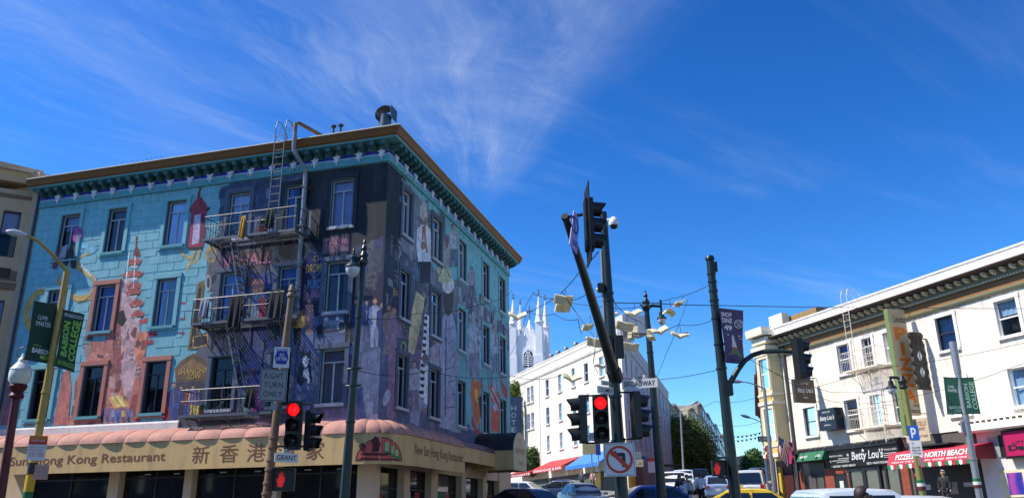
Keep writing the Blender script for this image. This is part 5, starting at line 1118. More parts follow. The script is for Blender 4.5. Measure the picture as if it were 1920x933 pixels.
for i,h in enumerate(hs):
    cm = {1:CURT2,9:mat('zigzag_curtain',srgb(190,160,140),.9,var=.2),8:mat('green_white_curtain',srgb(190,214,206),.9),4:mat('sheer_curtain',srgb(170,200,220),.9,var=.2),5:mat('sheer_curtain',srgb(170,200,220)),13:MATS['sheer_curtain'],2:None,10:None}.get(i, BLIND)
    window(cb, WB, *h, WTR if i not in (8,4) else DRKF, 'sash' if i not in (2,10) else 'grid', cm, sill=.12, sm=WTR, rec=.1, casing=.16, cas_m=WTR)
stains(cb, WB, [(a-.15,c+.15,z0-.13,z0-1.0) for a,c,z0,z1 in hs]+[(E0+.1,E1-.1,Z(9.36),Z(8.7))], .012)
MB().profile(WB,E0-.3,E1,[(-.3,Z(10.36)),(.52,Z(10.36)),(.52,Z(10.42)),(.30,Z(10.46)),(.30,Z(10.78)),(.36,Z(10.80)),(.36,Z(10.86)),(-.3,Z(10.86))]).build('parapet', WTR, cb)
MB().profile(WB,E0-.35,E1,[(-.1,Z(10.24)),(.62,Z(10.24)),(.70,Z(10.30)),(.70,Z(10.355)),(-.1,Z(10.355))]).build('cornice', DKB, cb)
MB().profile(WB,E0-.2,E1,[(0,Z(9.84)),(.12,Z(9.84)),(.12,Z(9.92)),(.2,Z(9.97)),(.2,Z(10.23)),(0,Z(10.23))]).build('cornice_moulding', OLV, cb)
MB().profile(WB,E0-.1,E1,[(0,Z(9.52)),(.05,Z(9.52)),(.05,Z(9.83)),(0,Z(9.83))]).build('frieze', BRF, cb)
MB().profile(WB,E0-.15,E1,[(0,Z(9.36)),(.10,Z(9.36)),(.15,Z(9.44)),(.15,Z(9.51)),(0,Z(9.51))]).build('frieze_moulding', OLV, cb)
mb = MB(); ww = Wall((0,0),(1,0)); mb.box(ww,-.065,.065,.04,.14,0,.30); mb.profile(ww,-.07,.07,[(0,-.06),(.08,-.05),(.30,.02),(0,.02)]); me = bpy.data.meshes.new('modillion'); me.from_pydata(mb.v,[],mb.f); me.materials.append(mat('cream_modillion',srgb(200,192,164),.7,var=.08))
n = int((E1-E0)/.48)
for i in range(n): put(me,'modillion',WB,E0+.2+i*.48,Z(10.08),.2,cb)
mb = MB(); mb.box(ww,-.045,.045,0,.10,0,.06); me = bpy.data.meshes.new('dentil'); me.from_pydata(mb.v,[],mb.f); me.materials.append(MATS['cream_modillion'])
for i in range(150): put(me,'dentil',WB,E0+.1+i*.155,Z(9.85),.12,cb)
MB().box(WB,U(-34.18),U(-34.05),2.2,Z(9.9),.0,.14).build('downpipe', mat('dark_downpipe',(.05,.05,.05),.6), cb)
# ground floor: brick piers built of bricks, black shopfront
BLKP = mat('black_paint',(.015,.015,.016),.45,var=.2); BRICK = mat('red_brick', srgb(150,74,52), .8, var=.35, vscale=9, bump=.3); MORT = mat('mortar',(.30,.26,.23),.9)
b = MB(); b.box(WB,E0,U(-23.6),.4,Z(4.62),-.5,-.06); b.build('ground_floor_wall', mat('mortar_wall',(.1,.09,.085),.9), cb)
def brick_pier(u0,u1,z0,z1,o):
    core = MB().box(WB,u0,u1,z0,z1,-.06,o-.012).build('brick_pier', MORT, cb)
    b = MB(); H,L_ = .082,.25; r = 0; z = z0
    while z < z1-H:
        u = u0-(L_/2 if r%2 else 0)
        while u < u1:
            a,c = max(u,u0)+.006, min(u+L_,u1)-.006
            if c-a > .03: b.box(WB,a,c,z+.006,z+H-.006,o-.03,o+random.uniform(-.002,.004))
            u += L_
        z += H; r += 1
    b.build('bricks', BRICK, core, kind='stuff')
for a,c in ((-34.0,-33.72),(-32.2,-31.6),(-27.62,-27.15)): brick_pier(U(a),U(c),1.0,Z(3.62),.06)
brick_pier(U(-31.58),U(-30.72),Z(3.36),Z(3.60),.055); brick_pier(U(-30.74),U(-30.6),1.0,Z(3.35),.055)
MB().box(WB,U(-33.7),U(-32.22),.9,Z(3.95),-.05,.0).build('door', BLKP, cb)
MB().box(WB,U(-33.4),U(-32.9),1.0,Z(3.35),.0,.02).build('door_glass', mat('grey_shop_glass',(.10,.10,.095),.1,spec=.6,var=.2), cb); MB().box(WB,U(-32.8),U(-32.35),1.0,Z(3.35),.0,.02).build('door_glass', MATS['grey_shop_glass'], cb)
sw = MB().box(WB,U(-31.55),U(-30.78),1.2,Z(3.34),-.05,.02).build('small_window', BLKP, cb); MB().box(WB,U(-31.3),U(-31.05),Z(2.75),Z(3.05),.021,.03).build('notice', mat('pale_notice',srgb(200,220,200),.7), sw)
for a,c in ((-30.55,-29.75),(-29.6,-28.8),(-28.35,-27.65)):
    f = MB(); f.box(WB,U(a)-.1,U(a)+.04,.9,Z(3.58),-.04,.08); f.box(WB,U(c)-.04,U(c)+.1,.9,Z(3.58),-.04,.08); f.box(WB,U(a)+.04,U(c)-.04,Z(3.42),Z(3.58),-.04,.07); f.box(WB,U(a)+.04,U(c)-.04,.9,1.6,-.04,.07); f = f.build('shop_window', BLKP, cb)
    MB().box(WB,U(a)+.04,U(c)-.04,1.6,Z(3.42),-.03,.02).build('pane', MATS['grey_shop_glass'], f)
# awnings and sign boards of the right-hand shops, each its own thing
LETW = mat('white_sign_letters',(.78,.78,.76),.55,var=0)
bs = thing('restaurant_sign_board',"long black sign board with white script lettering Betty Lou's above the brick shopfront",'sign',WB.p(U(-29.8),Z(3.55),.2))
MB().profile(WB,U(-31.8),U(-27.3),[(.08,Z(3.60)),(.16,Z(3.60)),(.30,Z(4.36)),(.08,Z(4.36))]).build('board', mat('black_sign_panel',srgb(28,34,36),.5,var=.1), bs)
def slopeboard(x, y): # 0..1 on the slanted face
    u = U(-31.8)+(U(-27.3)-U(-31.8))*x; z = Z(3.60)+(Z(4.36)-Z(3.60))*y; return WB.p(u,z,.168+.14*y+.004)
def onboard(s, x0,x1,y0,y1, **k): lettering(WB,s,0,1,0,1,0,LETW,bs,fn=lambda x,y: slopeboard(x0+(x1-x0)*x, y0+(y1-y0)*y),**k)
onboard("Betty Lou's",.37,.80,.24,.86,shear=.35,weight=.02); onboard('A HISTORIC NORTH BEACH',.05,.40,.05,.17,weight=.02); onboard('RESTAURANT BUILDING',.56,.86,.07,.19,weight=.02); onboard('SEAFOOD & GRILL',.06,.26,.66,.76,weight=.01); onboard('WINE & BEER',.82,.98,.72,.82)
def star(cx, cy, r):
    b = MB(); b.poly([slopeboard(cx+r*math.sin(k*math.pi/5)*(1 if k%2==0 else .42)*.2, cy+r*math.cos(k*math.pi/5)*(1 if k%2==0 else .42)) for k in range(10)]); b.build('star', LETW, bs, smooth=None)
for s in ((.33,.70,.10),(.55,.86,.12),(.80,.80,.10),(.06,.42,.10)): star(*s)
for y,x0,x1 in ((.52,.18,.34),(.42,.09,.33),(.32,.15,.33),(.56,.80,.96),(.46,.80,.97),(.36,.80,.97)):
    b = MB(); b.poly([slopeboard(x0,y),slopeboard(x1,y),slopeboard(x1,y+.03),slopeboard(x0,y+.03)]); b.build('sign_line', LETW, bs, smooth=None)
fb = MB().profile(WB,U(-34.1),U(-27.3),[(.0,Z(4.36)),(.34,Z(4.38)),(.34,Z(4.58)),(.0,Z(4.66))]).build('fascia', BLKP, cb)
for k in range(7):
    u = U(-33.2)+k*1.15; t = thing('gooseneck_light','%s small gooseneck lamp from the left over the black shop fascia' % ['first','second','third','fourth','fifth','sixth','last'][k],'lamp',WB.p(u,Z(4.5),.34),'gooseneck lamps on the black fascia')
    MB().tube([WB.p(u,Z(4.5),.34),WB.p(u+.1,Z(4.6),.7),WB.p(u+.2,Z(4.5),.95)],.018,5).build('arm', mat('pale_metal',(.5,.5,.5),.4,.5), t); MB().lathe(WB.p(u+.2,Z(4.5)-.1,.97),[(.10,-.04),(.06,.06),(.02,.12)],8).build('shade', BLKP, t)
GRN = mat('green_canvas',srgb(26,104,70),.7,var=.08)
ga = thing('green_awning',"small green awning with white lettering over the restaurant door",'awning',WB.p(U(-33.1),Z(4.0),.6)); gu0 = WB.uz(1497,862,.6)[0]; gu1 = WB.uz(1543,852,.6)[0]; MB().profile(WB,gu0,gu1,[(.1,Z(4.06)),(.75,Z(4.02)),(.45,Z(4.42)),(.1,Z(4.46))]).build('canvas', GRN, ga)
lettering(WB,"SEAFOOD",0,1,0,1,0,LETW,ga,fn=lambda x,y: WB.p(gu0+(gu1-gu0)*(.08+.30*x),Z(4.16)+.13*y,.66-.09*y),weight=.01); lettering(WB,"Betty Lou's",0,1,0,1,0,LETW,ga,fn=lambda x,y: WB.p(gu0+(gu1-gu0)*(.42+.26*x),Z(4.14)+.28*y,.66-.18*y),shear=.3,weight=.02); lettering(WB,"& GRILL",0,1,0,1,0,LETW,ga,fn=lambda x,y: WB.p(gu0+(gu1-gu0)*(.72+.2*x),Z(4.16)+.13*y,.66-.09*y),weight=.01)
# two hanging box signs
def boxsign(label, px0,py0,px1,py1, uo, o0, o1, m):
    pass
def blade(u, o_in, o_out, z0, z1, th, m, name, label, letters, edge=None):
    w = Wall(WB.p(u,0,o_out), -WB.n); t = thing(name,label,'sign',WB.p(u,z0,(o_in+o_out)/2)); L_ = o_out-o_in
    MB().box(w,0,L_,z0,z1,-th,0).build('board', m, t)
    if edge: MB().box(w,-.012,-.001,z0,z1,-th,0).build('board_edge', edge, t)
    b = MB(); b.tube([WB.p(u-WB.u.dot(WB.u)*th/2,z1+.12,o_out-.1),WB.p(u-th/2,z1+.12,0)],.025,6); b.tube([WB.p(u-th/2,z0+.1,o_in+.02),WB.p(u-th/2,z0+.1,0)],.02,6); b.tube([WB.p(u-th/2,z1+.12,o_out-.2),WB.p(u-th/2,z1,o_out-.2)],.015,5); b.build('bracket', STEEL, t)
    return t, w, L_
def u_at(px, py, o): return WB.uz(px,py,o)[0]
def o_for(px, py, u):
    lo, hi = -1, 6
    for _ in range(40):
        m_ = (lo+hi)/2
        if WB.uz(px,py,m_)[0] > u: hi = m_
        else: lo = m_
    return (lo+hi)/2
NSB = mat('black_box_sign',srgb(26,28,32),.4,var=.1)
u1s = u_at(1527,735,.35); oo = o_for(1492,740,u1s); za = WB.uz(1500,757,.9)[1]; zb_ = WB.uz(1500,713,.9)[1]
t,w,L_ = blade(u1s,.3,max(1.0,min(oo,2.6)),za,zb_,.25,mat('brown_box_sign',srgb(58,50,40),.4,var=.1),'hanging_sign',"dark square hanging sign lettered Betty Lou's below the traffic signal on the curved arm",None)
lettering(w,"Betty Lou's",L_*.12,L_*.9,za+(zb_-za)*.36,za+(zb_-za)*.66,.006,LETW,t,shear=.3,weight=.01); lettering(w,"SEAFOOD",L_*.3,L_*.7,za+(zb_-za)*.78,za+(zb_-za)*.86,.006,LETW,t); lettering(w,"GRILL",L_*.38,L_*.62,za+(zb_-za)*.18,za+(zb_-za)*.25,.006,LETW,t)
# the second box sign hangs on the front itself, seen nearly face on
u0_,u1_,z0_,z1_ = WB.rect(1538,765,1570,806,.5)
t = thing('box_sign',"navy square box sign with white script fixed on the cream wall between two windows",'sign',WB.p(u0_,z0_,.4)); MB().box(WB,u0_,u1_,z0_,z1_,.05,.62).build('board', mat('navy_box_sign',srgb(22,28,44),.35,var=.1), t)
lettering(WB,"Betty Lou's",u0_+.12,u1_-.08,z0_+(z1_-z0_)*.4,z0_+(z1_-z0_)*.68,.63,LETW,t,shear=.3,weight=.01); lettering(WB,"SEAFOOD",u0_+.35,u1_-.35,z0_+(z1_-z0_)*.8,z0_+(z1_-z0_)*.87,.63,LETW,t); lettering(WB,"GRILL",u0_+.4,u1_-.4,z0_+(z1_-z0_)*.2,z0_+(z1_-z0_)*.27,.63,LETW,t)
# the tall PIZZA blade sign
CSG = mat('cream_sign_face',srgb(206,184,146),.5,var=.08); GEG = mat('lime_green_sign_edge',srgb(116,134,80),.5,var=.1); ORG = mat('orange_sign_letters',srgb(238,122,0),.5,var=.1)
us_ = u_at(1693,578,.5); oo = o_for(1665,577,us_); oo = max(1.5,min(oo,3.2)); za = Z(4.55); zb_ = WB.uz(1675,577,1.3)[1]; print('pizza', us_, oo, za, zb_)
t,w,L_ = blade(us_,.45,oo,Z(5.35),zb_,.26,CSG,'pizza_sign','tall cream and green vertical blade sign spelling PIZZA in orange letters',None,GEG)
MB().box(w,-.03,.28,za,Z(5.35)+.001,-.26,-.001).build('sign_post', GEG, t)
zz0, zz1 = Z(5.35), zb_
for k,chh in enumerate('PIZZA'):
    zc = zz1-(zz1-zz0)*(.235+.148*k); lettering(w,chh,L_*.18 if chh != 'I' else L_*.44,L_*.92 if chh != 'I' else L_*.66,zc-(zz1-zz0)*.062,zc+(zz1-zz0)*.062,.008,ORG,t,weight=.045)
lettering(w,'Columbus',L_*.22,L_*.98,zz1-(zz1-zz0)*.13,zz1-(zz1-zz0)*.06,.008,BLKP,t,shear=.3); lettering(w,'ITALIAN',L_*.62,L_*.95,zz0+(zz1-zz0)*.075,zz0+(zz1-zz0)*.10,.008,BLKP,t); lettering(w,'Restaurant',L_*.45,L_*.97,zz0+(zz1-zz0)*.02,zz0+(zz1-zz0)*.06,.008,BLKP,t,shear=.3)
# dark cut-out scroll sign standing on its edge behind it
us2 = u_at(1737,690,.3); oo2 = o_for(1708,650,us2); oo2 = max(.9,min(oo2,2.4)); za2, zb2 = WB.uz(1715,732,.8)[1], WB.uz(1710,622,.8)[1]
w2 = Wall(WB.p(us2,0,oo2), -WB.n); L2 = oo2-.15; t = thing('scroll_sign','dark scalloped cut-out sign on the wall just right of the PIZZA sign','sign',WB.p(us2,za2,.6)); DSC = mat('dark_scroll_sign',srgb(40,37,33),.5,var=.15); hN = zb2-za2
prof = []
for k in range(28):
    tt = k/27; prof.append((L2*(.93+.07*math.cos(tt*40)), za2+hN*tt))
for k in range(28):
    tt = 1-k/27; prof.append((L2*(.06-.05*math.cos(tt*40)), za2+hN*tt))
MB().wpoly(w2, prof, -.12, 0).build('board', DSC, t)
for zc in (.58,.30):
    for s in (-1,1): MB().wpoly(w2,[(L2*.5+s*L2*.03,za2+hN*(zc-.09)),(L2*.5+s*L2*.17,za2+hN*zc),(L2*.5+s*L2*.03,za2+hN*(zc+.09))],.001,.012).build('cutout', WTR, t)
for zc in (.86,.1):
    for k in range(3): MB().wpoly(w2,[(L2*(.2+k*.25),za2+hN*(zc-.07)),(L2*(.26+k*.25),za2+hN*(zc-.07)),(L2*(.30+k*.25),za2+hN*(zc+.05)),(L2*(.22+k*.25),za2+hN*(zc+.07))],.001,.010).build('cutout', mat('scroll_inner',srgb(30,28,26),.6), t)
MB().tube([WB.p(us2,zb2-.3,.3),WB.p(us2,zb2-.3,0)],.03,6).build('bracket', STEEL, t)
# fire escape of the cream building
CIR = mat('cream_painted_iron',srgb(226,216,196),.6,.1,var=.08)
for li,(a,c,z) in enumerate(((U(-29.3),U(-27.3),Z(5.15)),(U(-29.3),U(-27.2),Z(7.68)))):
    b = MB(); b.box(WB,a,c,z-.08,z,.86,.9); b.box(WB,a,c,z-.08,z,.02,.06); b.box(WB,a,a+.04,z-.079,z-.001,.06,.86); b.box(WB,c-.04,c,z-.079,z-.001,.06,.86); l = b.build('fire_escape_landing', CIR, cb)
    b = MB(); n = int((c-a)/.13)
    for k in range(1,n): u = a+.04+(c-a-.08)*k/n; b.box(WB,u-.02,u+.02,z-.03,z-.005,.061,.859)
    b.build('landing_slats', CIR, l)
    b = MB()
    for zz,rr in ((z+.95,.02),(z+.5,.012)): b.tube([WB.p(a+.02,zz,.03),WB.p(a+.02,zz,.88),WB.p(c-.02,zz,.88),WB.p(c-.02,zz,.03)],rr,6)
    for k in range(n+1): u = a+.02+(c-a-.04)*k/n; b.tube([WB.p(u,z,.88),WB.p(u,z+.95,.88)],.010,5)
    b.build('railing', CIR, l)
    b = MB(); [b.tube([WB.p(u,z-.08,.8),WB.p(u,z-.7,.03)],.018,5) for u in (a+.2,c-.2)]; b.build('bracket', CIR, l)
def ladder(u, z0, z1, o, goose=False, w=WB, m=CIR, par=cb):
    b = MB()
    for du in (-.22,.22):
        p = [w.p(u+du,z0,o),w.p(u+du,z1,o)]
        if goose: p += [w.p(u+du,z1+.35,o-.12),w.p(u+du,z1+.35,o-.5),w.p(u+du,z1-.3,-.4)]
        b.tube(p,.02,6)
    n = int((z1-z0)/.32)
    for k in range(1,n): b.tube([w.p(u-.22,z0+k*.32,o),w.p(u+.22,z0+k*.32,o)],.013,5)
    b.build('ladder', m, par)
ladder(U(-28.55),Z(7.7),Z(11.0),.95,True); ladder(U(-28.2),Z(5.2),Z(8.2),.6); MB().tube([WB.p(U(-27.35),Z(4.4),.88),WB.p(U(-27.35),Z(5.2),.88)],.04,6).build('post', CIR, cb)
# pizzeria awning
PZR = mat('crimson_awning_canvas',srgb(190,40,66),.65,var=.07)
pz = thing('pizzeria_awning','crimson awning with white letters PIZZELLE NORTH BEACH and striped valance','awning',WB.p(U(-26.3),Z(3.4),.8)); PO = 1.35; pu0 = WB.uz(1664,876,1.35)[0]; pu1 = WB.uz(1826,858,1.3)[0]; pz0 = (WB.uz(1664,874,1.35)[1]+WB.uz(1800,858,1.35)[1])/2; pz1 = (WB.uz(1660,853,1.1)[1]+WB.uz(1790,838,1.1)[1])/2; print('awn',pu0,pu1,pz0,pz1)
MB().profile(WB,pu0,pu1,[(.05,pz1+.2),(PO-.22,pz1+.02),(PO,pz0),(PO-.03,pz0),(PO-.25,pz1-.01),(.05,pz1+.17)]).build('canvas', PZR, pz)
MB().prism([WB.p(pu1,pz1+.17,.05),WB.p(pu1,pz1,PO-.25),WB.p(pu1,pz0,PO-.01),WB.p(pu1,pz0,.05)], WB.u*.02).build('cheek', mat('maroon_awning_canvas',srgb(130,28,40),.65,var=.07), pz)
def onp(s,x0,x1,y0,y1,**k): lettering(WB,s,0,1,0,1,0,LETW,pz,fn=lambda x,y: WB.p(pu0+(pu1-pu0)*(x0+(x1-x0)*x), pz0+(pz1-pz0)*(y0+(y1-y0)*y), PO-.22*(y0+(y1-y0)*y)+.03),**k)
onp('PIZZELLE di NORTH BEACH',.10,.93,.40,.88,weight=.025); onp('PIZZA BY THE SLICE  PASTA  SALADS  BEER & WINE',.06,.94,.12,.26,weight=.01)
onp2 = [('CALZONE',.80,.92),('HOT SANDWICH',.60,.72),('BEER & MORE',.40,.52)]
nv = 26
for k in range(nv):
    a,c = pu0+(pu1-pu0)*k/nv, pu0+(pu1-pu0)*(k+1)/nv; m_ = [mat('valance_green',srgb(24,120,70),.7,var=.05),mat('valance_white',(.78,.76,.72),.7,var=.05),PZR][k%3]
    MB().wpoly(WB,[(a+.004,pz0),(a+.004,pz0-.16),((a*3+c)/4,pz0-.2),((a+c)/2,pz0-.215),((a+3*c)/4,pz0-.2),(c-.004,pz0-.16),(c-.004,pz0)],PO-.02,PO-.005).build('valance_scallop', m_, pz)
# pizzeria interior front
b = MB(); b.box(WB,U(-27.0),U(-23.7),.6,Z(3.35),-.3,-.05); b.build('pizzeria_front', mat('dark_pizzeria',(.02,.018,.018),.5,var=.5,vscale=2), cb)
for a,c,z0,z1,cl in ((-26.8,-26.2,2.5,2.7,(.5,.5,.5)),(-25.6,-24.9,2.3,2.75,(.25,.2,.15)),(-24.6,-24.2,2.55,2.7,(.4,.4,.38))): MB().box(WB,U(a),U(c),Z(z0),Z(z1),-.049,-.03).build('window_board', mat('poster_%d'%int(a*10),cl,.6,var=.3,vscale=5), cb)
NEO = mat('red_neon',(.9,.05,.05),.4,emit=(1,.05,.06),estr=2.0)
nn = thing('neon_sign','red neon sign glowing in the pizzeria window below the awning','sign',WB.p(U(-26.9),Z(3.0),0)); lettering(WB,'OPEN',U(-26.85),U(-26.45),Z(3.02),Z(3.16),.03,NEO,nn,weight=.01)
for k in range(9): MB().box(WB,U(-26.2)+k*.32,U(-26.2)+k*.32+.16,1.7+(k%2)*.16,1.86+(k%2)*.16,-.049,-.03).build('checker_tile', LETW, cb)
# hanging oval sign board above the awning
ob_ = thing('menu_board','beige sign board reading menu lines behind the blue parking sign','sign',WB.p(U(-25.9),Z(4.3),1.0)); u0_,u1_,z0_,z1_ = WB.rect(1697,784,1742,828,1.0); MB().box(WB,u0_,u1_,z0_,z1_,.95,1.0).build('board', mat('beige_board',srgb(196,176,150),.6,var=.1), ob_)
lettering(WB,'PASTA ROTELLO',u0_+.1,u1_-.1,z1_-.35,z1_-.15,1.008,BRN,ob_); lettering(WB,'Authentic',u0_+.3,u1_-.2,z0_+.5,z0_+.7,1.008,BRN,ob_,shear=.3); lettering(WB,'Cuisine of Italy',u0_+.2,u1_-.1,z0_+.15,z0_+.32,1.008,BRN,ob_,shear=.3)
MB().box(WB,u0_-.1,u1_+.9,Z(4.1),Z(4.16),.0,.95).build('bracket', STEEL, ob_)
# white shop on the far right
SHW = mat('pale_shop_stucco',srgb(214,210,206),.8,var=.08,dirt=.15)
MB().box(WB,U(-23.65),E1,.4,Z(4.60),-.4,-.02).build('side_shop_wall', SHW, cb)
lu0 = WB.uz(1797,803,.6)[0]; b = MB(); b.profile(WB,lu0,E1,[(.0,Z(4.45)),(.55,Z(4.45)),(.62,Z(4.50)),(.62,Z(4.70)),(.0,Z(4.78))]); b.build('shop_ledge', WTR, cb)
for k in range(40):
    u = lu0+.05+k*.3; MB().box(WB,u,u+.12,Z(4.76),Z(4.84),.5,.6).build('roof_tile', mat('dark_tile',(.06,.055,.05),.8), cb)
sg2 = thing('pink_sign','magenta box sign with dark lettering at the right edge of the white shop','sign',WB.p(U(-21.5),Z(3.4),.3)); ku0 = WB.uz(1880,830,.35)[0]; MB().box(WB,ku0,U(-18.6),Z(3.42),Z(4.40),-.01,.34).build('cabinet', BLKP, sg2); MB().box(WB,ku0+.1,U(-18.7),Z(3.50),Z(4.34),.341,.37).build('face', mat('magenta_panel',srgb(176,16,84),.5,var=.05), sg2)
lettering(WB,'Darling',ku0+.25,ku0+2.2,Z(3.62),Z(3.88),.38,BLKP,sg2,weight=.04); lettering(WB,'LITTLE',ku0+.5,ku0+1.3,Z(3.90),Z(4.00),.38,BLKP,sg2,weight=.01)
MB().box(WB,U(-23.15),U(-22.7),Z(3.52),Z(4.25),-.019,.05).build('shutter', mat('grey_shutter',srgb(150,150,152),.6,var=.08), cb); MB().box(WB,U(-22.69),U(-22.55),Z(3.5),Z(4.3),-.019,.02).build('recess', BLKP, cb)
pf = thing('poster_case','cream framed poster case with a blue and purple poster on the white shop wall','poster',WB.p(U(-22.3),Z(2.2),.1)); MB().box(WB,U(-22.95),U(-21.3),Z(2.12),Z(3.05),-.015,.06).build('frame', mat('cream_frame',srgb(214,206,170),.6), pf)
def poster():
    m = mat('poster_print',(.1,.08,.4),.4,var=0); N = m.node_tree.nodes; L = m.node_tree.links; g = N.new('ShaderNodeNewGeometry'); wv = N.new('ShaderNodeTexWave'); wv.inputs['Scale'].default_value = 1.6; wv.inputs['Distortion'].default_value = 3; L.new(g.outputs['Position'],wv.inputs['Vector']); cr = N.new('ShaderNodeValToRGB'); cr.color_ramp.elements[0].color = (.02,.03,.3,1); cr.color_ramp.elements[1].color = (.35,.06,.3,1); L.new(wv.outputs['Fac'],cr.inputs[0]); L.new(cr.outputs[0],N['Principled BSDF'].inputs['Base Color']); return m
MB().box(WB,U(-22.62),U(-22.0),Z(2.2),Z(2.95),.061,.07).build('print', poster(), pf)

# ================================================================== YELLOW VICTORIAN NEXT TO IT
yb = thing('yellow_house','pale yellow house with corner bay windows at the mouth of the narrow street','building',WB.p(U(-35.2), gz(42), 0)); YEL = mat('yellow_house_paint',srgb(212,196,150),.7,var=.06); YTR = mat('ivory_trim',srgb(226,218,194),.7,var=.05,dirt=.1)
Y0, Y1 = WB.uz(1442,700)[0]-.3, E0-.02
b = MB(); b.poly([WB.p(Y0,.5,-.05),WB.p(Y1,.5,-.05),WB.p(Y1,Z(10.6),-.05),WB.p(Y0,Z(10.6),-.05)]); b.poly([WB.p(Y0,.5,-.05),WY.p(-12.5,.5,0),WY.p(-12.5,Z(10.6),0),WB.p(Y0,Z(10.6),-.05)]); b.build('wall', YEL, yb)
byw = Wall(WB.p(Y0+.1,0,.75), WB.u); bl_ = Y1-Y0-.25
ysp = [(Z(5.15),Z(6.75)),(Z(7.75),Z(9.3))]
hsb = [(bl_*.25,bl_*.85,a,c) for a,c in ysp]
b = MB(); wall_holes(b,byw,0,bl_,Z(4.4),Z(9.7),hsb,.12); b.poly([WB.p(Y0+.1,Z(4.4),.75),WB.p(Y0-.5,Z(4.4),-.05),WB.p(Y0-.5,Z(9.7),-.05),WB.p(Y0+.1,Z(9.7),.75)]); b.poly([WB.p(Y0+.1+bl_,Z(4.4),.75),WB.p(Y1,Z(4.4),-.05),WB.p(Y1,Z(9.7),-.05),WB.p(Y0+.1+bl_,Z(9.7),.75)]); b.poly([WB.p(Y0-.5,Z(4.4),-.05),WB.p(Y0+.1,Z(4.4),.75),WB.p(Y0+.1+bl_,Z(4.4),.75),WB.p(Y1,Z(4.4),-.05)]); b.build('bay', YEL, yb)
for h in hsb: window(yb,byw,*h,WTR,'sash',MATS['green_white_curtain'],rec=.07,casing=.14,cas_m=YTR)
for zc,e,h in ((4.35,.14,.18),(4.85,.06,.08),(6.95,.12,.16),(7.4,.08,.12),(9.45,.10,.14),(9.75,.22,.2),(10.1,.12,.3),(10.5,.4,.2)):
    MB().prism([WB.p(Y0-.5-e,Z(zc),-.05),WB.p(Y0+.1-e*.5,Z(zc),.75+e),WB.p(Y0+.1+bl_+e*.3,Z(zc),.75+e),WB.p(Y1,Z(zc),-.05)],Vector((0,0,h*K))).build('bay_moulding', YTR, yb)
for zc in (4.6,7.2):
    for k in range(2): MB().box(byw,bl_*(.1+.45*k),bl_*(.45+.45*k),Z(zc-.12),Z(zc+.16),.001,.03).build('bay_panel', mat('ochre_panel',srgb(206,176,96),.7), yb)
SHG = mat('brown_shingle',srgb(150,122,76),.85,var=.2,vscale=4)
ysh = WB.uz(1530,590,-1.5)[0]
b = MB(); zz = Z(10.6)
for k in range(6): b.box(WB,Y0+.1,ysh,zz+k*.22,zz+k*.22+.215,-4,-1.5+.03*(k%2)*0-.012*k)
b.build('attic_shingles', SHG, yb); MB().box(WB,Y0-.3,Y0+1.0,Z(10.7),Z(11.85),-1.45,-.9).build('attic_end', YTR, yb)
MB().box(WB,Y0-.35,Y0+1.3,Z(10.72),Z(10.95),-1.3,1.0).build('cornice', YTR, yb)
for k in range(4): MB().box(WY,-1.5-k*2.6,-.4-k*2.6,Z(5.0),Z(9.4),0,.7).build('side_bay', YEL, yb)
MB().box(WB,Y0+.05,Y1-.05,.5,Z(4.2),-.04,.05).build('shopfront', mat('dark_red_shopfront',srgb(70,30,28),.6,var=.2), yb); MB().box(WB,Y0+.4,Y0+.62,.6,Z(3.9),.05,.2).build('yellow_post', mat('bright_yellow_post',srgb(196,170,60),.6), yb)
# ================================================================== POLES, SIGNALS, SIGNS
GPN = mat('dark_green_pole_paint', srgb(26,42,42), .38, .1, var=.2, vscale=5, spec=.5); BRP = mat('weathered_brown_pole', srgb(122,98,74), .6, .1, var=.25, vscale=6); MRP = mat('maroon_pole_paint', srgb(84,22,28), .45, .1, var=.15); YLP = mat('ochre_pole_paint', srgb(176,146,70), .5, .1, var=.15); GYP = mat('galvanised_pole', srgb(150,154,158), .45, .5, var=.12); SIGB = mat('black_signal_housing', (.012,.013,.013), .45, var=.2); OGP = mat('olive_pole_paint', srgb(130,134,70), .5, .1, var=.15)
LOFF = mat('dark_lens', (.02,.02,.02), .25); LRED = mat('red_lens_lit', (.8,.02,.02), .3, emit=(1.0,.006,.008), estr=1.6, var=0)
SGW = mat('white_sign_metal', (.72,.72,.70), .45, var=.06, vscale=4, dirt=.1); SGG = mat('grey_sign_back', srgb(140,142,142), .5, .3, var=.15); SBK = mat('sign_black', (.02,.02,.02), .5, var=0); SRD = mat('sign_red', srgb(206,60,40), .5, var=.05); SBL = mat('sign_blue', srgb(46,48,150), .5, var=.05); GRNB = mat('banner_green', srgb(22,62,44), .7, var=.08); GLET = mat('banner_lime_letters', srgb(140,196,72), .7, var=0)
class Pole:
    """an upright (slightly leaning) pole seen between two picture points at one distance, carried down to the ground"""
    def __init__(s, x0, y0, x1, y1, D):
        s.D = D; a, b = at(x0,y0,D), at(x1,y1,D); s.top = a; d = (b-a); g = gz(b.y)
        s.base = a+d*((a.z-g)/(a.z-b.z)); s.base.z = gz(s.base.y)
    def z(s, z): t = (z-s.base.z)/(s.top.z-s.base.z); return s.base.lerp(s.top, t)
    def y(s, py): 
        lo, hi = 0.0, 1.2
        for _ in range(40):
            m = (lo+hi)/2; q = s.base.lerp(s.top, m)
            if projy(q) > py: lo = m
            else: hi = m
        return s.base.lerp(s.top, (lo+hi)/2)
def proj(p):
    v = Vector(p)-EYE; ct, st = math.cos(PITCH), math.sin(PITCH); z = v.y*ct+v.z*st; y = -v.y*st+v.z*ct; x = v.x
    x, y = x/z*FPX, y/z*FPX; c, s = math.cos(-ROLL), math.sin(-ROLL); return c*x-s*y+960, 466.5-(s*x+c*y)
def projy(p): return proj(p)[1]
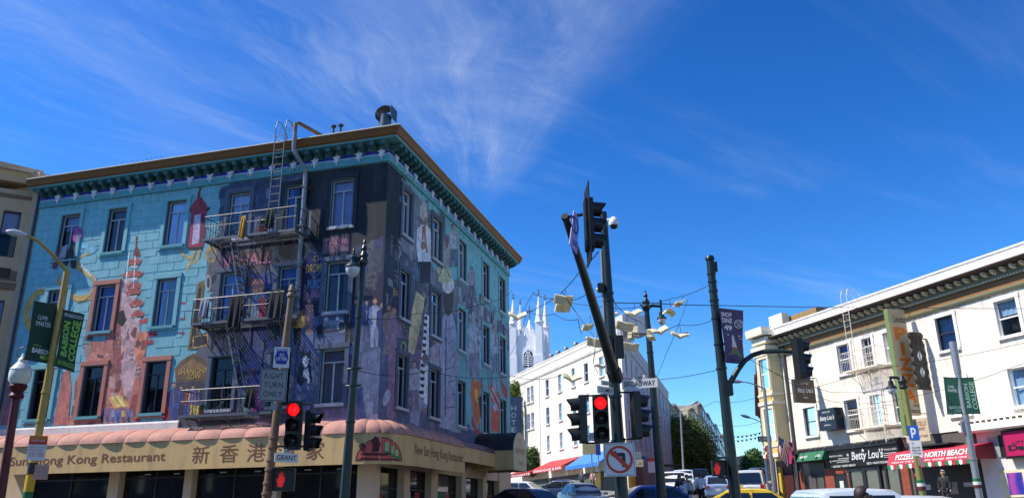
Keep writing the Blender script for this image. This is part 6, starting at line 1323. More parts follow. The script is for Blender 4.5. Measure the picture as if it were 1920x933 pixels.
def pole_thing(name, label, P, r0, r1, m, cat='pole', base=True, bands=()):
    t = thing(name, label, cat, P.base); MB().tube([P.base-Vector((0,0,.1)), P.base.lerp(P.top,.33), P.base.lerp(P.top,.66), P.top], r0, 14, r1).build('shaft', m, t, smooth=True)
    if base: MB().lathe(P.base, [(r0*1.9,-.05),(r0*1.9,.15),(r0*1.5,.3),(r0*1.35,.75),(r0*1.05,.85)], 14).build('base', m, t, smooth=True)
    d = (P.top-P.base).normalized()
    for py in bands:
        q = P.y(py); f = (q-P.base).length/(P.top-P.base).length; r = r0+(r1-r0)*f; MB().lathe(q,[(r*1.04,-.03),(r*1.18,-.025),(r*1.18,.025),(r*1.04,.03)],14,axis=d).build('band', m, t)
    return t
def signal(label, c, faz, s=.30, lit=None, name='traffic_signal', group=None, backplate=False, k=3):
    """vertical head with k lenses facing azimuth faz"""
    n = dirz(faz); u = Vector((-n.y, n.x, 0)); t = thing(name, label, 'traffic light', c); c = Vector(c); H = s*1.13*k; w = Wall(c, (u.x,u.y)); hw = s*.58; z0 = c.z-H/2
    b = MB(); b.wpoly(w,[(-hw,z0),(-hw+.03,z0-.03),(hw-.03,z0-.03),(hw,z0),(hw,z0+H),(hw-.03,z0+H+.03),(-hw+.03,z0+H+.03),(-hw,z0+H)],-s*.55,0); h = b.build('housing', SIGB, t)
    for i in range(k):
        zc = z0+H*(i+.5)/k; MB().box(w,-hw-.006,hw+.006,zc-s*.54,zc+s*.54,-s*.50,-.02).build('section', SIGB, t)
        cc = w.p(0,zc,0); MB().lathe(cc,[(s*.46,0),(s*.44,.012),(s*.3,.04),(.01,.055)],20,axis=n).build('lens', LRED if lit == k-1-i else LOFF, t, smooth=True)
        v = MB(); nn = 18; a0 = rad(-62); a1 = rad(242); L = s*.95
        for side in (0,1):
            base = len(v.v); R = s*(.50-.03*side)
            for j in range(nn+1):
                a = a0+(a1-a0)*j/nn; l2 = L*(.62+.38*max(0,math.sin(a)))
                p = w.p(math.cos(a)*R, zc+math.sin(a)*R, 0); v.v.append(tuple(p)); q = p+n*l2-Vector((0,0,l2*.10)); v.v.append(tuple(q))
            for j in range(nn): v.f.append([base+2*j,base+2*j+1,base+2*j+3,base+2*j+2])
        v.build('visor', SIGB, t, smooth=True)
    if backplate: MB().box(w,-hw*2.0,hw*2.0,z0-.28,z0+H+.28,-.10,-.085).build('backplate', SIGB, t)
    return t
def ped_signal(label, c, faz, s=.42):
    n = dirz(faz); u = Vector((-n.y,n.x,0)); c = Vector(c); w = Wall(c,(u.x,u.y)); t = thing('pedestrian_signal',label,'traffic light',c)
    MB().box(w,-s/2,s/2,c.z-s/2,c.z+s/2,-.22,0).build('housing', SIGB, t); b = MB(); b.box(w,-s/2-.02,s/2+.02,c.z+s/2,c.z+s/2+.02,-.1,.14); b.box(w,-s/2-.02,-s/2,c.z-s/2,c.z+s/2,-.1,.14); b.box(w,s/2,s/2+.02,c.z-s/2,c.z+s/2,-.1,.14); b.box(w,-s/2-.02,s/2+.02,c.z-s/2-.02,c.z-s/2,-.1,.14); b.build('visor', SIGB, t)
    m = mat('hand_lamp',(.30,.01,.01),.4,emit=(1,.02,.01),estr=.30,var=0); h = [(-.06,-.15),(.05,-.15),(.09,-.02),(.10,.06),(.06,.03),(.055,.15),(.03,.05),(.025,.17),(0,.06),(-.015,.17),(-.03,.05),(-.05,.14),(-.06,.0),(-.11,.02),(-.08,-.06)]
    MB().wpoly(w,[(-.06+x*.85,c.z+y) for x,y in h],.002,.01).build('hand_symbol', m, t); return t
def board(name, label, w, x0,y0,x1,y1, m, o=0.0, th=.012, cat='sign', border=None, group=None, uz=None):
    u0,u1,z0,z1 = uz or w.rect(x0,y0,x1,y1,o); t = thing(name,label,cat,w.p((u0+u1)/2,z0,o),group); MB().box(w,u0,u1,z0,z1,o-th,o).build('plate', m, t)
    if border:
        e = .018; f = .012; b = MB(); b.box(w,u0+e,u1-e,z1-e-f,z1-e,o+.001,o+.003); b.box(w,u0+e,u1-e,z0+e,z0+e+f,o+.001,o+.003); b.box(w,u0+e,u0+e+f,z0+e+f,z1-e-f,o+.001,o+.003); b.box(w,u1-e-f,u1-e,z0+e+f,z1-e-f,o+.001,o+.003); b.build('border', border, t)
    return t,(u0,u1,z0,z1)
def txt(t, w, R_, s, x0,x1,y0,y1, m, o=.004, **k):
    u0,u1,z0,z1 = R_; lettering(w,s,u0+(u1-u0)*x0,u0+(u1-u0)*x1,z0+(z1-z0)*y0,z0+(z1-z0)*y1,o,m,t,**k)
def teardrop(t, c, s, m=GPN, D=0):
    """old-style lamp: ribbed iron hood with a pale glass globe below, hanging at c (the hood's foot)"""
    MB().lathe(c,[(s*.50,-.02*s),(s*.52,.06*s),(s*.44,.2*s),(s*.26,.34*s),(s*.24,.62*s),(s*.28,.66*s),(s*.20,.78*s),(s*.10,.86*s),(s*.12,.95*s),(s*.05,1.05*s),(s*.09,1.14*s),(s*.02,1.3*s)],16).build('lamp_hood', m, t, smooth=True)
    MB().lathe(c,[(s*.47,-.02*s),(s*.46,-.14*s),(s*.36,-.40*s),(s*.20,-.56*s),(s*.04,-.62*s)],16).build('lamp_globe', mat('frosted_lamp_glass',(.62,.66,.68),.18,spec=.6,var=.1), t, smooth=True)

# -- maroon lamp post at the lower left
P1 = Pole(34,724,4,912,20.0); t = pole_thing('street_lamp','maroon street lamp post with a white acorn globe at the lower left',P1,.10,.075,MRP,'street lamp')
MB().lathe(P1.top,[(.13,-.25),(.15,-.2),(.11,-.12),(.16,-.05),(.18,0),(.16,.05)],14).build('lamp_collar', MRP, t, smooth=True); ACG = mat('white_lamp_glass',(.68,.74,.68),.25,spec=.5,var=.06)
g = MB().lathe(P1.top,[(.15,.04),(.21,.14),(.215,.27),(.205,.34),(.215,.35),(.205,.37),(.14,.46),(.09,.52),(.10,.55),(.05,.62),(.03,.70)],18).build('lamp_globe', ACG, t, smooth=True)
b = MB(); q = P1.top+Vector((0,0,.62)); [b.tube([q+Vector((.16*math.cos(a),0,.13*math.sin(a)+.1)) for a in [k*math.pi/8 for k in range(17)]],.01,5)]; b.build('crown_ring', MRP, t)
# -- ochre lamp pole with college banners
P2 = Pole(126,508,52,928,19.0); t = pole_thing('street_lamp','ochre cobra-head street lamp pole carrying two green college banners at left',P2,.085,.065,YLP,'street lamp',bands=(672,735,790))
arm = [P2.top]+[at(x,y,19.0) for x,y in ((112,492),(95,473),(72,452),(52,442))]; MB().tube(arm,.045,8,.03).build('arm', YLP, t, smooth=True)
h = at(30,437,19.0); hd = (at(14,434,19.0)-at(46,440,19.0)).normalized(); MB().lathe(h,[(.02,-.22),(.045,-.16),(.07,-.04),(.075,.06),(.045,.15),(.01,.19)],12,axis=hd).build('lamp_head', mat('pale_lamp_head',(.5,.52,.52),.4,var=.1), t, smooth=True)
q = P2.y(905); MB().tube([P2.y(933),P2.y(921)],.091,14).build('green_band', mat('band_green',srgb(20,110,60),.6), t); MB().tube([P2.y(921),P2.y(890)],.090,14).build('yellow_band', mat('band_yellow',srgb(214,170,30),.6), t); MB().tube([P2.y(888),P2.y(867)],.090,14).build('sticker_band', SBK, t)
def banner(label, px, D, naz, m, quad):
    w = plane_at(px[0],px[1],D,naz); t = thing('street_banner',label,'banner',w.p(*w.uz(*quad[3]),0)); P = [w.uz(*q) for q in quad]
    nu = 6; b = MB()
    def pt(x,y,o=0.0):
        a = (P[0][0]*(1-x)+P[1][0]*x, P[0][1]*(1-x)+P[1][1]*x); c = (P[3][0]*(1-x)+P[2][0]*x, P[3][1]*(1-x)+P[2][1]*x); return w.p(c[0]*(1-y)+a[0]*y, c[1]*(1-y)+a[1]*y, o+.035*math.sin(y*5+x*3))
    for i in range(nu):
        for j in range(8):
            x0,x1,y0,y1 = i/nu,(i+1)/nu,j/8,(j+1)/8; b.poly([pt(x0,y0),pt(x1,y0),pt(x1,y1),pt(x0,y1)]); b.poly([pt(x0,y0,-.006),pt(x1,y0,-.006),pt(x1,y1,-.006),pt(x0,y1,-.006)])
    b.build('cloth', m, t)
    for y in (.003,.997): MB().tube([pt(-.05,y),pt(1.0,y)],.012,6).build('rod', STEEL, t)
    def L(s,x0,x1,y0,y1,mm,**k): lettering(w,s,0,1,0,1,0,mm,t,fn=lambda x,y: pt(x0+(x1-x0)*x, y0+(y1-y0)*y, .008),**k)
    return t,L,pt
t,L,_ = banner('green college banner reading CLIMB SMARTER left of the ochre pole',(85,620),19.0,125,GRNB,[(66,564),(112,573),(93,681),(45,673)])
L('CLIMB',.24,.62,.71,.78,WL); L('SMARTER.',.20,.82,.60,.68,WL); L('WITH A',.22,.55,.235,.28,GLET); L('BABSON',.20,.95,.13,.215,WL,weight=.02); L('MBA',.55,.92,.04,.115,GLET,weight=.02)
t,L,_ = banner('green college banner with tall lime letters BABSON COLLEGE right of the ochre pole',(128,635),19.0,125,GRNB,[(120,580),(157,590),(139,697),(102,685)])
L('BABSON',.14,.46,.20,.82,GLET,rot=90,weight=.03); L('COLLEGE',.56,.92,.16,.86,GLET,rot=90,weight=.03); L('SAN FRANCISCO',.08,.92,.04,.12,GLET,weight=.01); L('MBA.BABSON.EDU',.10,.92,.90,.96,WL)
w = plane_at(68,838,18.85,150); t,R_ = board('parking_sign','white and red tow-away no stopping sign on the ochre pole',w,52,816,87,862,SGW)
u0,u1,z0,z1 = R_; MB().box(w,u0,u1,z1-(z1-z0)*.36,z1,.001,.004).build('red_field', SRD, t); MB().box(w,u0,u1,z1-(z1-z0)*.15,z1-.001,.005,.008).build('orange_field', mat('sign_orange',srgb(214,130,40),.5), t)
txt(t,w,R_,'TOW-AWAY',.08,.92,.88,.97,SRD,.010); txt(t,w,R_,'TOW AWAY',.12,.9,.76,.83,WL,.010); txt(t,w,R_,'NO',.08,.36,.62,.74,SRD,.006,weight=.02); txt(t,w,R_,'STOPPING',.4,.95,.66,.73,SRD,.006)
for k,(s,y) in enumerate((('4AM TO 6PM',.48),('EVERYDAY',.37),('GENERAL PARKING',.24),('AT ALL OTHER',.14))): txt(t,w,R_,s,.1,.9,y,y+.075,SRD,.006)
t,R_ = board('small_notice','faded pink notice below the tow-away sign',w,64,870,91,898,mat('faded_pink_sign',srgb(196,150,130),.6,var=.1)); [txt(t,w,R_,s,.1,.9,y,y+.12,SGG,.006) for s,y in (('HOUR',.7),('PARKING',.45),('7AM-6PM',.2))]
# -- weathered sign pole in front of the fire escape
P3 = Pole(546,556,500,930,18.5); t = pole_thing('sign_pole','weathered brown pole carrying traffic signals and turn signs before the painted front',P3,.105,.07,BRP,'pole',bands=(820,838,862,880,905,925))
MB().lathe(P3.top,[(.075,-.02),(.10,.0),(.10,.06),(.065,.1),(.085,.14),(.06,.2),(.05,.26),(.02,.29)],14).build('finial', BRP, t, smooth=True)
MB().tube([P3.y(757)+Vector((.0,-.02,.0)),at(583,757,18.5)],.025,6).build('signal_arm', SIGB, t); MB().tube([P3.y(836),at(585,836,18.5)],.025,6).build('signal_arm', SIGB, t); MB().tube([at(583,757,18.5),at(584,778,18.5)],.02,6).build('signal_arm', SIGB, t)
w = plane_at(527,670,18.3,165)
t,R_ = board('litter_sign','white sign with blue hexagon reading PLEASE NO LITTER',w,513,650,543,689,SGW); u0,u1,z0,z1 = R_; cz = z0+(z1-z0)*.5; MB().wpoly(w,[(u0+.02,cz),(u0+(u1-u0)*.2,cz+.14),(u0+(u1-u0)*.8,cz+.14),(u1-.02,cz),(u0+(u1-u0)*.8,cz-.15),(u0+(u1-u0)*.2,cz-.15)],.001,.004).build('hexagon', SBL, t)
txt(t,w,R_,'PLEASE',.16,.86,.80,.92,SBL,.006,weight=.01); txt(t,w,R_,'NO',.38,.66,.54,.70,WL,.008,weight=.01); txt(t,w,R_,'LITTER',.16,.86,.36,.50,WL,.008,weight=.02)
t,R_ = board('turn_sign','grey sign reading RIGHT TURN ONLY below the litter sign',w,487,691,538,752,SGG,border=SBK); [txt(t,w,R_,s,.15,.85,y,y+.17,SBK,.005,weight=.008,spacing=1.15) for s,y in (('RIGHT',.70),('TURN',.42),('ONLY',.14))]
MB().box(w,*w.rect(507,754,520,768)[:2],*w.rect(507,754,520,768)[2:],-.02,.0).build('clamp_plate', SGG, None, label='small grey clamp plate below the RIGHT TURN ONLY sign', cat='plate')
signal('black traffic signal showing red on the weathered brown pole',at(550,796,18.2),176,.285,0); signal('black unlit traffic signal turned sideways beside the red one on the brown pole',at(586,806,18.4),100,.235)
w = plane_at(535,855,18.2,135); t,R_ = board('street_name_sign','white street name sign reading GRANT on the brown pole',w,515,849,559,866,SGW,uz=None); u0,u1,z0,z1 = w.rect(516,847,559,863); txt(t,w,R_,'GRANT',.08,.92,.22,.80,SBK,.004,weight=.012)
t,R_ = board('block_number_plate','small white block number plate above the GRANT sign',w,531,841,545,849,SGW); txt(t,w,R_,'500',.2,.8,.2,.8,SBK,.004)
ped_signal('pedestrian signal with a red hand on the weathered brown pole',at(532,898,18.3),172,.42)
# -- tall green lamp post before the corner
P4 = Pole(683,470,646,930,20.0); t = pole_thing('street_lamp','tall dark green lamp post with a teardrop lamp in front of the painted corner',P4,.135,.055,GPN,'street lamp',bands=(595,690,722,790))
MB().lathe(P4.top,[(.06,-.4),(.10,-.36),(.12,-.28),(.08,-.2),(.11,-.14),(.09,-.08),(.05,0),(.085,.06),(.06,.12),(.03,.18),(.05,.22),(.01,.32)],12).build('finial', GPN, t, smooth=True)
lc = at(662,502,20.0); MB().tube([P4.top-Vector((0,0,.25)),P4.top.lerp(lc,.5)+Vector((0,0,.02)),Vector((lc.x,lc.y,P4.top.z-.22))],.05,8).build('arm', GPN, t); teardrop(t, lc, .40)
for py in (690,722): q = P4.y(py); MB().tube([q-WA.u*.2,q+WA.u*.22],.02,6).build('clamp', GPN, t)
# -- central signal pole with its long mast arm
P5 = Pole(1131,398,1166,933,18.5); t = pole_thing('signal_pole','dark green signal pole with a long mast arm in the middle of the view',P5,.165,.085,GPN,'pole',bands=(549,563,630,742,826))
rt = P5.y(702)+Vector((0,-.15,0)); e = at(1060,408,13.6); MB().tube([rt,rt.lerp(e,.35)+Vector((0,0,.06)),rt.lerp(e,.7)+Vector((0,0,.05)),e],.125,12,.06).build('mast_arm', GPN, t, smooth=True)
MB().lathe(rt,[(.15,-.25),(.17,-.2),(.17,.1),(.14,.2)],12,axis=(e-rt)).build('arm_socket', GPN, t); MB().lathe(e,[(.065,-.06),(.075,0),(.065,.05)],10,axis=(e-rt)).build('arm_cap', SIGB, t)
MB().tube([P5.y(470)+Vector((-.11,0,0)),P5.y(700)+Vector((-.16,0,0))],.03,6).build('conduit', GYP, t); MB().obox(P5.y(540)+Vector((-.18,-.05,0)),(.07,0,0),(0,.07,0),(0,0,.10)).build('junction_box', SIGB, t)
sc = at(1112,421,13.9); MB().tube([e,at(1092,402,13.7)],.03,6).build('signal_hanger', SIGB, t)
signal('large black traffic signal with a backplate hung at the end of the mast arm',sc,88,.27,backplate=True)
w = plane_at(1076,435,13.3,118); t2 = thing('hanging_sign','lavender and violet sign hanging edge-on beside the mast arm signal','sign',at(1076,460,13.3)); P = [w.uz(*q) for q in ((1076,394),(1085,409),(1082,477),(1068,457))]; MB().wpoly(w,P,-.012,0).build('plate', mat('lavender_sign',srgb(150,150,206),.5,var=.08), t2)
cu,cz = sum(p[0] for p in P)/4, sum(p[1] for p in P)/4+.12; MB().lathe(w.p(cu,cz,.0),[(.17,.001),(.17,.005),(.13,.005),(.13,.001)],20,axis=w.n,ring=True).build('ring', SBL, t2); MB().box(w,cu-.02,cu+.02,cz-.12,cz+.14,.001,.004).build('arrow', SBL, t2); lettering(w,'ONLY',cu-.14,cu+.14,cz-.40,cz-.28,.004,SBL,t2)
CWH = mat('white_camera_shell',(.75,.75,.75),.4); cp = at(1152,420,18.4); tc_ = thing('dome_camera','white dome security camera near the top of the central signal pole','camera',cp); MB().tube([P5.y(413),at(1141,412,18.4),at(1149,411,18.4)],.035,8).build('arm', CWH, tc_, smooth=True); MB().lathe(at(1151,421,18.4),[(.11,-.02),(.125,.03),(.115,.1),(.07,.17),(.03,.2)],14).build('shell', CWH, tc_, smooth=True); MB().lathe(at(1151,421,18.4),[(.095,-.02),(.09,-.06),(.06,-.1),(.01,-.115)],14).build('dome', LOFF, tc_, smooth=True)
MB().obox(at(1161,650,18.3),(.09,0,0),(0,.1,0),(0,0,.25)).build('control_box', SIGB, None, label='black control box on the central pole beside the mast arm', cat='box')
signal('black traffic signal showing red on the central green pole',at(1127,783,18.1),183,.285,0); signal('black traffic signal facing left beside the red one on the central pole',at(1086,785,18.1),268,.285); signal('black traffic signal facing right on the central green pole',at(1199,778,18.3),82,.285)
b = MB(); b.tube([P5.y(738),at(1096,742,18.1)],.022,6); b.build('signal_bracket', SIGB, t); MB().tube([P5.y(829),at(1098,830,18.1)],.022,6).build('signal_bracket', SIGB, t); MB().tube([P5.y(735),at(1190,735,18.3)],.022,6).build('signal_bracket', SIGB, t); MB().tube([P5.y(822),at(1190,822,18.3)],.022,6).build('signal_bracket', SIGB, t)
w = plane_at(1160,860,18.15,188); t2,R_ = board('no_left_turn_sign','square white no left turn sign with a red ring on the central pole',w,1132,829,1191,892,SGW,border=SGG); u0,u1,z0,z1 = R_; cu,cz = (u0+u1)/2,(z0+z1)/2; r = (u1-u0)*.43
MB().wpoly(w,[(cu-.19,cz+.10),(cu-.06,cz+.19),(cu-.06,cz+.14),(cu+.10,cz+.14),(cu+.13,cz+.11),(cu+.13,cz-.16),(cu+.05,cz-.16),(cu+.05,cz+.06),(cu-.06,cz+.06),(cu-.06,cz+.01)],.001,.003).build('arrow', SBK, t2)
MB().lathe(w.p(cu,cz,.0),[(r,.004),(r,.007),(r*.82,.007),(r*.82,.004)],36,axis=w.n,ring=True).build('ring', SRD, t2); a = Vector((r*.62,0,0)); k = .030
MB().wpoly(w,[(cu-r*.62-k,cz+r*.62-k),(cu-r*.62+k,cz+r*.62+k),(cu+r*.62+k,cz-r*.62+k),(cu+r*.62-k,cz-r*.62-k)],.008,.010).build('slash', SRD, t2)
w = plane_at(1199,718,18.3,200); t2,R_ = board('street_name_sign','white street name sign reading BROADWAY on the central pole',w,1166,710,1233,727,SGW); txt(t2,w,R_,'BROADWAY',.07,.93,.20,.80,SBK,.004,weight=.012); t2,R_ = board('block_number_plate','small white block number plate above the BROADWAY sign',w,1187,703,1209,711,SGW); txt(t2,w,R_,'←600',.15,.85,.2,.8,SBK,.004)
w = plane_at(1130,730,18.1,140); t2,R_ = board('street_name_sign','white street name sign half hidden at the left of the central pole',w,1120,724,1150,738,SGW); txt(t2,w,R_,'COLUMBUS',.08,.95,.22,.78,SBK,.004,weight=.01); t2,R_ = board('block_number_plate','small white block number plate left of the central pole',w,1127,713,1142,722,SGW); txt(t2,w,R_,'300',.2,.8,.2,.8,SBK,.004)
# -- green twin-bracket lamp post farther back
P6 = Pole(1211,562,1241,933,34.0); t = pole_thing('street_lamp','dark green lamp post with a teardrop lamp behind the central pole',P6,.21,.10,GPN,'street lamp',bands=(660,782,800,850,865))
MB().lathe(P6.top,[(.10,-.5),(.16,-.42),(.2,-.3),(.13,-.2),(.17,-.1),(.10,0),(.06,.1),(.10,.18),(.05,.26),(.02,.42)],12).build('finial', GPN, t, smooth=True)
q0 = P6.top-Vector((0,0,.3)); MB().tube([q0,at(1200,571,34.0)],.06,8,.03).build('arm', GPN, t); lc = at(1241,598,34.0); MB().tube([q0,at(1226,573,34.0),Vector((lc.x,lc.y,at(1238,574,34.0).z))],.06,8).build('arm', GPN, t); MB().tube([Vector((lc.x,lc.y,at(1238,562,34).z)),lc+Vector((0,0,.4))],.05,8).build('hanger', GPN, t); teardrop(t, lc, .40)
w = plane_at(1221,870,33.5,190); t2,R_ = board('tow_away_sign','pink and white notice on the farther green lamp post',w,1215,857,1228,885,mat('pink_notice',srgb(220,180,186),.6)); u0,u1,z0,z1 = R_; MB().box(w,u0,u1,z1-.15,z1,.001,.004).build('red_field', SRD, t2)
# -- green trolley pole with purple banner and curved signal arm
P7 = Pole(1331,486,1379,933,23.0); t = pole_thing('trolley_pole','dark green pole with a curved signal arm and purple banner right of centre',P7,.165,.105,GPN,'pole',bands=(513,528,545,563,596,645,690))
MB().lathe(P7.top,[(.11,-.04),(.13,-.02),(.13,.05),(.10,.1),(.02,.12)],12).build('cap', GPN, t, smooth=True); MB().obox(P7.y(500)+Vector((.12,0,0)),(.06,0,0),(0,.06,0),(0,0,.14)).build('bracket_box', SIGB, t)
MB().tube([at(x,y,23.0) for x,y in ((1364,728),(1372,712),(1384,692),(1396,676),(1410,666),(1428,660),(1455,658),(1491,659))],.085,10,.05).build('signal_arm', GPN, t, smooth=True); MB().obox(at(1364,727,23),(.12,0,0),(0,.12,0),(0,0,.2)).build('arm_socket', SIGB, t)
signal('black traffic signal at the end of the curved arm before the cream building',at(1503,672,22.7),82,.30)
PUR = mat('banner_purple',srgb(44,34,92),.7,var=.1); t2,L,pt = banner('purple street banner reading SHOP DINE 49 on the trolley pole',(1372,630),22.9,128,PUR,[(1350.6,577),(1391,582.5),(1397,682),(1358.7,679)])
L('SHOP',.06,.5,.855,.935,WL,weight=.02); L('DINE',.06,.52,.74,.83,WL,weight=.02); L('49',.12,.52,.60,.70,WL,weight=.03)
def ring(cx,cy,r,m,nm):
    b = MB(); n = 20
    for k in range(n): a0,a1 = 2*math.pi*k/n,2*math.pi*(k+1)/n; b.poly([pt(cx+r*math.cos(a0),cy+r*.41*math.sin(a0),.008),pt(cx+r*math.cos(a1),cy+r*.41*math.sin(a1),.008),pt(cx+r*.86*math.cos(a1),cy+r*.36*math.sin(a1),.008),pt(cx+r*.86*math.cos(a0),cy+r*.36*math.sin(a0),.008)])
    b.build(nm, m, t2, smooth=None)
ring(.80,.74,.19,WL,'ring'); L('SHOP',.66,.94,.745,.79,WL); L('49',.72,.9,.69,.735,WL)
def bp(pts,m): b = MB(); b.poly([pt(x,y,.007) for x,y in pts]); b.build('banner_shape', m, t2, smooth=None)
bp([(0,0),(1,0),(1,.12),(0,.14)],mat('banner_slate',srgb(80,90,120),.7)); bp([(.12,.14),(.9,.125),(.78,.20),(.5,.24),(.25,.20)],mat('banner_green2',srgb(70,110,60),.7)); bp([(.32,.22),(.70,.22),(.66,.30),(.36,.30)],mat('banner_rose',srgb(150,90,70),.7)); [bp([(.36+.02*k,.30+.045*k),(.66-.02*k,.30+.045*k),(.62-.02*k,.335+.045*k),(.40+.02*k,.335+.045*k)],LETW) for k in range(5)]
bp([(.80,.3),(1,.24),(1,.36),(.9,.36)],mat('banner_maroon',srgb(100,40,50),.7)); [bp([(x,y),(x+.06,y+.012),(x+.03,y+.03),(x-.03,y+.02)],LETW) for x,y in ((.25,.50),(.82,.50),(.88,.45))]
ped_signal('pedestrian signal with a red hand on the trolley pole',at(1349,877,22.7),185,.36); b = MB(); b.tube([at(1343,862,22.8),at(1343,857,22.8),at(1366,857,22.9)],.025,6); b.tube([at(1346,892,22.8),at(1368,896,22.9)],.025,6); b.build('signal_bracket', GPN, t)
# -- olive lamp post by the pizzeria with parking signs
P8 = Pole(1692,712,1731,930,31.0); t = pole_thing('street_lamp','olive lamp post with blue parking sign in front of the PIZZA sign',P8,.12,.09,OGP,'street lamp')
MB().lathe(P8.top,[(.10,-.3),(.15,-.25),(.12,-.15),(.16,-.05),(.09,.05),(.03,.2)],12).build('finial', SIGB, t, smooth=True); lc = at(1672,728,31.0); MB().tube([P8.top-Vector((0,0,.1)),at(1682,707,31.0),Vector((lc.x,lc.y,at(1672,707,31).z))],.05,8).build('arm', SIGB, t); teardrop(t, lc, .34, SIGB)
for y0,y1,m_ in ((899,905,'band_green'),(905,911,'valance_white'),(911,918,'maroon_paint')): MB().tube([P8.y(y1),P8.y(y0)],.128,14).build('tricolour_band', MATS[m_], t)
w = plane_at(1713,825,30.7,205); t2,R_ = board('parking_sign','blue parking sign with a white p on the olive lamp post',w,1703,797,1723,824,mat('parking_blue',srgb(24,96,190),.5)); txt(t2,w,R_,'p',.24,.74,.14,.86,WL,.004,weight=.03); t2,R_ = board('garage_sign','white North Beach Garage arrow sign below the blue parking sign',w,1706,825,1729,854,SGW); [txt(t2,w,R_,s,.2,.85,y,y+.15,SBK,.004) for s,y in (('North',.48),('Beach',.30),('Garage',.10))]; txt(t2,w,R_,'↑',.2,.38,.68,.92,SBK,.004)
t2,R_ = board('small_notice','small dull pink notice low on the olive lamp post',w,1721,856,1733,872,mat('dull_pink_sign',srgb(170,120,120),.6))
# -- grey pole with college banners by the pizzeria
P9 = Pole(1786,640,1837,933,31.5); t = pole_thing('banner_pole','grey pole with two green college banners beside the pizzeria awning',P9,.11,.10,GYP,'pole',bands=(860,)); MB().tube([P9.y(700),P9.y(641)],.115,12,.125).build('sleeve', GYP, t, smooth=True); MB().obox(P9.y(800)+Vector((-.14,0,0)),(.06,0,0),(0,.05,0),(0,0,.2)).build('meter_box', SGG, t)
for y0,y1,m_ in ((896,902,'band_green'),(902,908,'valance_white'),(908,914,'maroon_paint')): MB().tube([P9.y(y1),P9.y(y0)],.122,14).build('tricolour_band', MATS[m_], t)
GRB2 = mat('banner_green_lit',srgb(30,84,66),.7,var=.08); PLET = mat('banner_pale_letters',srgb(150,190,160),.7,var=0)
t2,L,_ = banner('green CLIMB SMARTER banner on the grey pole before the cream building',(1787,740),31.4,200,GRB2,[(1769,706),(1797,708),(1805,775),(1776,776)]); L('CLIMB',.24,.62,.71,.78,WL); L('SMARTER.',.20,.82,.60,.68,WL); L('BABSON',.20,.95,.13,.215,PLET,weight=.02); L('MBA',.55,.92,.04,.115,PLET)
t2,L,_ = banner('green BABSON COLLEGE banner on the grey pole before the cream building',(1818,740),31.4,200,GRB2,[(1801,708),(1825,707),(1839,775),(1811,775)]); L('BABSON',.14,.46,.16,.84,PLET,rot=90,weight=.03); L('COLLEGE',.56,.92,.12,.88,PLET,rot=90,weight=.03)
# -- slim lamp posts down the street
def cobra(label, x0,y0,x1,y1,D,armpts,r,m=GYP):
    P = Pole(x0,y0,x1,y1,D); t = pole_thing('street_lamp',label,P,r*1.2,r,m,'street lamp'); MB().tube([P.top]+[at(x,y,D) for x,y in armpts],r*.5,6,r*.35).build('arm', m, t, smooth=True); a,b_ = at(*armpts[-1],D),at(*armpts[-2],D); dd = (a-b_).normalized(); MB().lathe(a,[(r*.4,-.1),(r*1.2,.1),(r*1.3,.4),(r*.3,.65)],10,axis=dd).build('lamp_head', m, t, smooth=True); return P
P10 = cobra('slim silver cobra-head lamp post at the kerb before the yellow house',1433,728,1453,930,39.0,[(1428,726),(1415,720),(1400,716),(1388,715)],.075)
cobra('blue-grey lamp post with a thin arm farther down the narrow street',1430,778,1440,900,62.0,[(1425,790),(1415,785),(1405,782)],.09,mat('blue_grey_post',srgb(60,80,120),.5))
cobra('grey lamp post rising in front of the dense ficus tree',1276,770,1282,890,70.0,[(1282,766),(1290,760),(1297,757)],.08)
# -- small signs of the narrow street mouth
w = plane_at(1430,822,48,185)
def small(name,label,x0,y0,x1,y1,D,m,post=None,tx=None,tm=None):
    w = plane_at((x0+x1)/2,(y0+y1)/2,D,185); t,R_ = board(name,label,w,x0,y0,x1,y1,m,th=.05)
    if tx: txt(t,w,R_,tx,.1,.9,.2,.8,tm or WL,.006)
    if post: q = w.p((R_[0]+R_[1])/2,0,-.08); MB().tube([(q.x,q.y,gz(q.y)),(q.x,q.y,R_[3])],.035,6).build('post', GYP, t)
    return t
small('shop_sign','dark green shop sign with blue emblem over the narrow street footway',1421,817,1447,827,47,mat('dark_green_sign',srgb(40,60,40),.5),None,'O SHOP',LETW); 
for lab,x,y in (('upper round red and white no-turn sign near the silver lamp post',1440.5,841),('lower round red and white no-entry sign near the silver lamp post',1442.5,855)):
    c = at(x,y,40); t = thing('round_sign',lab,'sign',c); n_ = dirz(190); MB().lathe(c,[(.17,-.01),(.17,.0)],18,axis=n_).build('plate', SGW, t); MB().lathe(c,[(.17,.002),(.17,.006),(.11,.006),(.11,.002)],18,axis=n_,ring=True).build('ring', SRD, t); MB().obox(c+n_*.008,Vector((n_.y,-n_.x,0))*.14,n_*.002,(0,0,.025)).build('bar', SRD, t)
small('red_shop_sign','small red hanging sign above the right footway of the narrow street',1436,866,1441,877,70,SRD)
small('banner_sign','yellow white and blue signboard before the white hotel awnings',1092,828,1126,851,52,mat('pale_yellow_sign',srgb(220,206,150),.6),True); small('bus_stop_sign','blue square stop sign right of the yellow signboard',1117,832,1126,852,51.6,mat('stop_blue',srgb(30,80,170),.5),True); small('status_sign','white sign reading QUO behind the central signals',1103,810,1118,826,50,SGW,None,'QUO',SBK)
small('cafe_sign','small beige cafe sign right of the no left turn sign',1190,861,1206,874,60,mat('beige_cafe_sign',srgb(220,200,170),.6),None,'Cafe',BRN); small('grey_menu_sign','grey sign board above the small beige cafe sign',1190,846,1203,860,60,SGG)
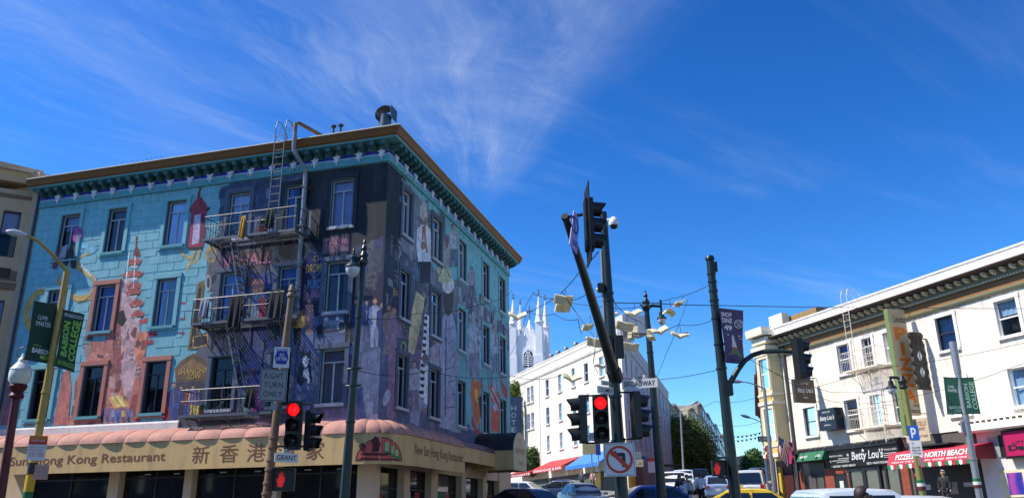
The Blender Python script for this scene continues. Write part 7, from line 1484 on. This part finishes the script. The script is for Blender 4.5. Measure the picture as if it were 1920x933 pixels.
# -- flags on the yellow house
fd = math.hypot(*(WB.p(U(-35.0),0,1.2).xy)); st0, st1 = at(1491,846,fd), at(1457,813,fd-1.0)
t = thing('striped_flag','stars and stripes flag on a slanting white staff by the yellow house','flag',st0); MB().tube([st0,st1],.02,6).build('staff', WTR, t)
def flagpt(x,y): # x along the staff from tip, y down the cloth
    a = st1.lerp(st0,.05+.5*x); return a+Vector((-.10*y+.05*math.sin(y*6+x*4),.1*math.sin(x*7+y*4)-.1*y,-1.25*y-.1*x*y))
FR, FW, FB = mat('flag_red',srgb(176,40,50),.8,var=.1), mat('flag_white',(.75,.73,.72),.8,var=.1), mat('flag_blue',srgb(40,46,100),.8,var=.1)
for k in range(9):
    b = MB(); m_ = FR if k%2 == 0 else FW
    for j in range(12):
        if k < 5 and j < 5: continue
        b.poly([flagpt(k/9,j/12),flagpt((k+1)/9,j/12),flagpt((k+1)/9,(j+1)/12),flagpt(k/9,(j+1)/12)])
    b.build('stripe', m_, t, smooth=None)
b = MB()
for k in range(5):
    for j in range(5): b.poly([flagpt(k/9,j/12),flagpt((k+1)/9,j/12),flagpt((k+1)/9,(j+1)/12),flagpt(k/9,(j+1)/12)])
b.build('canton', FB, t, smooth=None)
for k in range(4):
    for j in range(4): c = flagpt((k+.7)/9,(j+.6)/12)+Vector((0,-.012,0)); MB().obox(c,(.016,0,0),(0,.002,0),(0,0,.016)).build('star', FW, t)
m0 = at(1481,826,fd); t = thing('magenta_flag','magenta flag hanging beside the striped flag','flag',m0); b = MB(); n = 8
for j in range(n):
    for k in range(4):
        def Q(x,y): return m0+Vector((-.05+.42*x-.1*y+.04*math.sin(y*5), .12*math.sin(x*6+y*3), -1.3*y-.18*x*(1-y)))
        b.poly([Q(k/4,j/n),Q((k+1)/4,j/n),Q((k+1)/4,(j+1)/n),Q(k/4,(j+1)/n)])
b.build('cloth', mat('magenta_cloth',srgb(150,24,80),.8,var=.15), t, smooth=None); MB().tube([m0+Vector((-.1,0,.02)),m0+Vector((.5,.1,-.1))],.015,5).build('staff', WTR, t)

# ================================================================== BOOKS ON WIRES
PAGE = mat('cream_book_plastic', srgb(250,241,204), .55, var=.08, vscale=4); 
def lucent(m, k):
    N = m.node_tree.nodes; L = m.node_tree.links; p_ = N['Principled BSDF']; out = [n for n in N if n.type == 'OUTPUT_MATERIAL'][0]; tr = N.new('ShaderNodeBsdfTranslucent'); mx = N.new('ShaderNodeMixShader'); mx.inputs[0].default_value = k; L.new(p_.inputs['Base Color'].links[0].from_socket, tr.inputs['Color']); L.new(p_.outputs[0],mx.inputs[1]); L.new(tr.outputs[0],mx.inputs[2]); L.new(mx.outputs[0],out.inputs['Surface'])
lucent(PAGE, .35); lucent(mat('book_page_cream',srgb(252,246,216),.6,var=.1,vscale=8), .35)
def book(label, px, py, wpx, D, yaw, pitch, roll, open_, curl=.1):
    c = at(px,py,D); W_ = wpx*D/1600*.52; H_ = W_*1.0; t = thing('hanging_book',label,'book',c,'cream books hung on wires over the crossing'); Rm = Matrix.Rotation(yaw,3,'Z')@Matrix.Rotation(pitch,3,'X')@Matrix.Rotation(roll,3,'Y')
    for s in (-1,1):
        cov, pg = MB(), MB(); n = 6
        def Q(i,y,h): 
            x = i/n; a = open_+curl*math.sin(x*math.pi); return c+Rm@Vector((s*x*W_*math.cos(open_)+0, y*H_/2, x*W_*math.sin(open_)+curl*W_*math.sin(x*2.6)+h))
        for i in range(n):
            for (m_,h0,h1,e) in ((cov,0,.02,1.0),(pg,.021,.021+.06*(1-.5*i/n),.94)):
                m_.prism([Q(i,-e,h0),Q(i+1,-e,h0),Q(i+1,e,h0),Q(i,e,h0)],Rm@Vector((0,0,h1-h0)))
        cov.build('cover', PAGE, t); pg.build('pages', mat('book_page_cream',srgb(236,226,182),.6,var=.1,vscale=8), t)
    return c, t
BK = [('open cream book, topmost of the pair left of the mast arm',1057,564,38,22,.2,-.9,.15,.25),('smaller cream book just below another left of the mast arm',1057,579,32,22.3,.3,-.9,-.1,.15),
('cream book spread like a gull before the church tower',970,598,38,24,0.1,.55,0,.45),('cream book lying flat left of the mast arm, above the hotel roof',1104,615,26,22,.4,-.7,-.3,.12),('cream book tilted with pages drooping beside the mast arm',1116,643,34,21,.2,-1.0,.45,.2),
('cream book half hidden behind the foot of the mast arm',1129,690,32,23,.0,.35,0,.25),('cream book with wings raised in front of the hotel windows',1071,714,40,23,.1,.55,.05,.45),('cream book with a raised right page above its neighbours right of the pole',1187,592,34,23,.3,.5,-.2,.35),
('cream book face down, left of the twin-bracket lamp post',1172,613,34,23,.3,-.9,.3,.2),('cream book standing upright behind the face-down book',1190,622,20,24,.9,.2,1.2,.3),('small folded cream book below the upright one',1180,633,18,23.5,.8,.1,1.0,.5),
('lowest cream book of the cluster, underside showing',1184,652,32,22,.25,-1.0,.2,.3),('cream book hanging against the twin-bracket lamp post',1218,631,26,24,.9,.1,.9,.4),('cream book opened wide right of the twin-bracket lamp post',1237,625,34,24,.3,.55,-.3,.4),
('cream book bent like a tent near the teardrop lamp',1254,584,26,24,.5,-.3,.2,-.55),('cream book highest at the right near the teardrop lamp',1277,572,26,24.5,.4,-.5,-.4,.3),('cream book farthest right, spread flat in the sky',1273,633,36,24,.0,.5,.1,.35),('cream book peeping out from behind the central pole',1124,549,18,25,.5,.4,.3,.4),('small cream book seen just right of the central pole',1152,591,14,26,.4,.5,0,.4)]
WIRE = mat('black_wire',(.012,.012,.014),.6,var=0)
hang = []
for a in BK: hang.append((a, book(*a)))
def wire(label, pts, r=.011, sag=0.0, cat='wire'):
    P = []
    for i in range(len(pts)-1):
        a, b_ = pts[i], pts[i+1]; n = 14
        for k in range(n): t_ = k/n; q = Vector(a).lerp(Vector(b_),t_); q.z -= sag*4*t_*(1-t_); P.append(q)
    P.append(Vector(pts[-1])); return tag(MB().tube(P, r, 5).build('overhead_wire', WIRE, None), label, cat)
Wd = lambda x,y,D: at(x,y,D)
wire('black wire from the central pole across the trolley pole to the right edge',[Wd(1142,566,18.5),Wd(1210,567,20),P7.y(572),Wd(1660,576,32),Wd(1990,578,40)],.012,.02)
wire('black wire from the trolley pole top down to the teardrop lamp books',[P7.y(530),Wd(1254,560,24),Wd(1160,578,25),Wd(1000,552,30)],.010,.08)
wire('black wire from the trolley pole to the books beside the lamp post',[P7.y(596),Wd(1272,608,24),Wd(1190,625,23),Wd(1158,610,21)],.010,.1)
wire('black wire leaving the trolley pole low towards the hotel corner',[P7.y(691),Wd(1232,711,30),Wd(1160,706,20)],.010,.05)
wire('black wire from the mast arm signal down to the books at left',[Wd(1122,472,14),Wd(1088,508,18),Wd(1056,545,22),Wd(1036,562,23),Wd(960,600,30)],.011,.02)
wire('black wire running from the left pair of books past the mast arm to the hotel',[Wd(1054,546,22),Wd(1080,585,22),Wd(1112,628,21.5),Wd(1116,652,21),Wd(1112,680,24),Wd(1122,700,30)],.011,.02)
wire('black wire from the painted building across the sky to the church side',[WR.p(17.9,12.6,.1),Wd(1000,548,28),Wd(1056,556,22),Wd(1100,550,20),P5.y(545)],.010,.12)
wire('black wire from the painted side past the church pinnacles',[WR.p(17.9,10.9,.1),Wd(990,583,28),Wd(1040,588,24),Wd(1084,598,22),Wd(1092,625,22)],.010,.1)
wire('black wire from the central pole to the right books and lamp post',[P5.y(552),Wd(1170,585,22),Wd(1200,602,23),Wd(1214,612,34)],.010,.04)
wire('black wire strung from the lamp post up to the trolley pole',[Wd(1232,705,30),Wd(1250,660,26),Wd(1276,600,24),Wd(1290,560,24)],.008,.02)
wire('black wire between the green corner lamp and the painted side, upper',[P4.y(595),Wd(780,587,22),Wd(900,570,24),Wd(960,545,28)],.009,.1); wire('black wire between the green corner lamp and the painted side, lower',[P4.y(692),Wd(800,694,23),Wd(960,704,28),Wd(1062,700,24)],.009,.15)
wire('thin wire crossing the cream building at window height',[Wd(1440,690,36),Wd(1560,752,37),Wd(1700,745,33),Wd(1980,655,30)],.009,.15); wire('thin wire crossing low over the cream building',[Wd(1440,745,36),Wd(1640,690,34),Wd(1930,640,30)],.008,.1)
wire('thin wire from the curved signal arm to the cream wall',[Wd(1404,672,23.3),Wd(1470,706,28),Wd(1560,735,36),WB.p(U(-27.6),Z(6.6),.1)],.009,.03)
wire('thin wire over the narrow street by the far lamps',[Wd(1250,768,60),Wd(1340,752,60),Wd(1440,735,60)],.015,.3); wire('thin wire lower over the narrow street',[Wd(1255,803,70),Wd(1340,795,70),Wd(1435,786,70)],.015,.3)
for k,(y0,y1,D) in enumerate(((815,808,75),(824,815,78))):
    a,c = Wd(1335,y0,D),Wd(1432,y1,D); wire(['string of pennants wire, upper, over the narrow street','string of pennants wire, lower, over the narrow street'][k],[a,c],.012,.25)
    for j in range(1,12): q = a.lerp(c,j/12); q.z -= .25*4*(j/12)*(1-j/12); tag(MB().lathe(q-Vector((0,0,.16)),[(.03,0),(.09,.05),(.09,.12),(.03,.17)],8).build('string_lamp', WIRE, None, smooth=True),'tiny dark bulb on the strings over the narrow street','bulb','string bulbs over the narrow street')
for (a,(c,t)) in hang[:]:
    p0 = c+Vector((0,0,.04)); p1 = c+Vector((.05,.02,.38)); MB().tube([p0,p0.lerp(p1,.5)+Vector((.05,0,0)),p1],.007,5).build('hanger', WIRE, t)
# ================================================================== CARS
TYRE = mat('tyre_rubber',(.02,.02,.02),.85); RIM = mat('alloy_rim',(.4,.4,.42),.35,.7); CGL = mat('car_glass',(.012,.016,.02),.04,spec=.8,var=0); TLR = mat('tail_lamp_red',(.45,.02,.02),.25,var=0); HLC = mat('head_lamp_clear',(.6,.62,.64),.15,var=0); PLT = mat('number_plate',(.7,.7,.68),.5)
def paint(name, col): return mat(name, col, .32, var=.05, vscale=1.5, coat=.6)
CARS = {'sedan':dict(L=4.6,W=1.78,H=1.44,belt=.92,hood=.80,a=(1.15,.35,-1.05,-1.75),g=.70,tail=.96),
        'hatch':dict(L=4.3,W=1.76,H=1.50,belt=.95,hood=.82,a=(1.35,.35,-1.2,-1.95),g=.72,tail=1.0),
        'suv':dict(L=4.8,W=1.92,H=1.80,belt=1.12,hood=1.02,a=(1.15,.5,-1.95,-2.25),g=.76,tail=1.12),
        'van':dict(L=4.8,W=1.88,H=1.86,belt=1.08,hood=.95,a=(1.75,.75,-2.1,-2.32),g=.78,tail=1.08),
        'mini':dict(L=4.4,W=1.72,H=1.74,belt=1.04,hood=.95,a=(1.5,.7,-1.85,-2.1),g=.80,tail=1.04),
        'pickup':dict(L=5.2,W=1.92,H=1.78,belt=1.10,hood=1.05,a=(1.2,.6,-.55,-.75),g=.76,tail=1.10)}
def car(name, label, kind, c, az, m, taxi=False, rack=False, cat='car', group=None):
    k = CARS[kind]; L, W, H = k['L'], k['W']/2, k['H']; c = Vector(c); f = dirz(az); l = Vector((-f.y,f.x,0)); t = thing(name,label,cat,c,group)
    sl = (gz(c.y+f.y*1.3)-gz(c.y-f.y*1.3))/2.6; F = (f+Vector((0,0,sl))).normalized(); UP = F.cross(l).normalized()
    def T(x,y,z): return c+F*x+l*y+UP*z
    hl = L/2; st = [(-hl,.30,k['tail']-.12,.82),(-hl+.10,.24,k['tail']-.02,.93),(-hl+.5,.2,k['tail'],.985),(-1.3,.2,k['belt']+.02,1.0),(0,.2,k['belt'],1.0),(1.0,.2,k['belt']-.02,1.0),(hl-1.0,.2,k['hood']+.06,.985),(hl-.35,.22,k['hood']-.04,.93),(hl-.08,.27,k['hood']-.16,.84),(hl,.32,k['hood']-.28,.74)]
    b = MB(); npf = 0
    for x,z0,z1,ws in st:
        w = W*ws; pr = [(0,z0),(w*.86,z0),(w*.97,z0+.12),(w,z0+(z1-z0)*.45),(w*.985,z0+(z1-z0)*.72),(w*.94,z1-.04),(w*.80,z1),(0,z1+.03)]; full = [(y,z) for y,z in pr]+[(-y,z) for y,z in pr[-2:0:-1]]; npf = len(full)
        for y,z in full: b.v.append(tuple(T(x,y,z)))
    for i in range(len(st)-1):
        for j in range(npf): q = (j+1)%npf; b.f.append([i*npf+j,i*npf+q,(i+1)*npf+q,(i+1)*npf+j])
    b.f.append(list(range(npf))); b.f.append([(len(st)-1)*npf+j for j in range(npf)][::-1]); b.build('body', m, t, smooth=True)
    a0,a1,a2,a3 = k['a']; zb = k['belt']-.01; wb = W*.90; wt = W*k['g']
    # cabin: rounded roof over pillars
    rows = [(a0,wb*.93,zb),(a0*.55+a1*.45,(wb+wt)/2*.985,(zb+H)/2),(a1,wt,H-.045),(a1-.22,wt*.99,H-.008),((a1+a2)/2,wt*1.0,H),(a2+.22,wt*.99,H-.012),(a2,wt*.985,H-.055),(a2*.5+a3*.5,(wb+wt)/2*.97,(zb+H)/2),(a3,wb*.92,zb)]
    b = MB()
    for x,w,z in rows:
        s_ = (z-zb)/(H-zb)
        for y,dz in ((w,-.05*s_),(w*.9,0),(w*.45,.02*s_),(0,.028*s_),(-w*.45,.02*s_),(-w*.9,0),(-w,-.05*s_)): b.v.append(tuple(T(x,y,z+dz)))
    n7 = 7
    for i in range(len(rows)-1):
        for j in range(n7-1): b.f.append([i*n7+j,i*n7+j+1,(i+1)*n7+j+1,(i+1)*n7+j])
    b.build('roof', m, t, smooth=True)
    cbn = MB()
    for s in (1,-1): cbn.poly([T(rows[i][0],s*rows[i][1]*.992,rows[i][2]-.05*((rows[i][2]-zb)/(H-zb))) for i in range(len(rows))])
    cbn.build('pillars', m, t, smooth=None)
    def quadpane(r0,r1,e0,e1,nm):
        (x0,w0,z0),(x1,w1,z1) = r0,r1; nrm = Vector((0,0,0)); A = T(x0,w0*e0,z0); B_ = T(x0,-w0*e0,z0); C_ = T(x1,-w1*e1,z1); D_ = T(x1,w1*e1,z1); n_ = (B_-A).cross(D_-A).normalized()
        if n_.dot(UP) < 0: n_ = -n_
        o = n_*.035; MB().poly([A+o,B_+o,C_+o,D_+o]).build(nm, CGL, t, smooth=None)
    def lerp3(p,q,s): return tuple(p[i]+(q[i]-p[i])*s for i in range(3))
    quadpane(lerp3(rows[0],rows[2],.06),lerp3(rows[0],rows[2],.93),.93,.90,'windscreen'); quadpane(lerp3(rows[8],rows[6],.08),lerp3(rows[8],rows[6],.90),.88,.84,'rear_window')
    zl, zh = zb+.05, H-.13
    for s in (1,-1):
        def side(x,z): fr = (z-zb)/(H-zb); return T(x,s*((wb+(wt-wb)*fr)+.006),z)
        def xf(z): return a0+(a1-a0)*(z-zb)/(H-zb)-.16
        def xr(z): return a3+(a2-a3)*(z-zb)/(H-zb)+.16
        mid = (a1+a2)/2-.05
        MB().poly([side(xf(zl),zl),side(mid+.04,zl),side(mid+.04,zh),side(xf(zh),zh)]).build('side_window', CGL, t, smooth=None)
        if kind in ('suv','van','mini'):
            q = a2+.45; MB().poly([side(mid-.04,zl),side(q+.04,zl),side(q+.04,zh),side(mid-.04,zh)]).build('side_window', CGL, t, smooth=None); MB().poly([side(q-.06,zl),side(xr(zl),zl),side(xr(zh),zh),side(q-.06,zh)]).build('side_window', CGL, t, smooth=None)
        else: MB().poly([side(mid-.04,zl),side(xr(zl),zl),side(xr(zh),zh),side(mid-.04,zh)]).build('side_window', CGL, t, smooth=None)
        MB().obox(T(a0-.25,s*(W+.09),zb+.05),F*.06,l*.10,UP*.07).build('mirror', m, t)
        for x in (hl*.62,-hl*.60):
            wc = T(x,s*(W-.10),.32); wh = MB().lathe(wc,[(.20,-.11),(.30,-.105),(.325,-.06),(.325,.06),(.30,.105),(.20,.11)],20,axis=l).build('wheel', TYRE, t, smooth=True); MB().lathe(wc+l*s*.10,[(.21,0),(.19,.014),(.06,.02),(.02,.022)],14,axis=l*s).build('rim', RIM, wh)
        MB().obox(T(hl-.12,s*W*.58,k['hood']-.24),F*.10,l*.18,UP*.07).build('headlight', HLC, t)
        zt_ = k['tail']-.18; MB().obox(T(-hl+.05,s*W*.74,zt_),F*.07,l*.11,UP*(.09 if kind in ('sedan','hatch') else .18)).build('taillight', TLR, t)
    MB().obox(T(-hl+.015,0,k['tail']-.35),F*.02,l*.17,UP*.08).build('number_plate', PLT, t); MB().obox(T(-hl+.03,0,.42),F*.08,l*W*.9,UP*.09).build('bumper', m, t); MB().obox(T(hl-.06,0,.40),F*.08,l*W*.8,UP*.09).build('bumper', mat('grey_bumper',(.1,.1,.1),.6), t)
    if taxi:
        g = MB(); g.prism([T(-.02,-.28,H+.02),T(.12,-.24,H+.15),T(-.16,-.24,H+.15),T(-.26,-.28,H+.02)],l*.52); g.build('taxi_sign', mat('taxi_sign_white',(.75,.72,.5),.5), t)
        lettering(None,'TAXI',0,1,0,1,0,SBK,t,fn=lambda x,y: T(-.23+.06*y,.2-.4*x,H+.04+.09*y)-F*.02,name='lettering')
    if rack:
        for s in (1,-1): MB().tube([T(a1-.1,s*wt*.8,H+.01),T(a1-.2,s*wt*.8,H+.07),T(a2+.2,s*wt*.8,H+.07),T(a2+.1,s*wt*.8,H+.0)],.018,6).build('roof_rail', STEEL, t)
        for x in (a1-.5,(a1+a2)/2,a2+.5): MB().tube([T(x,-wt*.8,H+.075),T(x,wt*.8,H+.075)],.016,6).build('roof_bar', STEEL, t)
    return t
def ground_at(px, D): p = at(px,900,D); return Vector((p.x,p.y,gz(p.y,p.x)))
NVY = paint('navy_car_paint',(.012,.018,.075)); SLV = paint('silver_car_paint',(.42,.46,.48)); WHC = paint('white_car_paint',(.70,.70,.70)); YEC = paint('taxi_yellow_paint',(.75,.50,.015)); BLC = paint('blue_car_paint',(.03,.07,.30)); BKC = paint('black_car_paint',(.014,.014,.018)); GYC = paint('pewter_car_paint',(.09,.11,.13)); PBL = paint('pale_blue_car_paint',(.24,.34,.55)); BWH = paint('bluish_white_car_paint',(.62,.68,.74))
car('sedan','dark navy car under the entrance canopy of the painted building','hatch',ground_at(974,38.0),-45,NVY)
car('suv','dark grey sport utility car with a red tail lamp before the red awning','suv',ground_at(1020,94.0),-28,GYC)
car('sedan','dark blue sedan left of the silver sedan at the crossing','sedan',ground_at(1052,60.0),-55,paint('ink_blue_car_paint',(.012,.03,.09)))
car('sedan','silver sedan in front of the red awning at the bottom of the view','sedan',ground_at(1091,45.0),168,SLV)
car('hatch','white hatchback glimpsed behind the navy car near the canopy','hatch',ground_at(970,72.0),-60,WHC)
car('sedan','deep blue sedan behind the green lamp post right of the no left turn sign','sedan',ground_at(1236,36.0),80,BLC)
car('taxi','yellow taxi crossing in front of the trolley pole','sedan',ground_at(1379,29.8),-78,YEC,taxi=True,cat='taxi')
car('minivan','white minivan seen from behind on the narrow street','van',ground_at(1408,53.0),18,WHC)
car('hatch','pale blue hatchback seen from behind left of the trolley pole','hatch',ground_at(1341,58.0),10,PBL)
car('pickup_truck','white pickup truck parked at the left kerb by the ficus tree','pickup',ground_at(1264,57.0),192,WHC,cat='truck')
car('suv','white sport utility car parked behind the white pickup truck','suv',ground_at(1282,68.0),194,BWH)
car('suv','dark sport utility car parked under the ficus tree shade','suv',ground_at(1311,78.0),194,BKC)
car('suv','dark blue sport utility car going away ahead of the white minivan','suv',ground_at(1422,84.0),16,paint('slate_blue_car_paint',(.08,.11,.2)))
car('sedan','black sedan between the minivan and the blue sport utility car','sedan',ground_at(1421,68.0),16,BKC)
car('hatch','dark hatchback far down the left side of the street','hatch',ground_at(1350,96.0),14,GYC)
car('minivan','near white minivan with blue reflections on its roof at the bottom right','mini',ground_at(1558,18.5),6,BWH)
car('sedan','silver grey sedan below the pizzeria awning at the bottom edge','sedan',ground_at(1690,24.0),-45,SLV)

# ================================================================== PEOPLE
SKN = [mat('skin_light',(.42,.26,.19),.55,var=.05),mat('skin_tan',(.30,.17,.11),.55,var=.05),mat('skin_brown',(.14,.075,.045),.55,var=.05)]
def skin_mesh(name, m, parent, verts, edges, radii, root=0, sub=2):
    me = bpy.data.meshes.new(name); off = root_loc(parent); me.from_pydata([tuple(Vector(v)-off) for v in verts],edges,[]); me.materials.append(m); o = bpy.data.objects.new(name,me); COL.objects.link(o); o.parent = parent
    md = o.modifiers.new('skin','SKIN'); sv = me.skin_vertices[0].data
    for i,r in enumerate(radii): sv[i].radius = (r,r) if not isinstance(r,tuple) else r; sv[i].use_root = (i == root)
    md.use_smooth_shade = True; s = o.modifiers.new('sub','SUBSURF'); s.levels = sub; s.render_levels = sub; return o
def person(label, c, az, h=1.72, skin=0, top=(.4,.4,.4), legs=(.03,.03,.05), hair=(.02,.015,.012), pose='walk', long_hair=False, headturn=0.0, name='person', legs_skin=False, sleeve=True):
    c = Vector(c); f = dirz(az); l = Vector((-f.y,f.x,0)); t = thing('person',label,'person',c); s = h/1.72
    def T(x,y,z): return c+f*(x*s)+l*(y*s)+Vector((0,0,z*s))
    st = {'walk':.22,'stand':.04,'photo':.08}[pose]
    J = {'pel':(0,0,.95),'waist':(0,0,1.08),'chest':(.0,0,1.28),'neck':(.0,0,1.45),'head0':(.02,0,1.53),'head':(.03,0,1.61),'headt':(.02,0,1.68),
         'hipL':(0,.09,.90),'kneeL':(st*.75+.04,.10,.50),'ankL':(st*.9,.10,.09),'toeL':(st*.9+.15,.11,.04),'hipR':(0,-.09,.90),'kneeR':(-st*.35+.03,-.10,.50),'ankR':(-st*1.1,-.10,.11),'toeR':(-st*1.1+.15,-.11,.05),
         'shL':(0,.17,1.40),'shR':(0,-.17,1.40)}
    if pose == 'photo': J.update({'elL':(.18,.26,1.28),'wrL':(.26,.08,1.56),'haL':(.28,.04,1.64),'elR':(.18,-.26,1.28),'wrR':(.26,-.08,1.56),'haR':(.28,-.04,1.64)})
    else: J.update({'elL':(-.06*(st>.1),.24,1.13),'wrL':(.10,.25,.90),'haL':(.13,.25,.82),'elR':(-.03,-.24,1.13),'wrR':(.05*(st>.1)+.02,-.25,.90),'haR':(.06,-.25,.82)})
    N = list(J); E = [('pel','waist'),('waist','chest'),('chest','neck'),('neck','head0'),('head0','head'),('head','headt'),('pel','hipL'),('hipL','kneeL'),('kneeL','ankL'),('ankL','toeL'),('pel','hipR'),('hipR','kneeR'),('kneeR','ankR'),('ankR','toeR'),('chest','shL'),('shL','elL'),('elL','wrL'),('wrL','haL'),('chest','shR'),('shR','elR'),('elR','wrR'),('wrR','haR')]
    R = dict(pel=.125,waist=.115,chest=.135,neck=.052,head0=.066,head=.092,headt=.07,hipL=.085,hipR=.085,kneeL=.058,kneeR=.058,ankL=.04,ankR=.04,toeL=.035,toeR=.035,shL=.06,shR=.06,elL=.042,elR=.042,wrL=.03,wrR=.03,haL=.036,haR=.036)
    def sub(names, edges, nm, m, grow, tweak=None):
        ns = list(names); V = [T(*J[n]) for n in ns]; ed = [(ns.index(a),ns.index(b)) for a,b in edges]; return skin_mesh(nm,m,t,V,ed,[(R[n]+grow)*s for n in ns])
    body = sub(N,E,'body',SKN[skin],0.0)
    tm = mat('top_%02x%02x%02x'%tuple(int(x*255) for x in top),top,.85,var=.15,vscale=9); lm = mat('legs_%02x%02x%02x'%tuple(int(x*255) for x in legs),legs,.85,var=.15,vscale=9)
    tn = ['waist','pel','chest','shL','elL','shR','elR']+(['wrL','wrR'] if sleeve else []); te = [('waist','pel'),('waist','chest'),('chest','shL'),('shL','elL'),('chest','shR'),('shR','elR')]+([('elL','wrL'),('elR','wrR')] if sleeve else [])
    sub(tn,te,'shirt',tm,.032); sub(['pel','hipL','kneeL','ankL','hipR','kneeR','ankR'],[('pel','hipL'),('hipL','kneeL'),('kneeL','ankL'),('pel','hipR'),('hipR','kneeR'),('kneeR','ankR')],'trousers',lm,.022)
    sub(['ankL','toeL'],[('ankL','toeL')],'shoe',mat('shoe_dark',(.03,.03,.03),.6),.014); sub(['ankR','toeR'],[('ankR','toeR')],'shoe',MATS['shoe_dark'],.014)
    hm = mat('hair_%02x%02x'%(int(hair[0]*255),int(hair[1]*255)),hair,.6,var=.2,vscale=30); hd = MB(); hc = T(.012,0,1.632); hf = (f*math.cos(headturn)+l*math.sin(headturn))
    nu, nv_ = 12, 7
    for i in range(nv_+1):
        ph = math.pi/2-(i/nv_)*math.pi*.62
        for j in range(nu): a = 2*math.pi*j/nu; d = hf*math.cos(a)+Vector((-hf.y,hf.x,0))*math.sin(a); front = max(0,math.cos(a)); zz = math.sin(ph); lim = zz if front < .3 else max(zz,.25+.45*front); rr = .105*math.cos(math.asin(max(-1,min(1,lim)))); hd.v.append(tuple(hc+d*rr*s*1.02+Vector((0,0,lim*.115*s+ .012*s))-hf*.008))
    for i in range(nv_):
        for j in range(nu): q = (j+1)%nu; hd.f.append([i*nu+j,i*nu+q,(i+1)*nu+q,(i+1)*nu+j])
    hd.build('hair',hm,t,smooth=True)
    if long_hair: MB().lathe(T(-.05,0,1.42),[(.05,-.05),(.085,.04),(.10,.14),(.095,.24),(.05,.3)],12).build('hair',hm,t,smooth=True)
    fc = T(.03,0,1.605); side = Vector((-hf.y,hf.x,0))
    MB().prism([fc+hf*.088*s+Vector((0,0,.03*s)),fc+hf*.118*s-Vector((0,0,.012*s)),fc+hf*.088*s+side*.014-Vector((0,0,.018*s)),fc+hf*.088*s-side*.014-Vector((0,0,.018*s))],hf*.004).build('nose',SKN[skin],t)
    for sg in (1,-1): MB().lathe(fc+hf*.086*s+side*sg*.032*s+Vector((0,0,.025*s)),[(.011,0),(.009,.006),(.002,.008)],8,axis=hf).build('eye',mat('eye_dark',(.02,.015,.012),.3),t); MB().lathe(fc+side*sg*.095*s-hf*.01,[(.022,-.006),(.024,.004),(.01,.012)],8,axis=side*sg).build('ear',SKN[skin],t)
    MB().obox(fc+hf*.090*s-Vector((0,0,.045*s)),side*.022*s,hf*.003,Vector((0,0,.004*s))).build('mouth',mat('lip',(.22,.08,.07),.5),t)
    if pose == 'photo': MB().obox(T(.32,0,1.63),l*.07,f*.006,Vector((0,0,.035))).build('phone',SBK,t)
    return t
G = ground_at
person('man with short dark brown hair walking right past the near white minivan',G(1612,12.2)+Vector((0,0,0)),88,1.70,2,(.10,.12,.10),(.03,.03,.05),(.025,.012,.010),'walk',headturn=-.2)
person('person in a pale top raising a phone with both hands at the crossing',G(1281,37.0),150,1.64,0,(.45,.52,.58),(.05,.06,.10),(.02,.015,.012),'photo',True)
person('dark-haired person in a black jacket left of the phone user',G(1274,46.0),175,1.68,1,(.025,.025,.03),(.03,.03,.04),(.015,.012,.01),'stand',True)
person('person in a grey top right behind the phone user',G(1288,45.0),180,1.72,0,(.30,.30,.30),(.04,.04,.06),(.06,.04,.03),'stand')
person('man in a white jacket walking away beside the pale blue hatchback',G(1313,46.0),20,1.80,1,(.66,.66,.66),(.02,.02,.025),(.02,.015,.012),'walk')
person('pedestrian in a red top on the right footway of the narrow street',WY.p(-16,0,1.3)+Vector((0,0,gz(WY.p(-16,0,1.3).y)+.14)),200,1.72,1,(.45,.03,.04),(.02,.02,.03),(.02,.015,.012),'walk')
person('pedestrian in a dark coat behind the one in a red top',WY.p(-20,0,1.0)+Vector((0,0,gz(WY.p(-20,0,1).y)+.14)),190,1.70,0,(.03,.035,.05),(.02,.02,.03),(.03,.02,.015),'stand')
q = WB.p(U(-24.2),0,1.6); person('grey-haired man in a black jacket standing below the pizzeria awning',Vector((q.x,q.y,gz(q.y)+.14)),230,1.74,0,(.02,.02,.022),(.03,.03,.035),(.42,.40,.38),'stand')
q = WB.p(-66.5,0,2.0); person('person in a yellow cap far off before the blue awning',Vector((q.x,q.y,gz(q.y,q.x)+.14)),200,1.72,0,(.10,.10,.12),(.03,.03,.04),(.5,.4,.05),'stand')
q = WB.p(-63.0,0,2.6); person('person in an orange vest by the no left turn sign near the hotel',Vector((q.x,q.y,gz(q.y,q.x)+.14)),215,1.72,0,(.55,.30,.22),(.03,.03,.04),(.05,.03,.02),'walk')
